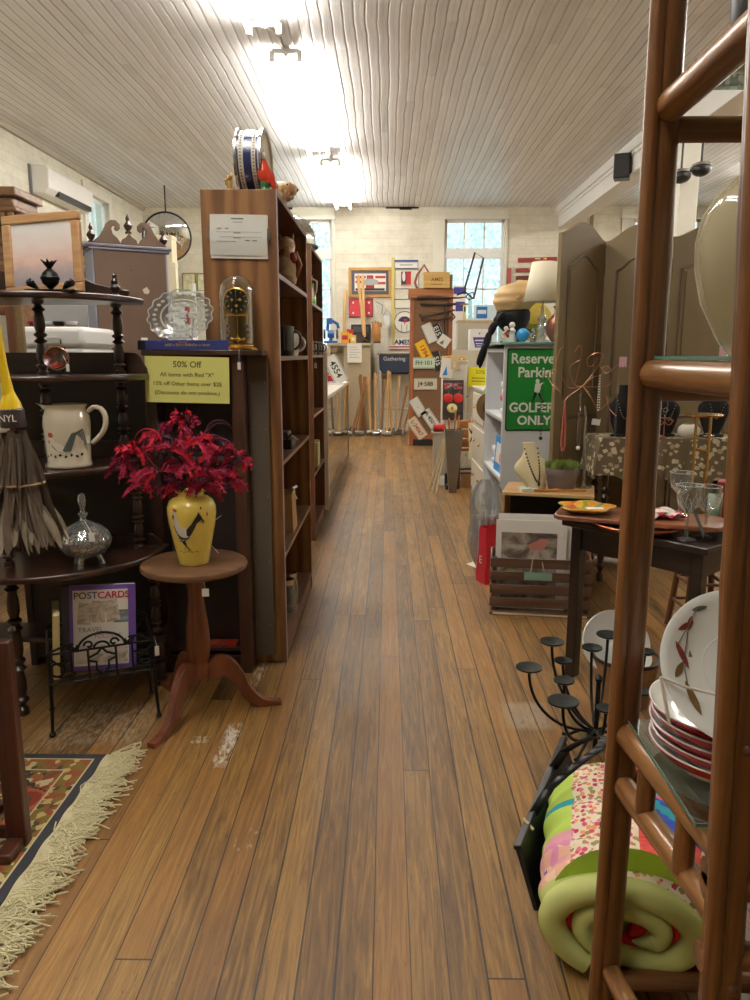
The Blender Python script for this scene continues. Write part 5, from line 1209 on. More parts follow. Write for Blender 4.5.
# licence plates and small things on the showcase's far end
def plate(label, p, w, h, s, face, ink, rot, size=None, parent=None, group=None, blank=False, facing=0.0):
    o = T('license_plate', label, 'license plate', tuple(p), group=group, rot=(0, 0, 0))
    M = RZ(facing) @ RY(rot); o.rotation_euler = M.to_euler()
    pts = []
    r = .015
    for (cx_, cz_, a0) in ((w / 2 - r, h / 2 - r, 0), (-w / 2 + r, h / 2 - r, 90), (-w / 2 + r, -h / 2 + r, 180), (w / 2 - r, -h / 2 + r, 270)):
        for i in range(5): a = math.radians(a0 + 22.5 * i); pts.append((cx_ + r * math.cos(a), cz_ + r * math.sin(a)))
    MB().prism(pts, .003, TR(0, .0015, 0) @ RX(PI / 2)).build('plate', face, o)
    mb = MB()
    for (a, b_, c, d) in ((-w / 2 + .01, w / 2 - .01, h / 2 - .012, h / 2 - .007), (-w / 2 + .01, w / 2 - .01, -h / 2 + .007, -h / 2 + .012)): mb.bb(a, b_, -.0026, -.0014, c, d)
    mb.build('border_line', ink, o)
    if s: text(s, size or h * .62, ink, o, (0, -.002, 0), bold=.002, ext=.0012, name='lettering')
    return o
PLW = mat('plate_white', (214, 212, 202), .45, noise=.08, nscale=20); PLC = mat('plate_cream', (206, 200, 176), .45, noise=.1); PLY = mat('plate_yellow', (226, 186, 20), .4, noise=.05); PLK = mat('plate_black', (36, 38, 40), .4); PLG = mat('plate_mint', (192, 206, 186), .45, noise=.08)
GRI = mat('green_ink', (60, 96, 72), .5); REI = mat('plate_red_ink', (168, 40, 40), .5)
# on the showcase top
p = at(335, 360, 9.6)
plate('white license plate with black figures propped on the glass showcase', (-.66, 9.6, 1.24), .36, .18, '4554', PLW, INK, math.radians(62))
o = T('white_tray', 'white tray with lettered cards on the end of the glass showcase', 'tray', (-.68, 9.85, 1.055)); MB().bb(-.13, .15, -.3, .3, 0, .02).build('tray', WPL, o, bev=.004)
for k in range(4): MB().box((.0, -.2 + .12 * k, .024), (.2, .07, .006), RZ(.2 * (k % 3 - 1))).build('card', [BLACKP, PAPER, RED, BLACKP][k], o)
o = T('red_tool_box', 'small red box at the back of the glass showcase', 'box', (-.80, 10.1, 1.055)); MB().bb(-.08, .08, -.12, .12, 0, .1).build('body', RED, o, bev=.004); mb = MB(); mb.tube([(0, -.05, .1), (0, -.05, .13), (0, .05, .13), (0, .05, .1)], .006, 6); mb.build('handle', BLACKP, o)
# ------------------------------------------------------------------ bamboo etagere in the right foreground
BAM = wood('bamboo_pole', (76, 44, 20), (138, 90, 46), 'Z', .34, 34, .03, coat=.25); BAMX = wood('bamboo_rail_across', (80, 48, 24), (142, 94, 50), 'X', .34, 34, .03, coat=.25); BAMY = wood('bamboo_rail', (92, 58, 30), (164, 116, 68), 'Y', .3, 34, .03, coat=.35)
EX, EY = .50, 1.25
et = T('bamboo_etagere', 'tall bamboo etagere with glass shelves filling the right foreground', 'shelf unit', (EX, EY, 0))
EL, EW = .20, .62      # half length along the aisle, width away from it
TG = glass('green_edged_glass', (214, 232, 224), .35)
TGE = mat('glass_green_edge', (92, 128, 116), .2, noise=.03)
def pole(x, y, lean=0.0):
    mb = MB(); n = 28; pts = []; rs = []
    for i in range(n + 1):
        z = 2.35 * i / n; k = (z * 1.9) % 1.0
        pts.append((x - lean * (z - .9) + .004 * math.sin(z * 2.1 + x * 9), y + .003 * math.cos(z * 1.7), z)); rs.append(.031 * (1.06 if k < .08 else 1.0))
    mb.tube(pts, rs, 20); mb.build('pole', BAM, et)
    for (dx, dy, r) in ((-.024, -.02, .0145),):
        mb = MB(); mb.tube([(p[0] + dx, p[1] + dy, p[2]) for p in pts], r, 12); mb.build('side_cane', BAM, et)
for (x, y, l) in ((.02, -EL, .036), (-.012, EL, 0), (EW, -EL, 0), (EW, EL, 0)): pole(x, y, l)
ZR = [.657, 1.385, 1.845]
def nx(z): return .02 - .036 * (z - .9)
for z in ZR:
    for x in (-.01, EW):
        mb = MB(); mb.tube([(nx(z) if x < 0 else x, -EL, z), (x, EL, z)], .026, 16); mb.build('rail', BAMY, et)
    for y in (-EL, EL):
        mb = MB(); mb.tube([(0, y, z - .03), (EW, y, z - .03)], .022, 14); mb.build('cross_rail', BAMX, et)
    for x in (.18, .34):
        mb = MB(); mb.tube([(x, -EL, z - .012), (x, EL, z - .012)], .016, 12); mb.build('shelf_slat', BAMY, et)
    mb = MB(); mb.bb(.012 - .02, EW - .02, -EL + .03, EL - .025, z + .027, z + .033); gs = mb.build('glass_shelf', TG, et)
    mb = MB(); mb.bb(-.0095, -.008, -EL + .03, EL - .025, z + .027, z + .033); mb.bb(-.008, EW - .02, -EL + .0285, -EL + .03, z + .027, z + .033); mb.build('glass_edge', TGE, gs)
for x in (-.01, EW):
    mb = MB(); mb.tube([(nx(.54) if x < 0 else x, -EL, .54), (x, EL, .54)], .024, 16); mb.build('rail', BAMY, et)
    for y in (-.09, .07): mb = MB(); q_ = x + (.02 * (.2 - y) / .27 if x < 0 else 0); mb.tube([(q_, y, .545), (q_, y, .65)], .018, 12); mb.build('spindle', BAM, et)
for (y, z) in ((-EL, .60), (-EL, .475), (EL, .05), (EL, .54)): mb = MB(); mb.tube([(0, y, z), (EW, y, z)], .022, 14); mb.build('cross_rail', BAMX, et)
for x in (-.01, EW): mb = MB(); mb.tube([(nx(.09) if x < 0 else x, -EL, .09), (x, EL, .09)], .022, 14); mb.build('rail', BAMY, et)
for (x, y, z, dx, dy) in ((-.04, EL - .012, 1.385, -1, 0), (-.042, EL - .01, .44, -1, 0), (.03, -EL - .031, .85, 0, -1), (.045, -EL - .031, .44, 0, -1), (-.022, .03, 1.862, -1, 0)):
    mb = MB(); mb.ell((x, y, z), (.006 if dx else .009, .009 if dx else .006, .009), 10, 8); mb.build('peg', mat('walnut_peg', (92, 56, 36), .4), et)
def shelf_z(k): return ZR[k] + .033
# smoky glass globe vase
gv = at(752, 270, 1.26)
gvo = T('smoky_glass_vase', 'large egg shaped smoky glass vase on the middle glass shelf', 'vase', (gv.x + .004, 1.26, shelf_z(1)))
def smoky():
    m, nt, b = nm('smoky_glass'); b.inputs['Base Color'].default_value = srgb(206, 194, 156); b.inputs['Roughness'].default_value = .06
    b.inputs['Alpha'].default_value = .5; b.inputs['Coat Weight'].default_value = 1; b.inputs['Coat Roughness'].default_value = .03; return m
MB().lathe([(.001, .004), (.03, 0), (.034, .004), (.05, .03), (.077, .085), (.090, .14), (.092, .18), (.084, .22), (.064, .255), (.04, .275), (.032, .285), (.033, .30)], seg=44).build('body', smoky(), gvo)
MB().lathe([(.033, .298), (.036, .302), (.035, .306), (.03, .304)], seg=30).build('lip', smoky(), gvo)
# black iron kettle at the top
kt = T('black_kettle', 'black cast iron kettle with a hoop handle on the top glass shelf', 'kettle', (.545, 1.20, shelf_z(2)))
MB().lathe([(.001, 0), (.04, 0), (.05, .01), (.052, .06), (.04, .085), (.02, .092), (.001, .095)], seg=26).build('body', BLACKIRON, kt)
mb = MB(); mb.tube([(-.048, 0, .06), (-.062, 0, .11), (-.03, 0, .165), (.03, 0, .165), (.062, 0, .11), (.048, 0, .06)], .009, 10); mb.build('handle', BLACKIRON, kt, sub=1)
mb = MB(); mb.tube([(0, -.045, .04), (0, -.075, .06), (0, -.085, .085)], [.016, .011, .008], 10); mb.build('spout', BLACKIRON, kt); MB().lathe([(.001, .09), (.01, .092), (.012, .105), (.001, .115)], seg=12).build('lid_knob', BLACKIRON, kt)
# dinner plates: a stack of five and one on edge
RB = mat('oxblood_band', (186, 36, 38), .2, noise=.05, coat=.5)
PXY = (.618, 1.26)
def dinner(name, label, loc, rot=None, group=None):
    o = T(name, label, 'plate', loc, rot=rot, group=group)
    MB().lathe([(.001, .002), (.07, 0), (.082, .003), (.108, .012), (.128, .034), (.135, .044), (.136, .046), (.133, .046), (.125, .036), (.106, .016), (.08, .007), (.001, .006)], seg=56).build('dish', WHITEC, o)
    MB().lathe([(.1195, .0240), (.1293, .0343), (.1357, .0432), (.1350, .0436), (.1283, .0345), (.1185, .0245)], seg=56, cap=False).build('red_band', RB, o)
    return o
names = ['lowest', 'second from the bottom', 'middle', 'fourth from the bottom', 'topmost']
p0 = None
for k in range(5):
    la = 'red banded white dinner plate, %s of the stack of five' % names[k]
    if p0 is None: p0 = dinner('dinner_plate', la, (PXY[0], PXY[1], shelf_z(0)), group='stacked dinner plates')
    else: dup(p0, (PXY[0] + .003 * (k % 2), PXY[1] + .003 * k, shelf_z(0) + .0165 * k), .3 * k, la)
zt = shelf_z(0) + .0165 * 4 + .046
up = T('leaf_dinner_plate', 'white plate painted with autumn leaves standing upright on the plate stack', 'plate', (PXY[0] - .018, PXY[1] - .105, zt - .030), rot=(math.radians(55), 0, math.radians(-6)))
MB().lathe([(.001, .002), (.075, 0), (.085, .004), (.12, .020), (.134, .026), (.136, .028), (.133, .029), (.118, .024), (.084, .008), (.001, .006)], (0, .136, 0), seg=56).build('dish', WHITEC, up)
LFR = mat('rust_leaf_pigment', (140, 48, 34), .4, noise=.2); LFB = mat('brown_leaf_pigment', (120, 92, 50), .4, noise=.2); LFG = mat('grey_leaf_pigment', (110, 104, 90), .4, noise=.2)
def plz(r): return .0065 if r < .084 else .0085 + (r - .084) / (.118 - .084) * .016
mb = MB()
def leaf(mb, mi, x, y, L, w, a):
    mb.mi = mi; n = 8; vs = []; 
    for i in range(n + 1):
        t = i / n; c = (t - .5) * L; ww = w * math.sin(PI * t) ** .8
        for s in (-1, 1):
            px, py = x - .03 + c * math.cos(a) - s * ww * math.sin(a), y + c * math.sin(a) + s * ww * math.cos(a); vs.append(Vector((px, .136 + py, plz(math.hypot(px, py)) + .0012)))
    mb.add(vs, [(2 * i, 2 * i + 1, 2 * i + 3, 2 * i + 2) for i in range(n)])
for (mi, x, y, L, w, a) in ((2, -.03, .10, .03, .004, .3), (0, -.055, .068, .034, .005, .5), (0, -.047, .074, .026, .005, 1.3), (0, -.064, .018, .052, .006, -1.1), (2, -.048, .012, .034, .004, -1.5), (1, -.072, -.008, .036, .006, 1.0), (1, -.054, -.055, .062, .007, -1.25)): leaf(mb, mi, x, y, L, w, a)
mb.mi = 2
for L in ([(-.035, .10), (-.05, .07), (-.075, .03)], [(-.05, .07), (-.055, .04), (-.062, .01)], [(-.064, .01), (-.06, -.03)]):
    mb.tube([Vector((x - .03, .136 + y, plz(math.hypot(x - .03, y)) + .001)) for x, y in L], .0009, 5)
mb.build('painted_leaves', [LFR, LFB, LFG], up, ang=180)
mb = MB(); mb.tube([Vector((.06 * math.cos(a), .136 + .06 * math.sin(a), .0062)) for a in [2 * PI * i / 40 for i in range(40)]], .0022, 6, True); mb.build('foot_ring', WHITEC, up)
mb = MB(); WIRE = mat('white_coated_wire', (226, 222, 210), .4)
mb.tube([(-.138, .11, .034), (-.10, .095, .036), (0, .075, .032), (.1, .085, .036), (.138, .11, .034)], .0028, 8); mb.tube([(-.138, .11, .034), (-.132, .085, .02), (-.12, .04, -.006)], .0028, 8); mb.tube([(.138, .11, .034), (.132, .085, .02), (.12, .04, -.006)], .0028, 8)
mb.build('wire_hanger', WIRE, up); mb = MB(); mb.tube([(-.012, .276, .02), (-.012, .279, .034), (.0, .274, .036)], .003, 6); mb.build('hanger_hook', WIRE, up)
# small floral jar and saucers at the right
o = T('yellow_saucer', 'mustard yellow saucer with a dark rim at the right edge', 'saucer', (.655, 1.085, shelf_z(0) + .02)); MB().lathe([(.001, 0), (.04, 0), (.075, .012), (.074, .016), (.04, .006), (.001, .005)], seg=36).build('dish', mat('mustard_glaze', (206, 166, 84), .2, coat=.5), o); mb = MB(); mb.tube(arc((0, 0, .014), .075, 0, 360, 36, 'XY')[:-1], .0018, 6, True); mb.build('rim', MK, o)
o2 = T('wooden_coaster', 'dark swirled stone dish under the mustard yellow saucer', 'dish', (.655, 1.085, shelf_z(0))); MB().lathe([(.001, 0), (.075, 0), (.082, .008), (.082, .014), (.06, .02), (.001, .02)], seg=36).build('dish', cells('swirled_stone', [(96, 88, 76), (140, 132, 118), (60, 54, 48), (120, 110, 96)], 14, .3), o2); mb = MB(); mb.tube(arc((0, 0, .01), .083, 0, 360, 30, 'XY')[:-1], .002, 6, True); mb.build('rim', MK, o2)
o = T('floral_china_jar', 'small white china jar painted with blue and red flowers on the yellow saucer', 'jar', (.655, 1.085, shelf_z(0) + .0265)); MB().lathe([(.001, 0), (.022, 0), (.034, .02), (.038, .045), (.032, .075), (.022, .085), (.024, .095)], seg=28).build('body', cells('floral_china', [(70, 90, 160), (190, 60, 70), (90, 120, 80), (70, 90, 160)], 62, .2, (236, 236, 230), .30), o); MB().lathe([(.026, .094), (.024, .104), (.008, .11), (.008, .118), (.001, .122)], seg=22).build('lid', WHITEC, o)
# ------------------------------------------------------------------ quilt roll in a black tote under the etagere
A0, A1 = Vector((.555, 1.50, 0)), Vector((.69, 2.02, 0)); dq = (A1 - A0).normalized(); sq = Vector((dq.y, -dq.x, 0))
qa = math.atan2(dq.y, dq.x) - PI / 2
bgx = T('black_tote_bag', 'black tote bag with leather handles lying around the rolled quilt', 'bag', tuple(A0), rz=qa)
BAG = mat('black_canvas', (26, 28, 26), .55, noise=.2, nscale=30); BAGL = mat('black_leather', (24, 22, 22), .5, noise=.1)
def side(x, r, a, L, nm_, m=BAG, b_=.007, z0=0, z1=.175):
    mb = MB(); mb.M = TR(x, .17, 0) @ RZ(r) @ RY(a); mb.bb(-b_, b_, 0, L, z0, z1); mb.build(nm_, m, bgx, bev=.003)
side(-.215, -.16, -.32, .62, 'side_panel'); side(.235, 0, .12, .49, 'side_panel'); side(-.215, -.16, -.32, .625, 'binding', BAGL, .011, .17, .182)
mb = MB(); mb.bb(-.2, .235, .17, .66, 0, .008); mb.build('bottom', BAG, bgx, bev=.002)
mb = MB(); mb.bb(-.21, .24, .648, .66, .008, .13); mb.build('end_panel', BAG, bgx, bev=.004)
def strap(x, y0, y1, h, lean):
    mb = MB(); n = 14; L = []
    for i in range(n + 1):
        t = i / n; L.append((x + .043 * t + lean * math.sin(PI * t), y0 + (y1 - y0) * t, .16 + h * math.sin(PI * t) ** .6))
    for i in range(n):
        a, b_ = Vector(L[i]), Vector(L[i + 1]); w = Vector((.016, 0, .004))
        mb.add([a - w, a + w, b_ + w, b_ - w], [(0, 1, 2, 3)])
    mb.build('handle', BAGL, bgx, solid=.005)
strap(-.243, .34, .60, .19, .17)
mb = MB(); mb.tube([(-.235, .27, .165), (-.262, .29, .18), (-.24, .30, .12), (-.23, .30, .07)], .004, 6); mb.build('cord_tie', mat('natural_cord', (196, 176, 130), .8), bgx)
qt = T('rolled_quilt', 'rolled patchwork quilt with lime, pink floral and red patches in the black tote', 'quilt', tuple(A0 + Vector((0, 0, .012))), rz=qa)
FLOR = cells('pink_floral_cotton', [(214, 84, 110), (226, 120, 140), (150, 140, 80), (226, 160, 100), (190, 60, 90), (160, 146, 90)], 66, .9, (234, 216, 192), .48)
LIME = mat('lime_cotton', (186, 212, 92), .9, noise=.06, bump=.25); PALEL = mat('pale_lime_cotton', (198, 204, 126), .9, noise=.06, bump=.3); PINKC = cells('pink_orange_cotton', [(226, 160, 170), (230, 176, 150), (222, 140, 180), (236, 196, 170)], 30, .9); BLUEC = mat('royal_blue_cotton', (40, 70, 170), .9, noise=.1); TEAL = mat('teal_cotton', (40, 150, 160), .9, noise=.1); CORAL = cells('coral_dotted_cotton', [(214, 74, 66), (206, 62, 60), (222, 92, 80)], 80, .9, stretch=(1, 6, 1)); REDC = mat('red_cotton', (204, 40, 36), .9, noise=.1)
QM = [FLOR, LIME, PALEL, PINKC, BLUEC, TEAL, CORAL, REDC]
RQ, RZ_, LQ = .205, .125, .52
def qpt(u, v):
    """u round the roll (0 = underside, going up the left), v along it"""
    a = -PI / 2 - 2 * PI * u
    puff = 1 + .035 * math.sin(v * 22) * math.sin(u * 26) + .02 * math.sin(v * 40 + u * 9)
    e = 1 - .10 * (max(0, .10 - v) / .10) ** 2 - .05 * (max(0, v - .9) / .1) ** 2
    return Vector((RQ * puff * e * math.cos(a), LQ * v, RZ_ + RZ_ * puff * e * math.sin(a)))
NU, NV = 60, 44
vs = [qpt(i / NU, j / (NV - 1)) for i in range(NU) for j in range(NV)]
def patch(u, v):
    if u < .16: return 2
    if v < .07 and u < .44: return 2
    if u < .385:
        if v < .15: return 2 if u < .29 else 3
        if v < .23: return 4 if u < .29 else 3
        if v < .40: return 3
        if v < .60: return 1
        if v < .68: return 5
        return 1
    if u < .52: return 0
    if v < .18: return 0 if u < .66 else 6
    if u < .66: return 6 if v < .46 else (5 if (u * 7 + v * 6) % 1 > .5 else (4 if v < .7 else 6))
    return 0 if u < .8 else 7
mb = MB()
mb.v = [tuple(p) for p in vs]
for i in range(NU):
    for j in range(NV - 1):
        a = (i + 1) % NU; mb.f.append([i * NV + j, a * NV + j, a * NV + j + 1, i * NV + j + 1]); mb.m.append(patch((i + .5) / NU, (j + .5) / (NV - 1)))
mb.build('outer_layer', QM, qt, ang=80)
# spiral end: thick padded layers winding in
mb = MB(); n = 150
for (ys, mi) in ((.0, 0),):
    sec = 8
    def spr(t): return 1.0 - .74 * t
    P_ = []; 
    for i in range(n + 1):
        t = i / n; a = -PI / 2 - .5 - 2 * PI * 1.9 * t; r = spr(t) * .90
        c = Vector((RQ * r * math.cos(a), .0, RZ_ + RZ_ * r * math.sin(a))); P_.append(c)
    mb.tube(P_, [(0.033 - .008 * i / n) * min(1, (n - i) / 14 + .12) for i in range(n + 1)], 10)
mb.build('rolled_end', PALEL, qt)
mb = MB(); P2 = []
for i in range(n + 1):
    t = i / n; a = -PI / 2 - .5 - 2 * PI * 1.9 * t; r = (1.0 - .74 * t) * .90 - .17; r = max(r, .02); P2.append(Vector((RQ * r * math.cos(a), .022, RZ_ + RZ_ * r * math.sin(a))))
mb.tube(P2, .022, 8); mb.build('lining', REDC, qt)
mb = MB(); mb.lathe([(RQ * .9, .03), (.001, .03)], (0, 0, RZ_), 30, RX(-PI / 2)); mb.build('inner_fold', LIME, qt)
# ------------------------------------------------------------------ black iron candelabra on the floor
cx_, cy_ = .765, 2.55
cn = T('candelabra', 'black iron candelabra with round cups standing on the floor by the etagere', 'candelabra', (cx_, cy_, 0))
mb = MB(); mb.cyl((0, 0, .0), (0, 0, .26), .009, seg=10); mb.lathe([(.001, 0), (.03, 0), (.03, .012), (.012, .02)], (0, 0, .05), 14); mb.lathe([(.001, .26), (.012, .262), (.016, .275), (.001, .29)], seg=12); mb.build('stem', BLACKIRON, cn)
for k in range(4):
    a = PI / 4 + PI / 2 * k; mb = MB(); mb.tube([(0, 0, .06), (.06 * math.cos(a), .06 * math.sin(a), .05), (.11 * math.cos(a), .11 * math.sin(a), .012), (.135 * math.cos(a), .135 * math.sin(a), .006)], .006, 8); mb.build('leg', BLACKIRON, cn)
cups = [(529, 669, .33, .046), (552, 643, .33, .046), (563, 662, .26, .034), (564, 682, .26, .037), (563, 703, .31, .05), (592, 649, .32, .038), (608, 636, .33, .045), (645, 653, .33, .034), (640, 693, .26, .034), (606, 710, .24, .034)]
for (px, py, z, r) in cups:
    g = gr(px, py, z); x, y = g.x - cx_, g.y - cy_; d = math.hypot(x, y); ux, uy = x / d, y / d
    L = []
    for i in range(15):
        t = i / 14; a = PI / 2 * t; L.append((ux * d * math.sin(a), uy * d * math.sin(a), .07 + (z - .07) * (1 - math.cos(a)) ** 1.0))
    L = [(ux * d * .02, uy * d * .02, .075)] + L[1:]
    mb = MB(); mb.tube(L, .0055, 8); ar = mb.build('arm', BLACKIRON, cn)
    MB().lathe([(.001, z - .004), (r * .7, z - .003), (r, z + .004), (r, z + .009), (r * .93, z + .009), (r * .6, z + .003), (.001, z + .003)], (x, y, 0), 26).build('cup', mat('black_iron_cup', (38, 42, 40), .5, .4), ar)
# ------------------------------------------------------------------ dark table with trays and goblets
u_ = Vector((.636, -.772, 0)); n_ = Vector((.772, .636, 0)); FLc = Vector((.757, 3.2, 0)); tc_ = FLc + u_ * .33 + n_ * .28
BKT = wood('ebonised_table', (26, 18, 15), (48, 34, 27), 'X', .35, 22, coat=.3)
dt = T('dark_side_table', 'nearly black square wooden table carrying trays and goblets', 'table', tuple(tc_), rz=math.atan2(u_.y, u_.x))
MB().bb(-.33, .33, -.28, .28, .692, .72).build('table_top', BKT, dt, bev=.005)
for sx in (-1, 1):
    for sy in (-1, 1): MB().prism([(-.024, -.024), (.024, -.024), (.024, .024), (-.024, .024)], .692, TR(sx * .275, sy * .225, 0)).build('leg', BKT, dt, bev=.004)
    MB().bb(sx * .275 - .012, sx * .275 + .012, -.2, .2, .59, .692).build('apron', BKT, dt)
for sy in (-1, 1): MB().bb(-.25, .25, sy * .225 - .012, sy * .225 + .012, .59, .692).build('apron', BKT, dt)
strtag(dt, (-.325, -.285, .70), (-.30, -.30, .655), TAGM, .014, .02)
def goblet(label, x, y, z, h=.205):
    o = T('cut_glass_goblet', label, 'goblet', (x, y, z), group='cut glass goblets')
    MB().lathe([(.001, .002), (.034, 0), (.036, .003), (.010, .010), (.006, .02), (.0055, h * .4), (.010, h * .47), (.007, h * .5)], seg=28).build('stem', glass('goblet_glass', (230, 236, 234), .5, .03, .06), o)
    mb = MB(); cutp = [(.007, h * .5), (.018, h * .53), (.036, h * .63), (.045, h * .78), (.048, h)]
    n = 5; mb.grid(lambda u, v: (lambda r, zz: Vector((r * (1 + .02 * math.cos(20 * PI * u)) * math.cos(2 * PI * u), r * (1 + .02 * math.cos(20 * PI * u)) * math.sin(2 * PI * u), zz)))(*cutp[round(v * 4)]), 40, 5, True); mb.build('bowl', glass('goblet_glass'), o)
    mb = MB()
    for k in range(10): a = 2 * PI * k / 10; mb.tube([(.0185 * math.cos(a), .0185 * math.sin(a), h * .53), (.037 * math.cos(a + .25), .037 * math.sin(a + .25), h * .64), (.0455 * math.cos(a), .0455 * math.sin(a), h * .79)], .0012, 5)
    mb.tube([(.048 * math.cos(2 * PI * i / 30), .048 * math.sin(2 * PI * i / 30), h) for i in range(30)], .0013, 5, True); mb.build('cut_pattern', glass('cut_lines', (240, 244, 242), .5, .1, .5), o)
    return o
cpl = at(618, 516, 2.98)
cop = T('copper_rimmed_tray', 'round copper rimmed tray lying on the dark table', 'tray', (1.02, 3.0, .72))
MB().lathe([(.001, .004), (.12, .002), (.16, .012), (.185, .03), (.182, .033), (.155, .018), (.12, .008), (.001, .008)], seg=48).build('tray', mat('hammered_copper', (168, 96, 62), .3, .7, noise=.15, nscale=50, bump=.3), cop); MB().lathe([(.08, .0085), (.155, .0185), (.152, .0205), (.08, .0105)], seg=48, cap=False).build('enamel_ring', cells('enamel_dots', [(206, 196, 180), (140, 60, 50), (90, 110, 110), (190, 150, 120)], 70, .3), cop)
wt = T('wooden_tray', 'red brown wooden serving board resting across the copper rimmed tray', 'serving board', (1.035, 3.03, .753), rz=math.radians(-22))
MB().prism([(-.31, -.13), (.29, -.13), (.32, -.08), (.32, .08), (.29, .13), (-.31, .13), (-.33, .1), (-.33, -.1)], .02).build('board', wood('serving_board', (112, 62, 38), (156, 96, 60), 'X', .35, 22, coat=.3), wt, bev=.005); mb = MB(); mb.tube([(.33, -.06, .01), (.365, -.05, .02), (.365, .05, .02), (.33, .06, .01)], .006, 8); mb.build('handle', BRASS, wt)
M_ = wt.matrix_basis
o = T('autumn_leaf_plate', 'orange and green leaf plate on the left end of the serving board', 'plate', tuple(M_ @ Vector((-.21, -.02, .02)))); mb = MB(); mb.grid(lambda u, v: Vector(((.03 + .08 * v) * (1 + .12 * math.cos(10 * PI * u) * v) * math.cos(2 * PI * u), (.03 + .08 * v) * (1 + .12 * math.cos(10 * PI * u) * v) * math.sin(2 * PI * u), .003 + .025 * v * v)), 60, 8, True); mb.lathe([(.001, .003), (.031, .003)], seg=30); mb.build('leaf_dish', cells('autumn_glaze', [(206, 140, 40), (150, 140, 50), (186, 84, 36), (110, 120, 50), (220, 176, 70)], 26, .3), o, solid=.004); mb = MB(); mb.bb(-.02, .05, -.09, -.05, .03, .032); mb.build('paper_tag', PAPER, o)
o = T('red_gingham_napkin', 'crumpled red and white napkin on the serving board', 'napkin', tuple(M_ @ Vector((.06, .0, .02)))); mb = MB(); rnd = random.Random(4); hts = {}
mb.grid(lambda u, v: Vector(((u - .5) * .19, (v - .5) * .15, .006 + .022 * abs(math.sin(9 * u + 4 * v) * math.sin(7 * v + 2 * u)))), 22, 18); mb.build('cloth', cells('red_white_cloth', [(206, 60, 70), (226, 214, 206), (190, 40, 56), (230, 224, 218)], 40, .9), o, solid=.003); MB().bb(-.05, .03, -.06, .0, .03, .032).build('paper_tag', PAPER, o)
g1 = M_ @ Vector((.15, .06, .02))
goblet('cut glass goblet standing on the wooden serving board', g1.x, g1.y, g1.z, .18)
goblet('cut glass goblet with a grey ribbon tag at the table front', 1.150, 2.83, .72, .215)
goblet('cut glass goblet half hidden by the right bamboo pole', 1.235, 2.86, .72, .205)
mb = MB(); mb.grid(lambda u, v: Vector((.012 + .05 * v, -.012 - .01 * u, .12 - .11 * v + .02 * u)), 4, 8); mb.build('ribbon_tag', mat('grey_ribbon', (108, 120, 122), .6), bpy.data.objects['cut_glass_goblet.001'], solid=.002)
# behind, on the dark table: brass plate stand, red box, green card
bs_ = T('brass_plate_stand', 'tall brass stand with a small disc top behind the goblets', 'stand', (1.36, 3.26, .72), rz=-.3)
for s in (-1, 1): mb = MB(); mb.cyl((s * .028, 0, .0), (s * .028, 0, .44), .0065, seg=10); mb.build('post', BRASS, bs_)
mb = MB(); mb.lathe([(.001, .44), (.075, .442), (.08, .45), (.07, .452), (.001, .448)], seg=30); mb.build('disc', BRASS, bs_); mb = MB(); mb.tube([(-.028, 0, .30), (.028, 0, .29)], .005, 8); mb.bb(-.05, .05, -.03, .03, 0, .01); mb.build('brace', BRASS, bs_)
o = T('red_keepsake_box', 'brick red keepsake box at the back of the dark table', 'box', (1.50, 3.22, .72), rz=-.5); MB().bb(-.06, .06, -.04, .04, 0, .15).build('body', mat('brick_red_lacquer', (122, 40, 34), .4, noise=.15), o, bev=.004); MB().bb(-.065, .065, -.045, .045, .15, .165).build('lid', DKRED, o, bev=.004); mb = MB(); mb.ell((0, -.042, .09), .006); mb.build('clasp', BRASS, o)
o = T('green_greeting_card', 'pale green folded card standing beside the red keepsake box', 'card', (1.375, 3.12, .72), rz=.1); mb = MB(); mb.add([(-.03, 0, 0), (.01, -.03, 0), (.01, -.03, .13), (-.03, 0, .13)], [(0, 1, 2, 3)]); mb.add([(.01, -.03, 0), (.04, .01, 0), (.04, .01, .13), (.01, -.03, .13)], [(0, 1, 2, 3)]); mb.build('card', cells('green_card_print', [(150, 186, 160), (206, 216, 196), (90, 140, 110)], 16, .7), o, solid=.0015)
# basket and white basin on the floor behind the candelabra
o = T('wicker_basket', 'tan basket with a dark rim on the floor behind the candelabra', 'basket', (.985, 2.93, 0)); MB().lathe([(.001, .005), (.10, 0), (.125, .15), (.135, .20), (.127, .20), (.1, .01)], seg=32).build('basket', mat('tan_wicker', (160, 122, 84), .8, noise=.3, nscale=60, bump=.4), o); mb = MB(); mb.tube(arc((0, 0, .2), .132, 0, 360, 32, 'XY')[:-1], .008, 8, True); mb.build('rim', DARKW, o)
o = T('white_serving_platter', 'white oval platter leaning in the tan basket', 'platter', (.97, 2.95, .13), rot=(math.radians(62), 0, .3)); MB().lathe([(.001, 0), (.09, 0), (.14, .02), (.137, .024), (.09, .006), (.001, .006)], (0, .11, 0), 40, None, 1.15, 1).build('platter', WHITEC, o)
o = T('white_china_bowl', 'white china bowl set in front inside the tan basket', 'bowl', (.98, 2.90, .18), rot=(.4, 0, 0)); MB().lathe([(.001, 0), (.03, 0), (.075, .03), (.09, .05), (.085, .05), (.03, .008), (.001, .006)], seg=32).build('bowl', WHITEC, o)
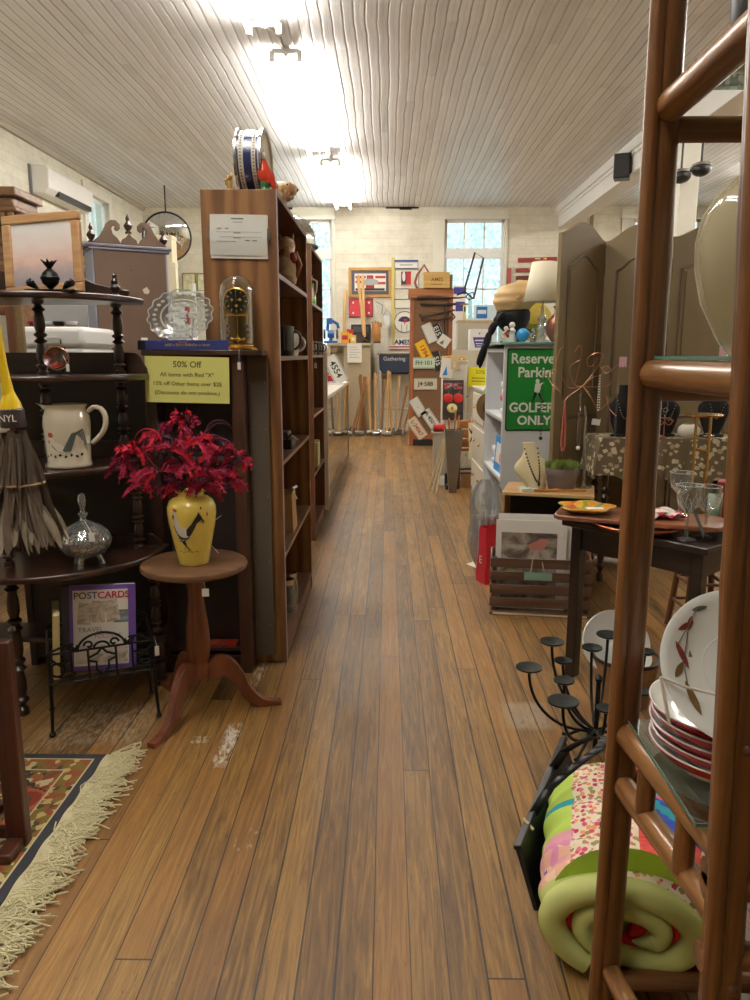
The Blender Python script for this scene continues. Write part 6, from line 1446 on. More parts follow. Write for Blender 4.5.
# wooden chair seen dimly behind the dark table
ch = T('wooden_stool', 'brown wooden stool standing behind the dark table', 'stool', (1.62, 3.75, 0)); STW = wood('stool_wood', (86, 52, 30), (126, 82, 50), 'Z', .45, 20)
MB().lathe([(.001, 0), (.16, 0), (.165, .012), (.16, .028), (.001, .03)], (0, 0, .44), 32).build('seat', STW, ch)
for k in range(4):
    a = PI / 4 + PI / 2 * k; mb = MB(); mb.tube([(.11 * math.cos(a), .11 * math.sin(a), .44), (.16 * math.cos(a), .16 * math.sin(a), 0)], .016, 10); mb.build('leg', STW, ch)
for z, f in ((.15, .142), (.28, .128)):
    for k in range(4): a, b_ = PI / 4 + PI / 2 * k, PI / 4 + PI / 2 * (k + 1); mb = MB(); mb.tube([(f * math.cos(a), f * math.sin(a), z), (f * math.cos(b_), f * math.sin(b_), z)], .009, 8); mb.build('stretcher', STW, ch)
# ------------------------------------------------------------------ folding screen
SCR = mat('olive_brown_screen', (124, 106, 72), .55, noise=.08, nscale=5); SCRD = mat('screen_moulding', (100, 82, 58), .5, noise=.1)
pa, pb_, pc_ = at(557, 300, 4.82), at(602, 300, 5.22), at(668, 300, 5.0); pd = Vector((2.40, 5.3, 0))
fs = T('folding_screen', 'olive brown folding screen of three arched panels', 'screen', (pb_.x, pb_.y, 0))
def panel(a, b):
    a = Vector((a.x, a.y, 0)); b = Vector((b.x, b.y, 0)); L = (b - a).length - .012; ang = math.atan2(b.y - a.y, b.x - a.x)
    M = TR(a.x - pb_.x, a.y - pb_.y, 0) @ RZ(ang) @ TR(.006, 0, 0)
    def top(x):
        t = x / L; return 2.155 + .09 * (0.5 - .5 * math.cos(2 * PI * min(1, max(0, (t - .03) / .94)))) ** .72
    n = 24; out = [(0, 0.02)] + [(L, .02)] + [(L * (1 - i / n), top(L * (1 - i / n))) for i in range(n + 1)]
    ob = MB().prism(out, .028, M @ TR(0, .014, 0) @ RX(PI / 2)).build('panel', SCR, fs, bev=.004)
    # raised moulding following the arch, upper and lower fields
    m = .085
    def loop(z0, z1f):
        P = [(m, z0), (L - m, z0)] + [(L - m - (L - 2 * m) * i / n, z1f(L - m - (L - 2 * m) * i / n)) for i in range(n + 1)]
        return P
    for (z0, zf) in ((1.14, lambda x: 2.155 - .19 + .075 * (0.5 - .5 * math.cos(2 * PI * (x - m) / (L - 2 * m)))), (.2, lambda x: 1.02)):
        P = loop(z0, zf); mb = MB(); mb.tube([M @ Vector((x, -.014, z)) for x, z in P], .0085, 8, True); mb.build('moulding', SCRD, ob)
        mb = MB(); q = [(m + (x - m) * .86 + (L - 2 * m) * .07, z0 + (z - z0) * .95 + .02) for x, z in P]; mb.prism(q, .006, M @ TR(0, -.0135, 0) @ RX(PI / 2)); mb.build('raised_field', SCR, ob, bev=.003)
panel(pa, pb_); panel(pb_, pc_); panel(pc_, pd)
for p in (pb_, pc_):
    for z in (.4, 1.45, 1.98): mb = MB(); mb.cyl((p.x - pb_.x, p.y - pb_.y - .012, z - .04), (p.x - pb_.x, p.y - pb_.y - .012, z + .04), .008, seg=10); mb.build('hinge', mat('dark_bronze', (62, 52, 42), .4, .7), fs)
# ------------------------------------------------------------------ white cabinet with the green sign
WCX0, WCX1, WCY0, WCY1, WCH = .81, 1.30, 5.34, 6.3, 1.49
cab = T('white_shelf_cabinet', 'white shelf cabinet with the green parking sign on its end', 'cabinet', ((WCX0 + WCX1) / 2, (WCY0 + WCY1) / 2, 0)); qx, qy = (WCX0 + WCX1) / 2, (WCY0 + WCY1) / 2
def cbx(name, m, x0, x1, y0, y1, z0, z1, bev=.003): return MB().bb(x0 - qx, x1 - qx, y0 - qy, y1 - qy, z0, z1).build(name, m, cab, bev=bev)
CW_ = mat('cool_white_laminate', (214, 216, 216), .45, noise=.03)
cbx('end_panel', CW_, WCX0, WCX1, WCY0, WCY0 + .025, 0, WCH); cbx('end_panel', CW_, WCX0, WCX1, WCY1 - .025, WCY1, 0, WCH); cbx('back_panel', CW_, WCX1 - .02, WCX1, WCY0 + .025, WCY1 - .025, 0, WCH)
for z in (.1, .52, .95, 1.44): cbx('shelf', CW_, WCX0, WCX1 - .02, WCY0 + .025, WCY1 - .025, z, z + .025)
MB().bb(WCX0 - qx - .03, WCX1 - qx + .02, WCY0 - qy - .03, WCY1 - qy, WCH, WCH + .018).build('glass_top', mat('teal_glass_top', (110, 160, 156), .1, coat=.5), cab, bev=.003)
sgp = (at(506, 390, WCY0).x, WCY0)
GRN = mat('sign_green', (22, 128, 46), .4, noise=.05)
SGW, SGH = .405, .575
sn = T('reserved_parking_sign', 'green reserved parking golfers only sign on the white cabinet', 'sign', (sgp[0] + SGW / 2, WCY0 - .004, at(510, 390, WCY0).z))
def rrect(w, h, r, n=5):
    pts = []
    for (cx_, cz_, a0) in ((w / 2 - r, h / 2 - r, 0), (-w / 2 + r, h / 2 - r, 90), (-w / 2 + r, -h / 2 + r, 180), (w / 2 - r, -h / 2 + r, 270)):
        for i in range(n + 1): a = math.radians(a0 + 90 / n * i); pts.append((cx_ + r * math.cos(a), cz_ + r * math.sin(a)))
    return pts
MB().prism(rrect(SGW, SGH, .015), .003, TR(0, .003, 0) @ RX(PI / 2)).build('panel', mat('dark_sign_edge', (20, 40, 26), .4), sn); MB().prism(rrect(SGW - .02, SGH - .02, .012), .003, TR(0, .001, 0) @ RX(PI / 2)).build('green_face', GRN, sn)
SWT = mat('sign_white', (232, 232, 222), .5, noise=.02)
text('Reserved', .098, SWT, sn, (0, -.003, .215), bold=.002, ext=.001, sx=.95); text('Parking', .098, SWT, sn, (.012, -.003, .12), bold=.002, ext=.001, sx=.95); text('GOLFERS', .093, SWT, sn, (0, -.003, -.125), bold=.0025, ext=.001, sx=.94); text('ONLY', .088, SWT, sn, (0, -.003, -.215), bold=.0025, ext=.001)
mb = MB(); 
def blob(mb, pts, y=-.003): mb.prism(pts, .0015, TR(0, y + .0015, 0) @ RX(PI / 2))
mb.mi = 0; blob(mb, [(.0, .045), (.03, .05), (.04, .02), (.03, -.02), (.015, -.025), (-.005, -.01)]); blob(mb, ovl(.015, .062, .014, .016)); blob(mb, [(.03, .04), (.055, .06), (.06, .052), (.035, .025)])
mb.mi = 1; blob(mb, [(-.002, -.012), (.018, -.02), (.0, -.06), (-.014, -.09), (-.022, -.088), (-.012, -.05)]); blob(mb, [(.018, -.018), (.034, -.016), (.05, -.055), (.07, -.085), (.06, -.09), (.038, -.06)])
mb.build('golfer_print', [SWT, MK], sn)
# contents of the side shelves
def stack(name, label, x, y, z, cols, w=.24, d=.3, h=.05, cat='linen', rz=0):
    o = T(name, label, cat, (x, y, z), rz=rz)
    for k, c in enumerate(cols):
        MB().bb(-w / 2 + .01 * (k % 2), w / 2 - .006 * (k % 3), -d / 2, d / 2, h * k, h * (k + .92)).build('folded_layer', mat('linen%d_%d_%d' % c, c, .9, noise=.06, bump=.2), o, bev=.014)
    return o
stack('folded_linen', 'folded blue and white linen on the middle shelf of the white cabinet', .98, 5.62, .545, [(60, 140, 200), (226, 226, 226), (70, 150, 206), (230, 230, 226)])
stack('folded_linen', 'folded white linen with a red piece on the upper shelf of the white cabinet', .98, 5.66, .975, [(226, 226, 222), (232, 230, 226), (180, 40, 60), (222, 222, 220), (228, 226, 222)])
stack('folded_linen', 'pale folded linen at the far end of the white cabinet', .98, 6.05, .545, [(214, 206, 192), (196, 196, 200), (226, 222, 214)])
stack('folded_linen', 'grey folded linen on the lowest shelf of the white cabinet', .98, 5.72, .125, [(150, 150, 150), (206, 206, 204), (170, 176, 184)])
o = T('blue_picture_board', 'bright blue and white board leaning out of the white cabinet shelf', 'board', (.845, 5.66, .56), rot=(0, math.radians(4), math.radians(2))); MB().bb(-.006, .006, -.27, .2, -.03, .25).build('board', mat('sky_blue_board', (46, 138, 206), .5, noise=.2, nscale=8), o); MB().bb(-.0075, -.006, -.2, .14, .05, .2).build('white_print', PAPER, o); mb = MB(); mb.lathe([(.001, -.001), (.04, -.001), (.04, .001), (.001, .001)], (-.008, -.06, .1), 20, RY(PI / 2)); mb.build('red_dot', RED, o)
# ---- on top of the white cabinet
ZC = WCH + .018
lp = at(543, 302, 5.58)
lm = T('table_lamp', 'table lamp with a pale cone shade and crystal base on the white cabinet', 'lamp', (lp.x, 5.58, ZC))
MB().lathe([(.001, 0), (.06, 0), (.06, .015), (.03, .02), (.035, .05), (.02, .065), (.04, .10), (.025, .14), (.035, .17), (.015, .2), (.012, .26)], seg=20).build('base', glass('lamp_crystal', (226, 230, 228), .55, .06, .25), lm)
mb = MB(); mb.lathe([(.14, .285), (.085, .56)], seg=40, cap=False); mb.build('lamp_shade', mat('cream_lamp_shade', (232, 224, 196), .8, noise=.03), lm, solid=.003)
mb = MB(); mb.cyl((0, 0, .26), (0, 0, .57), .005, seg=8); mb.tube([(-.086, 0, .555), (.086, 0, .555)], .002, 6); mb.tube([(0, -.086, .555), (0, .086, .555)], .002, 6); mb.ell((0, 0, .58), .01); mb.build('harp', BRASS, lm)
hx = at(513, 322, 5.75)
hd = T('hat_display_head', 'black display head wearing a black scarf under the tan turban hat', 'display head', (hx.x, 5.75, ZC))
BV = mat('black_velvet', (20, 18, 20), .9, noise=.2)
MB().lathe([(.001, 0), (.09, 0), (.095, .01), (.05, .03), (.045, .06), (.07, .085), (.105, .12), (.125, .17), (.125, .22), (.10, .27), (.05, .30), (.001, .31)], seg=28).build('head', BV, hd)
mb = MB(); mb.grid(lambda u, v: Vector((-.10 - .16 * u + .015 * math.sin(9 * v), -.11 - .06 * math.sin(3 * u) + .02 * math.sin(14 * u), .19 - .03 * u - .32 * u * u + .06 * (v - .5))), 20, 8); mb.build('scarf', BV, hd, solid=.035, sub=1)
ht = T('turban_hat', 'tan pleated turban hat on the black display head', 'hat', (hx.x + .01, 5.75, ZC + .215))
mb = MB()
mb.grid(lambda u, v: (lambda t, a: Vector(((.16 * math.sin(t) ** .7 * (1 + .03 * math.sin(11 * t + a * 1.0 + 1.5))) * math.cos(a), (.16 * math.sin(t) ** .7 * (1 + .03 * math.sin(11 * t + a * 1.0 + 1.5))) * math.sin(a), .08 - .115 * math.cos(t) + .03 + .015 * math.cos(a))))(.02 + (PI - .05) * v, 2 * PI * u), 40, 30, True)
mb.build('pleated_crown', mat('tan_silk', (206, 172, 120), .55, noise=.1, nscale=30), ht, ang=80)
mb = MB(); mb.tube([(-.1, -.1, .06), (0, -.15, .1), (.1, -.1, .15), (.13, 0, .13)], [.012, .02, .02, .012], 10); mb.tube([(-.12, -.07, .13), (0, -.135, .14), (.12, -.06, .07)], [.01, .016, .012], 10); mb.build('twisted_band', mat('tan_silk_band', (190, 152, 100), .55), ht)
o = T('yellow_straw_hat', 'yellow straw hat behind the tan turban hat', 'hat', (hx.x + .20, 6.05, ZC + .02)); o.rotation_euler = (math.radians(70), 0, 0); mb = MB(); mb.lathe([(.001, .10), (.07, .095), (.085, .07), (.09, .0), (.17, -.005), (.17, 0)], (0, .17, 0), 32); mb.build('hat', mat('yellow_straw', (196, 172, 70), .8, noise=.2, nscale=60), o); mb = MB(); mb.lathe([(.0905, .005), (.089, .03), (.091, .03), (.0925, .005)], (0, .17, 0), 32, cap=False); mb.build('band', DARKW, o)
bvx = at(556, 335, 5.47)
o = T('copper_vase', 'brown copper vase beside the lamp on the white cabinet', 'vase', (bvx.x + .02, 5.47, ZC)); MB().lathe([(.001, 0), (.05, 0), (.085, .05), (.095, .10), (.08, .155), (.04, .20), (.035, .23), (.05, .25), (.046, .25), (.03, .225), (.001, .2)], seg=32).build('body', mat('brown_copper', (128, 84, 66), .35, .5, noise=.15), o); mb = MB(); mb.tube([(-.04, -.03, .22), (-.05, -.05, .14)], .0012, 5); mb.bb(-.066, -.034, -.052, -.05, .09, .14); mb.build('price_tag', TAGM, o)
o = T('blue_glass_ball', 'blue glass paperweight ball on the white cabinet', 'paperweight', (at(523, 333, 5.40).x, 5.40, ZC)); MB().lathe([(.02, 0), (.022, .004), (.018, .008)], seg=20).build('foot', CUT, o); mb = MB(); mb.ell((0, 0, .05), .046, 24, 16); mb.build('ball', mat('blue_glass', (46, 150, 214), .05, noise=.3, nscale=30, coat=1), o)
for k, (px, la, s) in enumerate(((512, 'white and red china figurine left of the blue glass ball', 1.0), (506, 'small pale china figurine at the front corner of the white cabinet', .8), (533, 'pale crystal bird right of the blue glass ball', .7))):
    q = at(px, 333, 5.42 + .03 * k); o = T('china_figurine', la, 'figurine', (q.x, q.y, ZC)); m = [WHITEC, CREAMC, CUT][k]
    MB().lathe([(.001, 0), (.03 * s, 0), (.034 * s, .02 * s), (.02 * s, .06 * s), (.028 * s, .08 * s), (.01 * s, .1 * s)], seg=18).build('body', m, o); mb = MB(); mb.ell((0, 0, .118 * s), .022 * s); mb.build('head', m, o); mb = MB(); mb.tube([(-.02 * s, -.02, .085 * s), (-.05 * s, -.025, .06 * s), (-.03 * s, -.04 * s, .035 * s)], .009 * s, 8); mb.build('arm', [DKRED, m, m][k], o)
# green panel, hat, leaf ball and notes left of the cabinet
lowc = T('cream_low_dresser', 'cream low dresser standing beyond the white cabinet with hats and green notes on it', 'dresser', (1.0, 6.95, 0))
CRD2 = mat('cream_painted_wood', (216, 208, 190), .45, noise=.05)
MB().bb(-.16, .3, -.45, .45, 0, 1.10).build('body', CRD2, lowc, bev=.006); MB().bb(-.18, .32, -.47, .47, 1.10, 1.125).build('top', CRD2, lowc, bev=.004)
for z in (.15, .48, .80):
    dd = MB().bb(-.172, -.16, -.42, .42, z, z + .27).build('drawer', CRD2, lowc, bev=.004)
    for y in (-.2, .2): mb = MB(); mb.ell((-.182, y, z + .14), .014); mb.build('knob', BRASS, dd)
o = T('green_leaf_ball', 'round bright green leafy ball on the cream low dresser', 'ornament', (at(500, 378, 6.75).x, 6.75, 1.125)); rnd = random.Random(8); mb = MB(); mb.ell((0, 0, .11), .085, 16, 10)
for k in range(180):
    d = Vector((rnd.gauss(0, 1), rnd.gauss(0, 1), rnd.gauss(0, 1))).normalized(); t = d.orthogonal().normalized() * .02; p = Vector((0, 0, .11)) + d * .085; mb.add([p - t, p + d * .02 + t.cross(d) * .5, p + t + d * .03, p + d * .02 - t.cross(d) * .5], [(0, 1, 2, 3)])
mb.build('foliage', mat('bright_green_leaf', (70, 160, 80), .6, noise=.3, nscale=30), o); mb = MB(); mb.lathe([(.001, 0), (.05, 0), (.05, .03), (.03, .035)], seg=16); mb.build('stand', DARKW, o)
o = T('green_note', 'light green paper note slanting over the edge of the cream low dresser', 'note', tuple(at(497, 391, 6.40)), rot=(math.radians(8), math.radians(28), math.radians(-8))); MB().bb(-.10, .10, -.001, .001, -.07, .07).build('sheet', mat('light_green_paper', (150, 226, 140), .8, noise=.03), o); mb = MB()
for k in range(3): mb.bb(-.07, .06 - .02 * k, -.0016, -.001, .03 - .03 * k, .034 - .03 * k)
mb.build('handwriting', GREYINK, o)
o = T('brown_felt_hat', 'brown felt hat hanging at the corner of the cream low dresser', 'hat', tuple(at(490, 408, 6.42)), rot=(math.radians(75), 0, .3)); mb = MB(); mb.lathe([(.001, .08), (.05, .075), (.065, .05), (.07, 0), (.13, .008), (.13, .014)], seg=30); mb.build('hat', mat('brown_felt', (112, 84, 52), .9), o); mb = MB(); mb.lathe([(.071, .002), (.068, .022), (.071, .022), (.0735, .002)], seg=30, cap=False); mb.build('band', MK, o)
o = T('green_board', 'dark green square board standing between the black scarf and the sign cabinet', 'board', tuple(at(498, 357, 6.6) - Vector((0, 0, .1)))); o.location.z = 1.127; MB().bb(-.07, .10, -.006, .006, 0, .40).build('panel', mat('dull_green_panel', (84, 110, 74), .6), o, bev=.003); MB().bb(-.075, .105, -.012, .012, 0, .02).build('base', DARKW, o)
# ------------------------------------------------------------------ light wood display box with bust, pot and brushes
dbx, dby, dbz = .985, 4.52, .62
db = T('light_wood_display_box', 'open fronted light wood box with a rope edge carrying the necklace bust', 'display box', (dbx, dby, 0), rz=math.radians(-15))
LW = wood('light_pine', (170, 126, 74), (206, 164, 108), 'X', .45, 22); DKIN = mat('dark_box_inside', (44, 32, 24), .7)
hw_, hd_ = .265, .19
MB().bb(-hw_, hw_, -hd_, hd_, dbz - .018, dbz).build('top', LW, db, bev=.003)
for s in (-1, 1): MB().bb(s * (hw_ - .009) - .009, s * (hw_ - .009) + .009, -hd_, hd_, 0, dbz - .018).build('side_panel', LW, db, bev=.002)
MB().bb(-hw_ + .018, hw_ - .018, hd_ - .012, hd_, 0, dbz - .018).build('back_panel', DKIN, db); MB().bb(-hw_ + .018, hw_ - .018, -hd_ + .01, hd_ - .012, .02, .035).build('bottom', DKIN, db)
mb = MB()
for k in range(46): x = -hw_ + 2 * hw_ * (k + .5) / 46; mb.box((x, -hd_ - .003, dbz - .009), (.006, .006, .02), RY(.6))
mb.build('rope_edge', mat('pale_rope', (222, 196, 140), .6), db)
def dbl(x, y): return db.matrix_basis @ Vector((x, y, dbz))
bp = gr(528, 489, dbz)
bu = T('necklace_bust', 'cream linen necklace bust with a dark bead necklace', 'jewelry bust', (bp.x + .02, bp.y, dbz), rz=.35)
LIN = mat('cream_linen', (220, 204, 162), .85, noise=.06, nscale=60)
def bust(u, v):
    a = 2 * PI * u; z = .28 * v
    w = .05 + .075 * math.sin(PI * min(1, v * 1.15)) ** 1.2 if v < .72 else .05 + .075 * math.sin(PI * .828) ** 1.2 - (v - .72) * .10
    w = [.055, .06, .075, .10, .125, .125, .10, .062, .045, .042, .044][min(10, int(v * 10))] * (1 - (v * 10) % 1) + [.055, .06, .075, .10, .125, .125, .10, .062, .045, .042, .044][min(10, int(v * 10) + 1)] * ((v * 10) % 1)
    return Vector((w * math.cos(a), (.028 + .012 * math.cos(PI * v)) * math.sin(a) - .05 + .10 * v, z))
mb = MB(); mb.grid(bust, 32, 28, True); mb.add([bust(i / 32, 1) for i in range(32)], [tuple(range(32))]); mb.add([bust(i / 32, 0) for i in range(32)], [tuple(range(32))]); mb.build('bust', LIN, bu, ang=60)
mb = MB()
for i in range(34):
    t = i / 33; x = -.05 + .10 * t; z = .245 - .19 * math.sin(PI * t) ** .8; 
    v = z / .28; y = -.05 + .10 * v - (.028 + .012 * math.cos(PI * v)) * math.sqrt(max(0, 1 - (x / .1) ** 2)) - .004; mb.ell((x * .9, y, z), .0058, 8, 6)
mb.ell((0, -.085, .045), (.009, .006, .016)); mb.build('bead_necklace', mat('dark_green_beads', (60, 52, 36), .3), bu)
pp = gr(561, 489, dbz)
po = T('plant_pot', 'grey clay pot of green moss on the light wood box', 'potted plant', (pp.x, pp.y, dbz))
MB().lathe([(.001, .004), (.072, 0), (.076, .004), (.096, .095), (.102, .096), (.106, .13), (.1, .132), (.094, .1), (.001, .09)], seg=36).build('pot', mat('grey_clay', (124, 114, 110), .7, noise=.08), po)
rnd = random.Random(14); mb = MB(); mb.ell((0, 0, .11), (.093, .093, .022), 20, 10)
for k in range(1300):
    a = rnd.uniform(0, 2 * PI); r = .1 * math.sqrt(rnd.random()); h = rnd.uniform(.03, .06); p = Vector((r * math.cos(a), r * math.sin(a), .122)); q = p + Vector((rnd.uniform(-.02, .02), rnd.uniform(-.02, .02), h)); t = Vector((math.cos(a * 3), math.sin(a * 3), 0)) * .004; mb.add([p - t, p + t, q], [(0, 1, 2)])
mb.build('moss', mat('moss_green', (116, 132, 58), .9, noise=.35, nscale=50), po, ang=180)
for k, (x, y, r, la) in enumerate(((.0, -.10, .25, 'wooden butter paddle lying in front of the clay pot'), (.12, -.06, -.1, 'wide wooden paddle at the right of the light wood box'), (.06, .0, 1.0, 'short wooden spoon leaning by the clay pot'))):
    q = dbl(x, y); o = T('wooden_paddle', la, 'utensil', (q.x, q.y, dbz + .001), rz=r, group='wooden utensils'); mb = MB(); mb.prism(ovl(.05, 0, .05, .022), .01); mb.build('blade', mat('honey_wood', (196, 132, 62), .5, noise=.15), o, bev=.003); mb = MB(); mb.tube([(.0, 0, .006), (-.09, 0, .008)], [.007, .009], 8); mb.build('handle', mat('honey_wood'), o)
q = dbl(-.12, -.12); o = T('teal_white_card', 'teal and white card lying below the necklace bust', 'card', (q.x, q.y, dbz), rz=.2); MB().bb(-.05, .05, -.035, .035, 0, .02).build('card_box', PAPER, o, bev=.002); MB().bb(-.048, .02, -.033, .033, .02, .0215).build('teal_print', mat('pale_teal', (150, 186, 180), .6), o)
q = dbl(-.02, -.04); o = T('small_plaster_figure', 'small tan carved figure beside the teal card', 'figurine', (q.x - .02, q.y, dbz)); mb = MB(); mb.tube([(0, 0, 0), (.01, 0, .03), (-.005, 0, .055)], [.016, .018, .008], 10); mb.build('body', mat('honey_wood'), o); mb = MB(); mb.ell((-.008, 0, .066), .013); mb.build('head', mat('tan_resin', (180, 140, 90), .5), o)
# copper wire jewelry tree
jt0 = gr(600, 487, dbz); jt = T('jewelry_tree', 'curly copper wire jewelry tree hung with necklaces', 'jewelry tree', (dbl(.20, .1).x, dbl(.20, .1).y, dbz))
COP = mat('copper_wire', (172, 122, 96), .35, .8, noise=.1); SILV = mat('silver_chain', (190, 186, 176), .25, .8)
mb = MB(); mb.lathe([(.001, 0), (.05, 0), (.05, .008), (.012, .014), (.009, .03)], seg=20); mb.tube([(0, 0, .02), (.002, 0, .15), (-.01, 0, .30), (-.005, 0, .42), (-.02, 0, .50)], [.009, .009, .008, .007, .005], 10); mb.build('trunk', SILV, jt)
Yj = jt.location.y
def jp(px, py, dy=0.0): p = at(px, py, Yj + dy); return p - Vector(jt.location)
def spline(P, n=6):
    o = []
    for i in range(len(P) - 1):
        p0, p1, p2, p3 = [P[max(0, min(len(P) - 1, i + k))] for k in (-1, 0, 1, 2)]
        for j in range(n): t = j / n; o.append(.5 * ((2 * p1) + (-p0 + p2) * t + (2 * p0 - 5 * p1 + 4 * p2 - p3) * t * t + (-p0 + 3 * p1 - 3 * p2 + p3) * t ** 3))
    o.append(P[-1]); return o
BR = [[(583, 386), (575, 385), (570, 373), (571, 366), (580, 360)], [(583, 386), (570, 388), (563, 380), (556, 369), (559, 352), (563, 347)], [(583, 386), (592, 378), (602, 374), (600, 366)], [(583, 386), (598, 387), (609, 385), (613, 374), (607, 366), (602, 369), (606, 373), (613, 369), (619, 363)],
      [(583, 386), (594, 372), (601, 362), (603, 355), (596, 353), (588, 358), (588, 366), (594, 365), (598, 358)], [(583, 386), (590, 396), (596, 406), (600, 410)], [(600, 410), (608, 402), (606, 396), (609, 408), (616, 416)], [(583, 386), (567, 398), (565, 405)], [(565, 405), (560, 392), (552, 384), (545, 374), (543, 380)], [(556, 369), (550, 371), (546, 376)], [(575, 385), (582, 352), (579, 346), (575, 352)]]
for k, L in enumerate(BR):
    mb = MB(); mb.tube(spline([jp(a, b_, .03 * math.sin(k * 2.1 + i)* (i > 0)) for i, (a, b_) in enumerate(L)]), .0028, 7); mb.build('branch', COP, jt)
def necklace(label, top, bot, m, r=.004, n=26, wd=.02, pend=None):
    a, b_ = at(*top, Yj - .03), at(*bot, Yj - .03); o = T('necklace', label, 'necklace', tuple(a), group='necklaces on the wire tree')
    mb = MB(); L = (a - b_).length
    for s in (-1, 1):
        for i in range(n): t = i / (n - 1); mb.ell((s * wd * math.sin(PI * min(1, t * .5 + .0)) * (1 if t < .95 else .5), 0, -L * t), r, 7, 5)
    mb.build('beads', m, o)
    if pend: mb = MB(); mb.ell((0, -.004, -L - .012), pend[0]); mb.build('pendant', pend[1], o)
    return o
ORB = mat('orange_red_beads', (176, 84, 64), .35, noise=.2); PRL = mat('pearl', (226, 220, 206), .2, coat=.5)
necklace('orange bead necklace hanging lowest over the clay pot', (565, 405), (564, 450), ORB, .0075, 22, .012)
necklace('silver chain with a pearl drop near the middle of the wire tree', (581, 388), (577, 446), SILV, .003, 30, .008, (.013, PRL))
necklace('long thin silver chain hanging at the right of the wire tree', (619, 364), (617, 440), SILV, .0025, 34, .004, (.008, ORB))
necklace('dark bead necklace hanging at the left before the green sign', (543, 380), (543, 436), mat('black_beads', (40, 36, 34), .3), .004, 26, .006, (.012, MK))
necklace('pale bead necklace hanging beside the tree trunk', (600, 376), (600, 410), PRL, .005, 14, .006)
necklace('brown bead necklace looped on the short right branch', (609, 408), (612, 424), mat('brown_beads', (110, 70, 50), .4), .005, 10, .01)
o = T('pink_tag_card', 'small pink card with earrings hanging on the wire tree', 'card', tuple(at(623, 362, Yj - .04)), rz=0); MB().bb(-.022, .022, -.001, .001, -.03, .03).build('card', mat('pink_card', (222, 176, 190), .7), o); mb = MB()
for s in (-1, 1): mb.tube([(s * .01, -.002, -.02), (s * .012, -.003, -.06)], .0015, 5); mb.ell((s * .012, -.003, -.065), .004, 8, 6)
mb.build('earrings', SILV, o)
o = T('white_price_card', 'small white price card tied to the wire tree trunk', 'card', tuple(at(596, 422, Yj - .04)), rot=(0, .15, 0)); MB().bb(-.025, .025, -.001, .001, -.018, .018).build('card', TAGM, o); mb = MB(); mb.tube([(.02, 0, .01), (.03, .01, .03)], .001, 5); mb.build('string', TAGM, o)
# ------------------------------------------------------------------ crate of matted prints
cr0, cr1 = gr(489, 613), Vector((1.115, 3.944, 0)); crd = (cr1 - cr0).normalized(); cra = math.atan2(crd.y, crd.x)
crt = T('slatted_crate', 'dark slatted wooden crate holding matted prints on the floor', 'crate', ((cr0.x + cr1.x) / 2, (cr0.y + cr1.y) / 2, 0), rz=cra); crl = (cr1 - cr0).length / 2
CRW = wood('crate_slat', (70, 48, 34), (108, 78, 56), 'X', .5, 20)
for k in range(4):
    z = .045 + .075 * k
    sl_ = MB().bb(-crl, crl, -.006, .006, z, z + .052).build('slat', CRW, crt, bev=.002)
    MB().bb(-crl, crl, .232, .244, z, z + .052).build('slat', CRW, crt, bev=.002)
    for s in (-1, 1): MB().bb(s * (crl - .006) - .006, s * (crl - .006) + .006, .006, .232, z, z + .052).build('end_slat', CRW, crt, bev=.002)
for s in (-1, 1):
    for y in (.012, .226): MB().bb(s * (crl - .024) - .012, s * (crl - .024) + .012, y - .006, y + .006, 0, .325).build('corner_batten', CRW, crt)
MB().bb(-crl, crl, -.02, .244, .0, .018).build('base', CRW, crt, bev=.003)
mb = MB(); mb.bb(-crl + .02, crl - .02, -.0215, -.0200, .004, .014); mb.build('pale_edge', mat('pale_worn_edge', (216, 200, 170), .6), crt)
tg = MB(); tg.bb(-.09, .06, -.013, -.0105, .205, .25); tg.build('teal_label', mat('teal_label_card', (132, 166, 150), .6, noise=.08), crt)
mb = MB(); mb.tube([(-.055, -.013, .25), (-.05, -.01, .30), (-.045, .0, .335)], .003, 6); mb.tube([(.02, -.013, .25), (.01, -.01, .28), (.0, .0, .325)], .003, 6); mb.build('twine', mat('pink_twine', (206, 176, 150), .8), crt)
M_ = crt.matrix_basis
MATB = mat('mat_board_white', (232, 228, 220), .8, noise=.02)
def scene_print(name, els, sc): return blurry(name, els, sc * .6)
for k, (x, y, w, h, la, els) in enumerate(((-.055, .05, .385, .50, 'white matted photograph at the front of the slatted crate', [(64, 54, 48), (104, 92, 80), (150, 136, 120), (186, 176, 164), (150, 160, 164)]), (-.02, .10, .43, .525, 'white matted print second in the slatted crate', [(200, 196, 186), (190, 186, 176)]), (.0, .135, .46, .50, 'white matted print third in the slatted crate', [(196, 190, 180), (180, 176, 170)]), (.02, .17, .44, .47, 'pale green matted print at the back of the slatted crate', [(176, 186, 150), (196, 196, 160)]))):
    o = T('matted_print', la, 'print', tuple(M_ @ Vector((x, y, .02))), rot=(math.radians(-5), 0, cra), group='matted prints in the slatted crate')
    MB().bb(-w / 2, w / 2, -.003, .003, 0, h).build('mat_board', MATB if k < 3 else mat('sage_mat', (186, 190, 150), .8), o)
    ph = MB().bb(-w / 2 + .03, w / 2 - .05, -.0042, -.003, .04, h - .07).build('photo', scene_print('print_photo%d' % k, els, 14), o)
    if k == 0:
        mb = MB(); mb.prism(ovl(-.11, .19, .04, .035), .001, TR(0, -.0042, 0) @ RX(PI / 2)); mb.build('pale_leaf_shape', mat('pale_olive_print', (170, 178, 110), .5), o)
        mb = MB(); mb.prism([(-.02, .36), (.06, .40), (.10, .39), (.07, .34), (.0, .33)], .001, TR(0, -.0043, 0) @ RX(PI / 2)); mb.build('rosy_shape', mat('rosy_print', (196, 130, 112), .5), o)
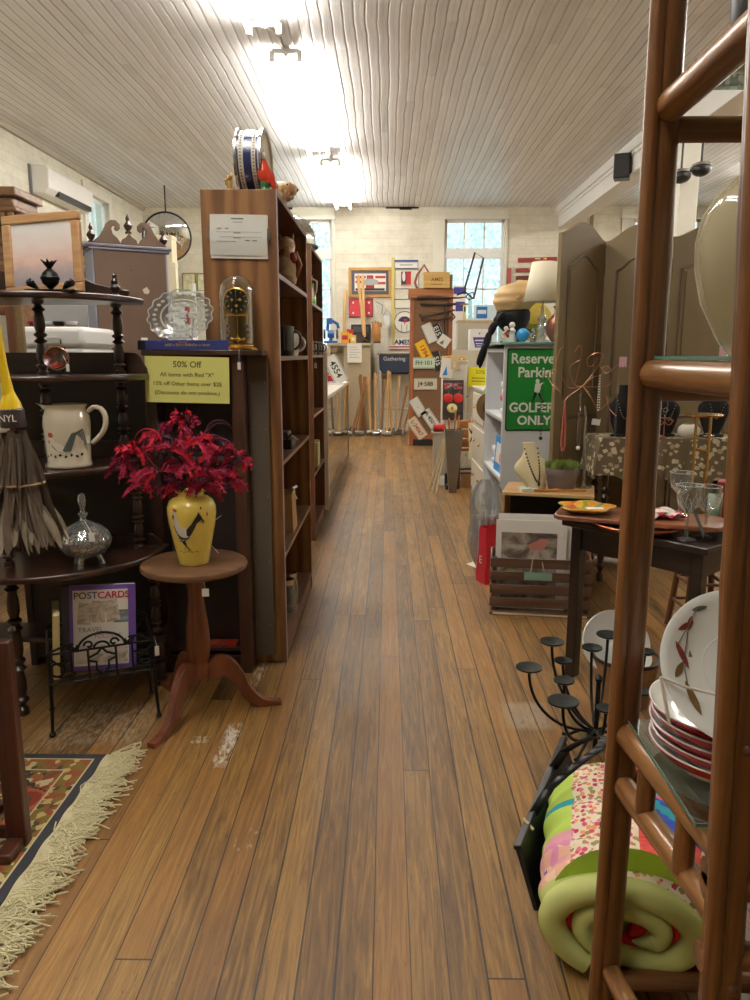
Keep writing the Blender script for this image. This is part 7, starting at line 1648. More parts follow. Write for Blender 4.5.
# bags at the left of the crate
o = T('red_shopping_bag', 'red shopping bag with a white letter beside the slatted crate', 'bag', (.66, 4.62, 0), rz=.4); mb = MB(); mb.grid(lambda u, v: Vector((.075 * max(-1, min(1, 1.7 * math.cos(2 * PI * u))) * (1 - .15 * v), .06 * max(-1, min(1, 1.7 * math.sin(2 * PI * u))) * (1 - .3 * v) + .006 * math.sin(9 * v), .36 * v)), 30, 10, True); mb.build('bag', mat('red_bag_paper', (190, 36, 54), .45, noise=.15), o); text('E', .07, PAPER, o, (-.078, -.0, .15), rot=(PI / 2, 0, -PI / 2 + .02)); text('E', .07, PAPER, o, (.01, -.0625, .14))
mb = MB(); mb.tube([(-.03, 0, .36), (-.02, 0, .42), (.02, 0, .42), (.03, 0, .36)], .003, 6); mb.build('handle', RED, o)
o = T('clear_plastic_bag', 'crumpled clear plastic bag above the red shopping bag', 'bag', (.665, 4.95, 0)); rnd = random.Random(31); mb = MB()
mb.grid(lambda u, v: Vector(((.11 + .03 * math.sin(11 * u * PI) + .02 * math.sin(9 * v)) * math.sin(PI * (.06 + .9 * v)) ** .5 * math.cos(2 * PI * u), (.10 + .03 * math.cos(13 * u * PI + 4 * v)) * math.sin(PI * (.06 + .9 * v)) ** .5 * math.sin(2 * PI * u), .60 * v)), 40, 16, True); mb.build('film', glass('crinkled_film', (232, 236, 238), .6, .12, .12), o); stq = MB(); stq.bb(-.07, .07, -.06, .06, .005, .36); stq.build('contents', mat('grey_parcel', (190, 186, 180), .7), o, bev=.02)
o = T('white_paper_slip', 'white paper slip lying on the floor left of the crate', 'paper', tuple(gr(477, 566)), rz=.5); mb = MB(); mb.grid(lambda u, v: Vector(((u - .5) * .07, (v - .5) * .16, .001 + .012 * u * u)), 6, 4); mb.build('slip', PAPER, o, solid=.001); MB().bb(-.02, .02, -.002, .0, .0, .002).build('fold', PAPER, o)
# ------------------------------------------------------------------ lace covered table and jewelry displays
lx0, lx1, ly0, ly1, lz = 1.31, 2.2, 4.60, 4.93, .915
la_ = T('jewelry_table', 'table covered with a brown and cream lace cloth behind the clay pot', 'table', ((lx0 + lx1) / 2, (ly0 + ly1) / 2, 0)); kx, ky = (lx1 - lx0) / 2, (ly1 - ly0) / 2
MB().bb(-kx, kx, -ky, ky, lz - .03, lz - .002).build('table_top', DARKW, la_)
for sx in (-1, 1):
    for sy in (-1, 1): MB().lathe(turned(lz - .03, .026, 3), (sx * (kx - .05), sy * (ky - .05), 0), 14).build('leg', DARKWZ, la_)
LACE = cells('brocade_cloth', [(206, 194, 160), (196, 184, 150), (176, 162, 128), (210, 200, 170)], 24, .85, (112, 98, 74), .40, stretch=(1, 1, 1.2))
lc = T('lace_tablecloth', 'brown cloth with cream leaf pattern draped over the jewelry table', 'tablecloth', la_.location + Vector((0, 0, lz)))
mb = MB()
def cloth(u, v):
    a = 2 * PI * u; cx_, sx_ = math.cos(a), math.sin(a); k = 1 / max(abs(cx_), abs(sx_)); x, y = kx * cx_ * k, ky * sx_ * k
    w = .012 * math.sin(26 * a) * v
    return Vector((x + (x / kx) * (.006 + .025 * v) + w * (y / ky), y + (y / ky) * (.006 + .012 * v) + w * .6, .003 - .24 * v + .015 * math.sin(13 * a) * v))
mb.grid(cloth, 160, 8, True); mb.add([cloth(i / 160, 0) for i in range(160)], [tuple(range(160))]); mb.build('cloth', LACE, lc, ang=80)
def neckstand(label, x, y, s=1.0):
    o = T('black_velvet_bust', label, 'jewelry bust', (x, y, lz + .004), rz=.0, group='black velvet necklace busts')
    n = 24; prof = [(.075, .0), (.08, .01), (.05, .02), (.075, .08), (.10, .16), (.10, .2), (.06, .25), (.035, .28), (.034, .33), (.03, .335)]
    MB().lathe([(r * s, z * s) for r, z in prof], (0, 0, 0), 24, None, 1, .5).build('bust', BV, o)
    mb = MB()
    for i in range(20): t = i / 19; mb.ell(((-.06 + .12 * t) * s, -.052 * s, (.26 - .14 * math.sin(PI * t)) * s), .004, 6, 5)
    mb.build('necklace', SILV, o); return o
neckstand('black velvet bust left of the left bamboo pole', at(622, 430, 4.72).x, 4.72, .95); neckstand('black velvet bust between the bamboo poles at the left', at(664, 430, 4.74).x, 4.74, .9); neckstand('black velvet bust nearest the right bamboo pole', at(712, 430, 4.72).x, 4.72, .95)
o = T('copper_scroll_rack', 'copper scroll jewelry rack on the lace covered table', 'jewelry rack', (at(664, 430, 4.64).x, 4.64, lz + .004)); mb = MB()
for s in (-1, 1): mb.tube(scr(s * .03, 0, .10, .025, PI, 1.0, s), .003, 6); mb.tube([(0, 0, .12), (s * .03, 0, .125), (s * .055, 0, .10)], .003, 6)
mb.tube([(0, 0, .0), (0, 0, .13)], .004, 8); mb.lathe([(.001, 0), (.03, 0), (.03, .005), (.005, .01)], seg=16); mb.build('scrolls', COP, o); mb = MB(); mb.tube([(0, -.004, .12), (.012, -.004, .21), (-.0, -.004, .24)], .0018, 6); mb.tube(arc((0, -.005, .17), .013, 0, 360, 18)[:-1], .002, 6, True); mb.build('ring_pendant', SILV, o)
for k, (px, la, m, d) in enumerate(((657, 'pink soap dish on the lace covered table', mat('pink_dish', (196, 130, 116), .4), (.05, .03, .012)), (688, 'crumpled white tissue with green leaf on the lace covered table', PAPER, (.07, .04, .07)), (708, 'small silver brooch tray on the lace covered table', CHR, (.035, .03, .02)))):
    q = at(px, 432, 4.65); o = T(['soap_dish', 'tissue_bundle', 'brooch_tray'][k], la, ['dish', 'tissue', 'tray'][k], (q.x, 4.65, lz + .004)); mb = MB(); mb.grid(lambda u, v: Vector((d[0] * math.sin(PI * (.08 + .9 * v)) ** .6 * (1 + .1 * k * math.sin(9 * 2 * u + 5 * v)) * math.cos(2 * PI * u), d[1] * math.sin(PI * (.08 + .9 * v)) ** .6 * math.sin(2 * PI * u), d[2] * 1.3 * v)), 20, 8, True); mb.build('body', m, o); mb = MB(); mb.ell((0, 0, d[2] * 1.2), (d[0] * .5, d[1] * .5, .008)); mb.build('top', [m, mat('moss_green'), SILV][k], o)
# pink notice and red frame behind the globe vase, on the table
o = T('pink_price_notice', 'pink handwritten notice standing behind the smoky glass vase', 'notice', (at(728, 345, 4.86).x + .06, 4.86, lz + .004)); MB().bb(-.11, .11, -.002, .002, .28, .56).build('sheet', mat('pink_notice_paper', (226, 178, 182), .8, noise=.03), o); mb = MB(); mb.cyl((0, .01, 0), (0, .01, .5), .006, seg=8); mb.lathe([(.001, 0), (.05, 0), (.05, .008), (.008, .012)], (0, .01, 0), 18); mb.build('wire_holder', BRASS, o); text('O', .05, INK, o, (-.03, -.0025, .47)); text('1/2\nPRICE', .04, INK, o, (-.02, -.0025, .385))
# speaker and twin spotlights on the beam
q = at(627, 172, 10.2); o = T('wall_speaker', 'small black loudspeaker mounted on the white beam', 'speaker', (2.98, 10.25, 3.77), rz=-.35); MB().bb(-.10, .10, -.10, .10, -.15, .15).build('cabinet', BLACKP, o, bev=.012); MB().bb(-.085, .085, -.108, -.10, -.13, .13).build('grille', mat('grey_grille_cloth', (54, 54, 56), .8), o, bev=.004); mb = MB(); mb.cyl((.05, .04, 0), (.11, .06, 0), .015, seg=8); mb.build('bracket', BLACKP, o)
for k, (px, py, la) in enumerate(((681, 176, 'left black spotlight under the white beam by the post'), (701, 169, 'right black spotlight under the white beam by the post'))):
    q = at(px, py, 8.35); o = T('spotlight', la, 'spotlight', tuple(q), group='twin spotlights under the beam')
    mb = MB(); mb.ell((0, 0, .0), (.10, .10, .075), 20, 12); mb.build('lamp_head', BLACKP, o); mb = MB(); mb.lathe([(.085, -.012), (.105, -.012), (.105, .012), (.085, .012)], (0, 0, .02), 28, RX(-.2), cap=False); mb.build('chrome_ring', CHR, o); mb = MB(); mb.tube([(0, 0, .07), (.0, 0, 3.68 - q.z)], .012, 8); mb.bb(-.03, .03, -.03, .03, 3.668 - q.z, 3.68 - q.z); mb.build('stem', BLACKP, o)
# ------------------------------------------------------------------ middle back: dressers, chairs, bins
GR_ = mat('warm_grey_laminate', (176, 166, 146), .5, noise=.04); GWD = wood('orange_brown_wood', (150, 92, 46), (190, 130, 74), 'X', .4, 20, coat=.2)
dr_ = T('white_dresser', 'white painted dresser with drawers and a yellow discount notice', 'dresser', (1.06, 9.05, 0)); WD = mat('old_white_paint', (214, 208, 192), .5, noise=.06)
MB().bb(-.34, .34, -.25, .25, .06, 1.16).build('body', WD, dr_, bev=.006); MB().bb(-.37, .37, -.28, .27, 1.16, 1.2).build('top', WD, dr_, bev=.006)
for z in (.12, .46, .80):
    d = MB().bb(-.31, .31, -.262, -.25, z, z + .29).build('drawer', WD, dr_, bev=.004)
    for x in (-.17, .17): mb = MB(); mb.tube([(x - .04, -.262, z + .15), (x - .03, -.285, z + .145), (x + .03, -.285, z + .145), (x + .04, -.262, z + .15)], .006, 8); mb.build('handle', MK, d)
for sx in (-.3, .3): mb = MB(); mb.bb(sx - .03, sx + .03, -.23, .23, 0, .06); mb.build('foot', WD, dr_)
MB().prism([(-.34, 0), (.34, 0), (.30, .28), (-.30, .28)], .02, TR(0, -.10, 1.2) @ RX(PI / 2 - .25)).build('sloping_panel', GR_, dr_, bev=.003)
o = T('yellow_discount_notice', 'bright yellow notice reading 50% pinned to the white dresser', 'notice', tuple(at(478, 377, 8.74)), rot=(0, .04, 0)); zz = o.location; MB().bb(-.11, .11, -.001, .001, -.11, .11).build('sheet', mat('bright_yellow_paper', (244, 236, 40), .8, noise=.02), o)
mb = MB()
for k in range(10): mb.bb(-.11 + .022 * k, -.098 + .022 * k, -.001, .001, -.118, -.11)
mb.build('torn_edge', mat('bright_yellow_paper'), o); text('50%', .065, mat('olive_ink2', (150, 140, 40), .7), o, (.02, -.0015, .055)); mb = MB(); rnd = random.Random(6)
for (z) in (-.02, -.055):
    x = -.07
    while x < .08: wd = rnd.uniform(.01, .022); mb.bb(x, x + wd, -.0016, -.001, z, z + .014); x += wd + .006
mb.build('handwriting', mat('olive_ink2'), o)
eb = T('white_emblem_box', 'white box with a purple basket emblem on the white dresser', 'box', (at(479, 345, 9.12).x, 9.2, 1.2)); EBM = mat('white_card_box', (226, 224, 220), .6, noise=.03)
hb = at(479, 329, 9.12).z - 1.2
MB().bb(-.115, .115, -.08, .08, 0, hb).build('carton', EBM, eb, bev=.004); MB().prism([(-.075, .065), (.075, .065), (.045, -.055), (-.045, -.055)], .002, TR(0, -.0805, hb - .16) @ RX(PI / 2)).build('purple_emblem', mat('purple_print', (72, 60, 130), .5), eb); mb = MB(); mb.bb(-.05, .05, -.0835, -.0825, hb - .14, hb - .125); mb.bb(-.04, .04, -.0835, -.0825, hb - .175, hb - .165); mb.bb(-.03, .03, -.0835, -.0825, hb - .2, hb - .192); mb.build('emblem_marks', EBM, eb)
mb = MB()
for x in (-.065, .065): mb.cyl((x, -.0825, hb - .30), (x, -.08, hb - .30), .012, seg=12)
mb.cyl((.0, -.0825, hb - .05), (0, -.08, hb - .05), .01, seg=12); mb.build('round_marks', MK, eb)
o = T('grey_carton', 'grey carton with a tan edge behind the white emblem box', 'box', (at(475, 335, 9.4).x - .02, 9.42, 1.2)); h2 = at(475, 323, 9.4).z - 1.2; MB().bb(-.20, .22, -.1, .1, 0, h2).build('carton', GR_, o, bev=.004); MB().bb(-.205, .225, -.105, .105, h2, h2 + .03).build('lid', mat('tan_lid', (176, 150, 112), .6), o, bev=.003)
# basket chair at left of the dresser with a tray on it, papers
wcx = at(454, 352, 8.6)
o = T('tan_serving_tray', 'tan woven tray lying on the cream cabinet beside the plate board', 'tray', (wcx.x - .0, 8.55, 1.36)); MB().prism(rrect(.27, .16, .05), .05, TR(0, .08, 0)).build('tray', mat('woven_tan', (196, 152, 84), .7, noise=.3, nscale=70, bump=.5), o, bev=.012); mb = MB()
for x in (-.08, .0, .08): mb.ell((x, -.004, .015), (.014, .004, .01), 8, 6)
mb.build('pale_studs', PAPER, o)
cc = T('cream_narrow_cabinet', 'narrow cream cabinet hung with papers and the apple picture', 'cabinet', (wcx.x, 8.62, 0)); MB().bb(-.13, .14, -.12, .11, 0, 1.34).build('body', CRD2, cc, bev=.005); MB().bb(-.14, .15, -.13, .12, 1.34, 1.36).build('top', CRD2, cc, bev=.003); dd = MB().bb(-.115, .125, -.132, -.12, .12, .78).build('door', CRD2, cc, bev=.003); mb = MB(); mb.ell((-.09, -.14, .5), .012); mb.build('knob', BRASS, dd)
for k, (px, py, la, w, h, r, m) in enumerate(((447, 368, 'white paper bag with a blue print pinned to the narrow cream cabinet', .14, .22, .12, PAPER), (455, 362, 'tan brochure pinned beside the white paper bag', .09, .16, -.05, mat('tan_brochure', (206, 182, 140), .7)), (444, 341, 'white crumpled paper on the edge of the plate board', .12, .12, .6, PAPER))):
    q = at(px, py, 8.485 if k < 2 else 8.46); o = T('pinned_paper', la, 'paper', (q.x, q.y - .002 - .002 * k, q.z), rot=(0, r, 0)); MB().bb(-w / 2, w / 2, -.001, .001, -h / 2, h / 2).build('sheet', m, o)
    mb = MB(); mb.prism([(-w * .3, -h * .4), (w * .1, -h * .35), (-w * .05, .1 * h)], .0006, TR(0, -.001, 0) @ RX(PI / 2)); mb.build('print', [mat('sky_blue_board'), CRD2, GREYINK][k], o)
ap = T('apple_picture', 'dark picture board of red apples hanging on the narrow cream cabinet', 'picture', tuple(at(453, 400, 8.44)))
MB().bb(-.115, .115, -.008, .008, -.22, .22).build('panel', mat('dark_print', (58, 52, 48), .5, noise=.3, nscale=30), ap, bev=.003); MB().bb(-.10, .10, -.010, -.008, .12, .19).build('title_band', cells('red_grey_letters', [(190, 80, 80), (60, 56, 54), (170, 60, 60), (150, 150, 150)], 40, .6), ap)
for (x, z, r) in ((-.055, .02, .052), (.058, .02, .054)): mb = MB(); mb.ell((x, -.006, z), (r, .014, r * 1.05), 18, 12); f = mb.build('apple', mat('apple_red', (206, 50, 44), .35, noise=.15), ap); mb = MB(); mb.tube([(x, -.014, z + r), (x + .01, -.014, z + r + .03)], .004, 6); mb.build('stalk', mat('leaf_green_print', (96, 130, 60), .6), f)
mb = MB(); mb.ell((-.01, -.014, -.09), (.058, .012, .052), 18, 12); f = mb.build('cut_apple', mat('apple_flesh', (232, 216, 150), .5), ap); mb = MB(); mb.ell((-.01, -.026, -.09), (.014, .003, .02), 10, 8); mb.build('core', mat('olive_print', (140, 120, 60), .6), f)
rb = T('red_machine_part', 'red metal tin lying on the stool edge by the license plate board', 'tin', tuple(at(440, 425, 8.3))); rb.location.z = at(440, 428, 8.3).z
mb = MB(); mb.cyl((-.075, 0, 0), (.05, .02, .0), .04, seg=20); mb.build('tin', RED, rb); mb = MB(); mb.cyl((-.08, 0, 0), (-.072, 0, 0), .042, seg=20); mb.cyl((.05, .02, 0), (.058, .021, 0), .042, seg=20); mb.build('rim', CHR, rb)
o = T('grey_plinth', 'small grey plinth under the red tin', 'plinth', (rb.location.x, 8.34, 0)); MB().bb(-.07, .07, -.07, .07, 0, rb.location.z - .065).build('column', GR_, o, bev=.004); MB().bb(-.09, .09, -.08, .08, rb.location.z - .065, rb.location.z - .042).build('cap', GR_, o, bev=.004)
# conical grey metal bin
bn = gr(455, 494); o = T('grey_metal_umbrella_bin', 'tall tapering grey metal stand in front of the slatted stool', 'umbrella stand', (bn.x - .02, bn.y + .1, 0)); MB().lathe([(.05, 0), (.055, .01), (.13, .62), (.135, .66), (.127, .66), (.05, .02)], seg=4, M=RZ(PI / 4)).build('body', mat('brushed_grey_metal', (128, 122, 112), .35, .7, noise=.15), o, ang=20); mb = MB()
for k, (dx, dy, l) in enumerate(((-.05, 0, .12), (.02, .03, .2), (.05, -.03, .15))): mb.tube([(dx * .5, dy * .5, .3), (dx, dy, .66 + l)], .009, 8)
mb.build('wooden_handles', GWD, o)
o = T('bent_twig_bundle', 'pale bent sticks leaning beside the grey metal stand', 'sticks', (bn.x - .14, bn.y + .25, 0))
for k in range(3): mb = MB(); mb.tube([(-.12 + .03 * k, -.06 - .1 * k, .0), (-.04 + .03 * k, -.02, .30), (.04 + .012 * k, .04, .55)], .010, 8); mb.build('stick', mat('pale_stick', (190, 168, 130), .7, noise=.1), o)
o = T('white_extension_box', 'white and black small appliance on the floor by the grey stand', 'appliance', (bn.x - .08, bn.y + .55, 0)); MB().bb(-.05, .05, -.06, .06, 0, .10).build('body', WHITEC, o, bev=.01); mb = MB(); mb.cyl((-.052, 0, .05), (-.046, 0, .05), .03, seg=16); mb.build('dial', BLACKP, o)
o = T('black_rubber_caster', 'black boot standing in front of the white small appliance', 'boot', (bn.x - .05, bn.y + .36, 0)); mb = MB(); mb.tube([(0, 0, .16), (0, 0, .07), (0, -.02, .03), (0, -.09, .022)], [.035, .036, .034, .022], 12); mb.build('boot', BLACKP, o); mb = MB(); mb.bb(-.03, .03, -.11, .035, 0, .012); mb.build('sole', MK, o)
# slatted stool / chair with the WA AN sign
sl = T('slatted_chair', 'orange brown chair with a curved slat back near the yellow notice', 'chair', (at(466, 455, 7.9).x + .06, 8.14, 0), rz=.15)
for (x, y) in ((-.15, -.14), (.15, -.14)): mb = MB(); mb.tube([(x, y, 0), (x, y, .80)], .018, 10); mb.build('leg', DARKWZ, sl)
for (x, y) in ((-.15, .16), (.15, .16)): mb = MB(); mb.tube([(x, y, 0), (x, y, .42)], .018, 10); mb.build('leg', DARKWZ, sl)
for z in (.46, .56, .66): mb = MB(); mb.grid(lambda u, v: Vector(((u - .5) * .34, -.17 - .035 * math.sin(PI * u), z + .085 * v)), 12, 4); mb.build('back_slat', GWD, sl, solid=.02, bev=.006)
MB().bb(-.18, .18, -.15, .19, .41, .44).build('seat', GWD, sl, bev=.008)
for y in (-.14, .16): mb = MB(); mb.tube([(-.15, y, .17), (.15, y, .17)], .011, 8); mb.build('stretcher', DARKWZ, sl)
o = T('cardboard_box', 'brown cardboard box on the floor under the slatted chair', 'box', (sl.location.x + .02, 8.14, 0)); MB().bb(-.10, .10, -.09, .09, 0, .15).build('carton', mat('cardboard', (164, 120, 76), .8, noise=.06), o, bev=.003); MB().bb(-.015, .015, -.0915, .0915, .10, .152).build('tape', mat('tan_tape', (190, 156, 110), .5), o)
ws = T('cream_letter_sign', 'cream paper sign with black letters hanging from the chair back', 'sign', tuple(at(477, 441, 7.72)), rot=(0, -.04, 0)); MB().bb(-.085, .11, -.001, .001, -.19, .19).build('sheet', mat('cream_card2', (226, 214, 168), .75, noise=.04), ws); text('WA', .075, INK, ws, (-.015, -.0015, .10), bold=.003); text('AN', .075, INK, ws, (-.02, -.0015, .015), bold=.003); mb = MB(); mb.bb(-.03, .03, -.0016, -.001, -.07, -.06); mb.build('small_print', GREYINK, ws)
mb = MB(); mb.tube([(-.05, 0, .19), (-.05, .05, .25)], .002, 5); mb.tube([(.07, 0, .19), (.07, .05, .25)], .002, 5); mb.build('string', PAPER, ws)
# ------------------------------------------------------------------ tall board hung with licence plates and tools
BDX0, BDX1, BDY = .34, 1.0, 11.95
bd = T('license_plate_board', 'tall brown pegboard cabinet hung with license plates and old tools', 'display board', ((BDX0 + BDX1) / 2, BDY, 0)); hbw = (BDX1 - BDX0) / 2
PEG = mat('brown_pegboard', (120, 86, 56), .7, noise=.08); PEGF = wood('reddish_frame', (128, 70, 36), (166, 100, 58), 'Z', .4, 18)
bh_ = 2.28
MB().bb(-hbw + .05, hbw - .05, -.01, .14, .1, bh_).build('pegboard', PEG, bd)
for s in (-1, 1): MB().bb(s * (hbw - .03) - .03, s * (hbw - .03) + .03, -.03, .16, 0, bh_).build('frame_side', PEGF, bd, bev=.004)
MB().bb(-hbw + .06, hbw - .06, -.025, .16, .0, .09).build('base', BLACKP, bd); MB().bb(-hbw + .06, hbw - .06, -.025, -.01, .1, .18).build('bottom_rail', PEGF, bd); MB().bb(-hbw - .03, hbw + .0, -.06, .2, bh_, bh_ + .14).build('top_box', wood('top_box_wood', (140, 84, 46), (176, 116, 70), 'X', .4, 18), bd, bev=.006)
mb = MB()
for i in range(14):
    for j in range(30): mb.box((-hbw + .09 + .038 * i, -.0105, .24 + .065 * j), (.007, .002, .007))
mb.build('peg_holes', DKIN, bd); PY = BDY - .012
def pat(px, py, y): return at(px, py, y)
plate('yellow license plate on the plate board', pat(424, 351, PY - .02), .33, .17, '1394', PLY, REI, math.radians(62))
plate('plain white plate tilted at the top of the plate board', pat(429.5, 333, PY - .03), .30, .16, '', PLW, GREYINK, math.radians(66))
plate('black plate with a pale figure beside the plain white plate', pat(437, 331, PY - .01), .22, .16, 'E15', PLK, PLW, math.radians(66), .10)
plate('black plate numbered with 515 in the middle of the plate board', pat(437, 361, PY - .015), .30, .155, '515', PLK, PLW, math.radians(74))
plate('pale green license plate numbered FH-101', pat(424, 363, PY - .035), .34, .17, 'FH·101', PLG, GRI, 0, .092)
plate('cream license plate numbered J4-588', pat(425.5, 384, PY - .02), .36, .18, 'J4·588', PLC, INK, 0, .094)
plate('blank pale plate tilted above the two lowest plates', pat(418, 407, PY - .02), .30, .16, '::', PLW, mat('pale_green_ink', (120, 160, 150), .6), math.radians(58), .05)
plate('white license plate with black figures beginning A-450', pat(431, 420, PY - .02), .36, .17, 'A·45019', PLW, INK, math.radians(55), .085)
plate('cream license plate with red figures L-24567', pat(417, 428, PY - .03), .36, .17, 'L·24567', PLC, REI, math.radians(55), .085)
IRN = mat('rusty_iron', (72, 58, 50), .6, .5, noise=.3, nscale=40)
def tool(label, pts, r, name='hand_tool', cat='tool', head=None, m=None, hm=None):
    P = [Vector(p) for p in pts]; o = T(name, label, cat, tuple(P[0])); mb = MB(); mb.tube([p - P[0] for p in P], r, 9); mb.build('shaft', m or IRN, o)
    if head: mb = MB(); [mb.tube([Vector(a) - P[0] for a in h], rr, 8) for h, rr in head]; mb.build('head', hm or IRN, o)
    return o
yt = BDY - .05
tool('long black pair of shears lying across the top of the plate board', [pat(417, 298, yt), pat(430, 297, yt), pat(458, 298, yt), pat(466, 297, yt)], [.035, .028, .012, .008], 'long_shears', 'shears', [([pat(466, 297, yt), pat(468, 294, yt), pat(473, 292, yt), pat(474, 297, yt), pat(469, 300, yt), pat(466, 297, yt)], .010)])
tool('dark iron bar below the long shears', [pat(420, 304, yt), pat(440, 305, yt), pat(456, 304, yt)], .02, 'iron_bar')
tool('iron pipe wrench hung slanting on the plate board', [pat(422, 317, yt), pat(440, 313, yt), pat(455, 310, yt)], [.025, .015, .012], 'pipe_wrench', 'wrench', [([pat(420, 314, yt), pat(423, 321, yt)], .02)])
tool('lower iron wrench across the plate board', [pat(421, 319, yt - .02), pat(438, 320, yt - .02), pat(453, 317, yt - .02)], .014, 'spanner', 'wrench', [([pat(452, 313, yt - .02), pat(455, 317, yt - .02), pat(451, 321, yt - .02)], .014)])
tool('upright iron rod hung in the middle of the plate board', [pat(445, 306, yt), pat(445.5, 340, yt)], .016, 'iron_rod')
ab = T('stencilled_crate', 'small yellow wooden crate stencilled with letters on top of the plate board', 'crate', (at(437, 281, 11.9).x, 11.98, bh_ + .14)); YW = wood('yellow_pine', (186, 146, 76), (214, 178, 108), 'X', .5, 16)
MB().bb(-.205, .19, -.13, .13, 0, .22).build('body', YW, ab, bev=.004); MB().bb(-.21, .195, -.135, .135, .22, .235).build('lid', YW, ab, bev=.003); text('AMES', .075, mat('brown_stencil', (120, 80, 40), .7), ab, (0, -.1315, .125), bold=.001); mb = MB(); mb.bb(-.1, .08, -.1316, -.1305, .05, .06); mb.build('stencil_line', mat('brown_stencil'), ab); MB().bb(.19, .235, -.12, .12, 0, .2).build('dark_side', PEG, ab)
tool('bent reddish wooden scythe handle beside the stencilled crate', [pat(418, 288, 11.85), pat(415.5, 281, 11.85), pat(418, 273, 11.85), pat(425, 263, 11.85), pat(431, 273, 11.85)], [.02, .02, .02, .02, .014], 'scythe_handle', 'handle', m=wood('red_brown_handle', (110, 56, 32), (150, 86, 52), 'Z', .4, 20)); bpy.data.objects['scythe_handle'].location.y = 12.11
bw = T('bow_saw', 'tall rectangular wire bow saw hanging in front of the back window', 'saw', tuple(at(472, 275, 12.0)))
mb = MB(); mb.tube([at(a, b_, 12.0) - bw.location for a, b_ in ((464, 291), (475, 252.5), (483.5, 258), (473.5, 299))], .016, 8); mb.build('frame', IRN, bw); mb = MB(); mb.tube([at(a, b_, 12.0) - bw.location for a, b_ in ((464, 291), (468, 294), (473.5, 299))], .012, 8); mb.build('handle', IRN, bw)
mb = MB(); mb.tube([at(464, 292, 12.0) - bw.location, at(457, 295, 12.05) - bw.location], .012, 8); mb.build('hanger', IRN, bw)
# ------------------------------------------------------------------ back wall: desk, tools, pictures
WY_ = BACK - .02
dk = T('tan_work_desk', 'tan metal work desk against the back wall with paper taped to its front', 'desk', (at(352, 380, 13.45).x, 14.05, 0)); TAN = mat('tan_enamel', (178, 162, 132), .5, noise=.06)
dz_ = at(352, 343, 13.75).z
MB().bb(-.46, .34, -.30, .32, dz_ - .05, dz_).build('top', TAN, dk, bev=.006); MB().bb(-.16, .32, -.26, .30, .0, dz_ - .05).build('cabinet_body', TAN, dk, bev=.004)
for y in (-.26, .28): mb = MB(); mb.bb(-.44, -.40, y - .02, y + .02, 0, dz_ - .05); mb.build('leg', TAN, dk)
o = T('desk_notice', 'white typed paper hanging from the front edge of the tan desk', 'notice', tuple(at(354.5, 353, 13.74)), rot=(0, 0, 0)); o.location.y = 13.742; MB().bb(-.13, .13, -.001, .001, -.17, .17).build('sheet', PAPER, o); mb = MB(); [mb.bb(-.09, .05 + .03 * (k % 3), -.0016, -.001, .10 - .045 * k, .106 - .045 * k) for k in range(5)]; mb.build('typed_lines', GREYINK, o)
def onk(px, y): return at(px, 342, y).x
o = T('blue_bench_grinder', 'blue iron bench grinder standing at the left of the tan desk', 'bench grinder', (onk(331, 13.9), 13.9, dz_)); BLU = mat('machine_blue', (36, 84, 150), .4, noise=.1)
mb = MB(); mb.bb(-.12, .12, -.08, .08, 0, .04); mb.build('base', BLU, o, bev=.006); mb = MB(); mb.cyl((-.06, 0, .16), (.06, 0, .16), .07, seg=20); mb.bb(-.03, .03, -.04, .04, .04, .12); mb.build('motor', BLU, o)
for s in (-1, 1): mb = MB(); mb.cyl((s * .1, 0, .16), (s * .13, 0, .16), .085, seg=24); mb.build('wheel', BLACKP, o)
mb = MB(); mb.tube([(-.06, 0, .22), (-.05, 0, .36), (.02, 0, .40), (.12, 0, .34), (.14, 0, .26)], .028, 10); mb.bb(-.07, .03, -.05, .05, .34, .44); mb.build('upper_arm', BLU, o)
for k, (px, c, w, h, la) in enumerate(((345, (222, 160, 50), .14, .2, 'yellow and red carton on the tan desk beside the grinder'), (350, (200, 50, 50), .12, .25, 'red carton behind the yellow one on the tan desk'), (353.5, (226, 186, 70), .10, .14, 'small yellow carton at the front of the tan desk'))):
    o = T('parts_carton', la, 'box', (onk(px, 13.95 + .1 * (k == 1)), 13.95 + .14 * (k == 1) - .1 * (k == 2), dz_)); MB().bb(-w / 2, w / 2, -.05, .05, 0, h).build('carton', mat('carton%d' % k, c, .6, noise=.06), o, bev=.003); MB().bb(-w / 2 + .02, w / 2 - .02, -.052, -.05, h * .3, h * .7).build('label_panel', [RED, YEL, PAPER][k], o)
o = T('black_radio', 'black boxed radio at the back of the tan desk', 'radio', (onk(361, 14.2), 14.2, dz_)); MB().bb(-.18, .18, -.08, .08, .0, .34).build('case', BLACKP, o, bev=.01); mb = MB(); mb.bb(-.14, .14, -.084, -.08, .20, .30); mb.build('dial_panel', mat('dark_grey_panel', (70, 70, 72), .4), o)
o = T('iron_pulley', 'dark iron pulley lying on the front of the tan desk', 'pulley', (onk(359, 13.9), 13.9, dz_)); mb = MB(); mb.lathe([(.05, -.03), (.09, -.03), (.075, 0), (.09, .03), (.05, .03)], (0, 0, .09), 24, RX(PI / 2)); mb.build('wheel', IRN, o); mb = MB(); mb.tube([(-.02, 0, .09), (.06, 0, .1), (.16, 0, .03)], .018, 8); mb.build('hook', IRN, o)
o = T('worn_baseball_glove', 'tan leather work glove standing on end at the right of the tan desk', 'glove', (onk(377, 13.9), 13.9, dz_)); mb = MB(); mb.tube([(0, 0, 0), (-.01, 0, .12), (-.02, 0, .24), (-.03, 0, .33)], [.06, .085, .085, .05], 12)
for k in range(4): mb.tube([(-.07 + .045 * k, -.02, .28), (-.08 + .05 * k, -.02, .40 - .02 * abs(k - 1))], [.024, .016], 8)
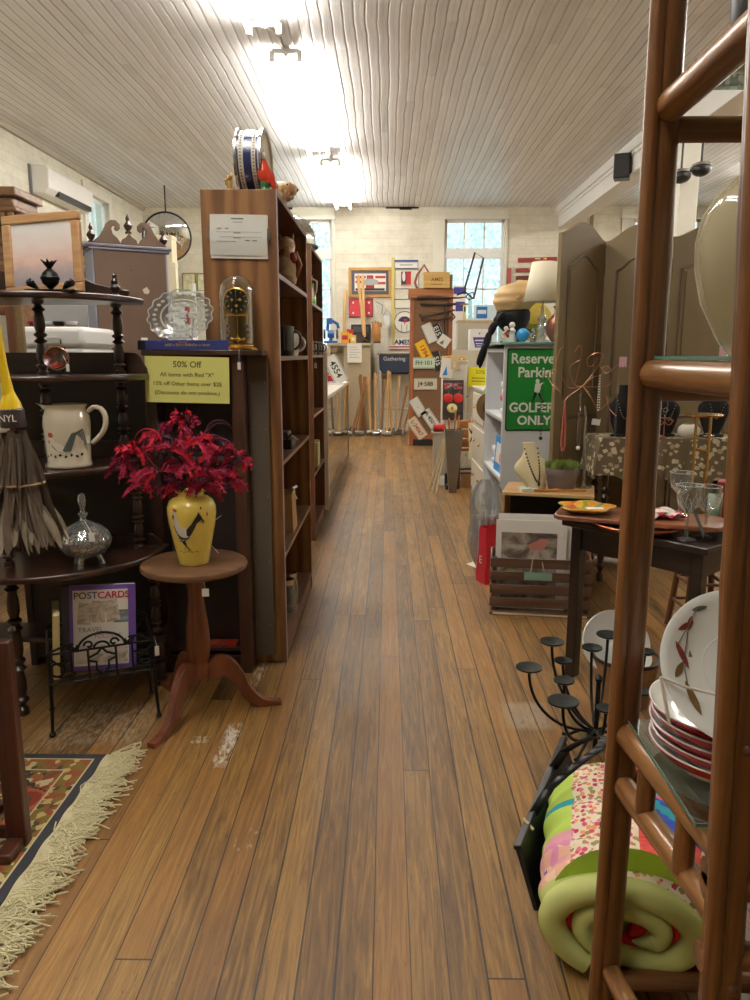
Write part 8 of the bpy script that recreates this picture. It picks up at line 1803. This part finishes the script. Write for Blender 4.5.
mb.build('glove', mat('tan_leather', (180, 124, 66), .6, noise=.15), o); mb = MB(); mb.lathe([(.062, 0), (.07, .03), (.066, .03)], seg=18, cap=False); mb.build('cuff', PEG, o)
# navy wheelbarrow tub on its stand
wb = T('navy_tub', 'navy blue tub with white lettering beside the tan desk', 'tub', (at(392, 372, 14.0).x + .02, 14.06, at(392, 374, 13.8).z)); NV = mat('navy_enamel', (40, 48, 66), .4, noise=.1)
MB().prism([(-.26, .36), (.36, .36), (.34, .05), (.26, 0), (-.18, 0), (-.25, .06)], .5, TR(0, .25, 0) @ RX(PI / 2)).build('tub', NV, wb, bev=.03); mb = MB(); mb.tube([(-.28, -.26, .36), (.37, -.26, .36), (.37, .26, .36), (-.28, .26, .36)], .016, 8, True); mb.build('rim', CHR, wb); text('Gathering', .10, PLW, wb, (.02, -.2525, .27))
for x in (-.24, .32):
    for y in (-.22, .22): mb = MB(); mb.cyl((x, y, -wb.location.z), (x, y, .06), .025, seg=10); mb.build('leg', PF, wb)
mb = MB(); mb.cyl((-.24, -.22, .45 - wb.location.z), (.36, -.22, .45 - wb.location.z), .022, seg=8); mb.build('cross_bar', PF, wb)
# sledge hammers and axes leaning in a row
HND = wood('ash_handle', (196, 150, 88), (226, 184, 122), 'Z', .45, 16); HND2 = wood('dark_ash_handle', (132, 86, 46), (168, 118, 70), 'Z', .5, 16)
def sledge(label, px, lean, L, m, dy=0, kind=0):
    Y = 13.62 - .09 * (px * 7 % 5); X = at(px, 425, Y).x
    o = T('sledge_hammer', label, 'hammer', (X, Y, 0), rot=(math.radians(-4), lean, 0), group='long handled hammers and axes standing heads down')
    mb = MB(); mb.tube([(0, 0, .05), (.0, 0, L * .5), (0, 0, L)], [.024, .02, .025], 10); mb.build('handle', m, o)
    mb = MB()
    if kind == 0: mb.M = RZ(px * 1.7 % 1.2 - .6); mb.cyl((-.085, 0, .055), (.085, 0, .055), .05, seg=10)
    else: mb.prism([(-.10, .02), (.03, .03), (.06, .04), (.06, .09), (.03, .10), (-.10, .13), (-.13, .075)], .03, TR(0, .015, 0) @ RX(PI / 2))
    mb.build('head', [CHR, mat('dull_grey_metal')][kind], o, bev=.006)
ex = [('sledge hammer standing nearest the glass showcase', 344, .0, 1.0, HND, 0, 0), ('long axe second from the left along the back row', 350.5, .28, .95, HND2, .15, 1), ('long axe third from the left along the back row', 355, .22, 1.0, HND2, .1, 1), ('brown handled hammer in the middle of the crossed handles', 359, .10, 1.05, HND2, .05, 0), ('dark handled axe leaning left of the tub', 363, -.04, 1.08, HND2, .12, 1), ('thin dark handled hammer leaning left of the tub', 366.5, -.12, 1.05, HND2, .0, 0),
      ('pale handled sledge hammer under the left end of the tub', 375.5, .0, 1.1, HND, -.1, 0), ('pale handled sledge hammer under the middle of the tub', 387, .02, 1.15, HND, -.1, 0), ('pale handled axe leaning right under the tub', 391.5, -.03, 1.12, HND, -.05, 1), ('thin brown hammer leaning under the right end of the tub', 398, .18, .9, HND2, .1, 0), ('brown axe leaning against the plate board', 402, .26, .95, HND2, .0, 1), ('pale handled hammer just right of the sledge by the showcase', 347, .03, .98, HND, 0, 0), ('pale thin axe between the crossed brown handles', 357.3, .17, 1.0, HND, 0, 1), ('pale handled hammer between the tan desk and the tub', 371, -.05, 1.06, HND, 0, 0), ('brown handled hammer under the navy tub between the pale handles', 381.5, .05, 1.0, HND2, 0, 0), ('pale handled axe at the right end under the tub', 395, .07, 1.05, HND, 0, 1)]
for a in ex: sledge(*a)
for k, (pts, la) in enumerate(((((344.5, 340), (344, 318), (345.5, 293)), 'curved pale axe handle leaning on the wall left of the red picture'), (((364, 335), (361, 305), (358, 278)), 'long pale handle leaning over the framed sign, left one'), (((364.5, 337), (363.5, 305), (362.5, 278)), 'long pale handle leaning over the framed sign, right one'))):
    P = [at(*p, 13.9 + .06 * i + (.25 if k == 0 else 0)) for i, p in enumerate(pts)]; tool(la, P, [.03, .024, .032], 'axe_handle', 'handle', m=HND, head=[([P[-1], P[-1] + Vector((.02, 0, .05))], .03)], hm=HND)
# pictures and signs on the back wall
def wallrect(name, label, cat, x0, y0, x1, y1, fm_, b, inner, t=.03):
    a, c = at(x0, y0, WY_), at(x1, y1, WY_); w, h = c.x - a.x, a.z - c.z; o = T(name, label, cat, ((a.x + c.x) / 2, BACK - .001, (a.z + c.z) / 2))
    mb = MB(); mb.bb(-w / 2, w / 2, -t, 0, h / 2 - b, h / 2); mb.bb(-w / 2, w / 2, -t, 0, -h / 2, -h / 2 + b); mb.bb(-w / 2, -w / 2 + b, -t, 0, -h / 2 + b, h / 2 - b); mb.bb(w / 2 - b, w / 2, -t, 0, -h / 2 + b, h / 2 - b); mb.build('frame', fm_, o, bev=.003)
    MB().bb(-w / 2 + b, w / 2 - b, -t * .5, -.002, -h / 2 + b, h / 2 - b).build('backing', inner, o); return o, w, h
o, w, h = wallrect('framed_machine_sign', 'gold framed sign with a red badge on the back wall', 'picture', 348.5, 267.5, 391.5, 297.5, GOLD, .055, mat('slate_mat', (74, 72, 84), .6))
MB().bb(-w * .36, w * .37, -.018, -.015, -h * .28, h * .30).build('white_print', PAPER, o); mb = MB()
for (x0, x1, z) in ((-.34, -.1, .14), (.12, .36, .14), (-.34, -.1, -.02), (.14, .36, -.06)): mb.bb(x0 * w, x1 * w, -.020, -.018, z * h, (z + .08) * h)
mb.build('red_bars', RED, o); MB().prism(ovl(0, .01, .165 * w / .82, .06), .003, TR(0, -.02, 0) @ RX(PI / 2)).build('grey_badge', mat('badge_grey', (160, 160, 156), .5), o); MB().prism([(-.08, -.11), (.08, -.11), (.06, .13), (-.06, .13)], .002, TR(0, -.018, 0) @ RX(PI / 2)).build('red_shield', DKRED, o); MB().bb(-w * .34, w * .34, -.020, -.018, -h * .27, -h * .19).build('black_title', INK, o)
o, w, h = wallrect('red_framed_print', 'red print in a thin dark frame below the gold framed sign', 'picture', 349, 298.5, 373, 317, mat('dark_thin_frame', (110, 40, 46), .5), .012, mat('rose_red_print', (206, 60, 74), .5, noise=.1)); 
for x, z in ((-.33, -.28), (.33, -.28), (-.33, .28), (.33, .28)): mb = MB(); mb.ell((x * w, -.016, z * h), (.02, .003, .02), 8, 6); mb.build('white_spot', PAPER, o)
o, w, h = wallrect('blue_white_sign', 'white sign with a blue top band beside the wall batten', 'sign', 394.5, 260, 418, 268.5, mat('sign_blue', (40, 66, 130), .5), .008, PAPER); MB().bb(-w * .5, w * .5, -.032, -.03, h * .28, h * .5).build('blue_band', mat('sign_blue'), o); mb = MB(); mb.bb(-.12, .12, -.018, -.016, -.02, -.005); mb.build('print_line', GREYINK, o)
for k, (a, la) in enumerate((((394.5, 269.5, 419, 289), 'pale panel outlined with thin wire above the round sign'), ((394.5, 299, 418, 308.5), 'pale empty wire frame just above the round sign'))):
    o, w, h = wallrect('wire_frame_panel', la, 'frame', *a, mat('grey_wire', (110, 104, 96), .5), .012, TRIM, .02)
o, w, h = wallrect('red_blue_poster', 'small poster, half red and half blue, on the pale wire panel', 'poster', 400.5, 271, 411.5, 285.5, PAPER, .01, RED, .045); mb = MB(); mb.bb(-w * .42, w * .02, -.030, -.0235, -h * .42, h * .42); mb.build('dark_blue_half', mat('poster_navy', (30, 40, 70), .5), o); mb = MB(); mb.ell((-.04, -.032, .03), (.03, .003, .09), 10, 8); mb.build('pale_figure', PAPER, o)
rs = T('round_sign', 'round white sign with a dark blue emblem on the back wall', 'sign', tuple(at(404.5, 322, WY_))); rs.location.y = BACK - .02; mb = MB(); mb.cyl((0, 0, 0), (0, .015, 0), .195, seg=40); mb.build('disc', PAPER, rs); mb = MB(); mb.tube([(.19 * math.cos(a), -.002, .19 * math.sin(a)) for a in [2 * PI * i / 40 for i in range(40)]], .008, 6, True); mb.build('edge_ring', GREYINK, rs)
MB().prism([(-.12, .02), (-.09, .07), (-.04, .1), (.04, .1), (.09, .07), (.12, .02), (.05, .0), (-.05, .0)], .003, TR(0, -.002, 0) @ RX(PI / 2)).build('navy_emblem', mat('poster_navy'), rs); MB().prism([(-.02, .06), (.05, .05), (.0, -.05)], .003, TR(0, -.005, 0) @ RX(PI / 2)).build('red_emblem', RED, rs); mb = MB(); [mb.bb(-.01 + s * .05, .0 + s * .05, -.003, -.001, -.18, -.04) for s in (-1, 1)]; mb.build('thin_bars', GREYINK, rs)
am = T('ames_sign', 'sign reading AMES with a red bar under the round sign', 'sign', tuple(at(403, 346, 13.9))); am.location = (at(403, 346, 14.37).x, BACK - .005, at(403, 350, 14.37).z)
MB().bb(-.26, .24, -.02, .0, 0, .07).build('red_bar', RED, am); MB().bb(-.26, .24, -.021, -.02, .02, .045).build('white_line', PAPER, am); MB().bb(-.26, .24, -.02, .0, .07, .21).build('white_panel', PAPER, am); text('AMES', .125, mat('sign_navy', (32, 42, 92), .5), am, (-.01, -.021, .14), bold=.004)
o = T('white_can', 'white metal can hanging on the back wall left of the round sign', 'can', tuple(at(387, 320.5, 14.2))); mb = MB(); mb.cyl((0, 0, -.09), (0, 0, .09), .075, seg=20); mb.build('can', WHITEC, o); mb = MB(); mb.tube([(-.075, 0, .09), (0, 0, .2), (.075, 0, .09)], .005, 6); mb.tube([(0, 0, .2), (0, .19, .21)], .006, 6); mb.build('handle', GREYINK, o)
o = T('tape_roll_card', 'clear blister card pinned between the red print and the batten', 'card', tuple(at(381, 307, WY_)), rot=(0, -.35, 0)); o.location.y = BACK - .004; MB().bb(-.08, .08, -.003, .003, -.17, .17).build('card', mat('pale_card', (206, 202, 190), .5), o); mb = MB(); mb.tube([(-.05, -.006, .12), (.04, -.006, .02), (-.03, -.006, -.12)], .008, 6); mb.build('wire_tool', GREYINK, o)
# red levels hung at the right
for k, (x0, x1, y0, y1, la) in enumerate(((518, 557, 257.5, 262, 'longest red wooden level hung high on the back wall'), (516, 547, 268, 272, 'red wooden level hung second from the top'), (516, 548, 275.5, 280, 'dark red wooden level hung lowest of the three'))):
    a, c = at(x0, y0, WY_), at(x1, y1, WY_); o = T('wooden_level', la, 'level', ((a.x + c.x) / 2, BACK - .001, (a.z + c.z) / 2), rot=(0, math.radians(-1.5), 0), group='red wooden levels'); w, h = c.x - a.x, a.z - c.z
    MB().bb(-w / 2, w / 2, -.03, 0, -h / 2, h / 2).build('body', mat('level_red%d' % (k == 2), ((142, 44, 36), (96, 36, 30))[k == 2], .5, noise=.1), o, bev=.004); mb = MB(); mb.bb(-.05, .05, -.033, -.03, h * .1, h * .35); mb.build('vial', mat('pale_vial', (206, 200, 150), .3), o)
o = T('red_hand_brush', 'red hanging tool strip right of the back window', 'tool', tuple(at(509, 275, WY_))); o.location.y = BACK - .035; MB().bb(-.035, .035, -.02, 0, -.22, .12).build('body', mat('faded_red', (170, 84, 74), .6), o, bev=.004); mb = MB(); mb.cyl((0, -.02, .16), (0, 0, .16), .03, seg=12); mb.bb(-.01, .01, -.012, 0, .1, .16); mb.build('hanging_ring', PAPER, o)
# signs standing in the back window
o = T('blue_window_card', 'blue and white card sign standing in the lower back window', 'sign', tuple(at(487, 315, 13.9))); zb_ = at(487, 329, 13.9).z; o.location = (at(487, 315, 13.9).x, 14.28, 1.552)
hh = at(487, 305, 14.28).z - 1.552; MB().bb(-.20, .24, -.01, .01, 0, hh).build('card', mat('pale_blue_card', (206, 222, 230), .6), o); MB().bb(-.15, .05, -.013, -.01, hh - .24, hh - .03).build('blue_square', mat('card_blue', (30, 110, 176), .5), o); MB().bb(-.13, .03, -.015, -.013, hh - .16, hh - .09).build('pale_band', mat('pale_blue_card'), o); MB().bb(-.17, .24, -.013, -.01, hh - .40, hh - .33).build('navy_band', mat('card_navy', (50, 50, 130), .5), o)
o = T('yellow_window_stake', 'yellow and black marked stake standing in the back window', 'stake', (at(464.5, 315, 14.28).x, 14.28, 1.552)); hh = at(464.5, 305, 14.28).z - 1.552; MB().bb(-.03, .03, -.01, .01, 0, hh).build('stake', mat('pale_yellow_stake', (214, 200, 130), .6), o); mb = MB(); [mb.bb(-.015, .015, -.012, -.01, hh - .12 - .28 * k, hh - .03 - .28 * k) for k in range(2)]; mb.build('black_marks', INK, o); MB().bb(-.09, .06, -.012, .012, hh, hh + .03).build('cap', PEG, o)
o = T('navy_window_sign', 'small navy and white sign at the left edge of the back window', 'sign', (at(459, 298, 14.28).x, 14.3, 1.552)); hh = at(459, 286, 14.28).z - 1.552; MB().bb(-.10, .13, -.01, .01, 0, hh).build('panel', PAPER, o); MB().bb(-.10, .13, -.013, -.01, hh - .14, hh - .02).build('navy_band', mat('card_navy'), o); MB().bb(-.06, .11, -.013, -.01, hh - .45, hh - .28).build('navy_block', mat('card_navy'), o)
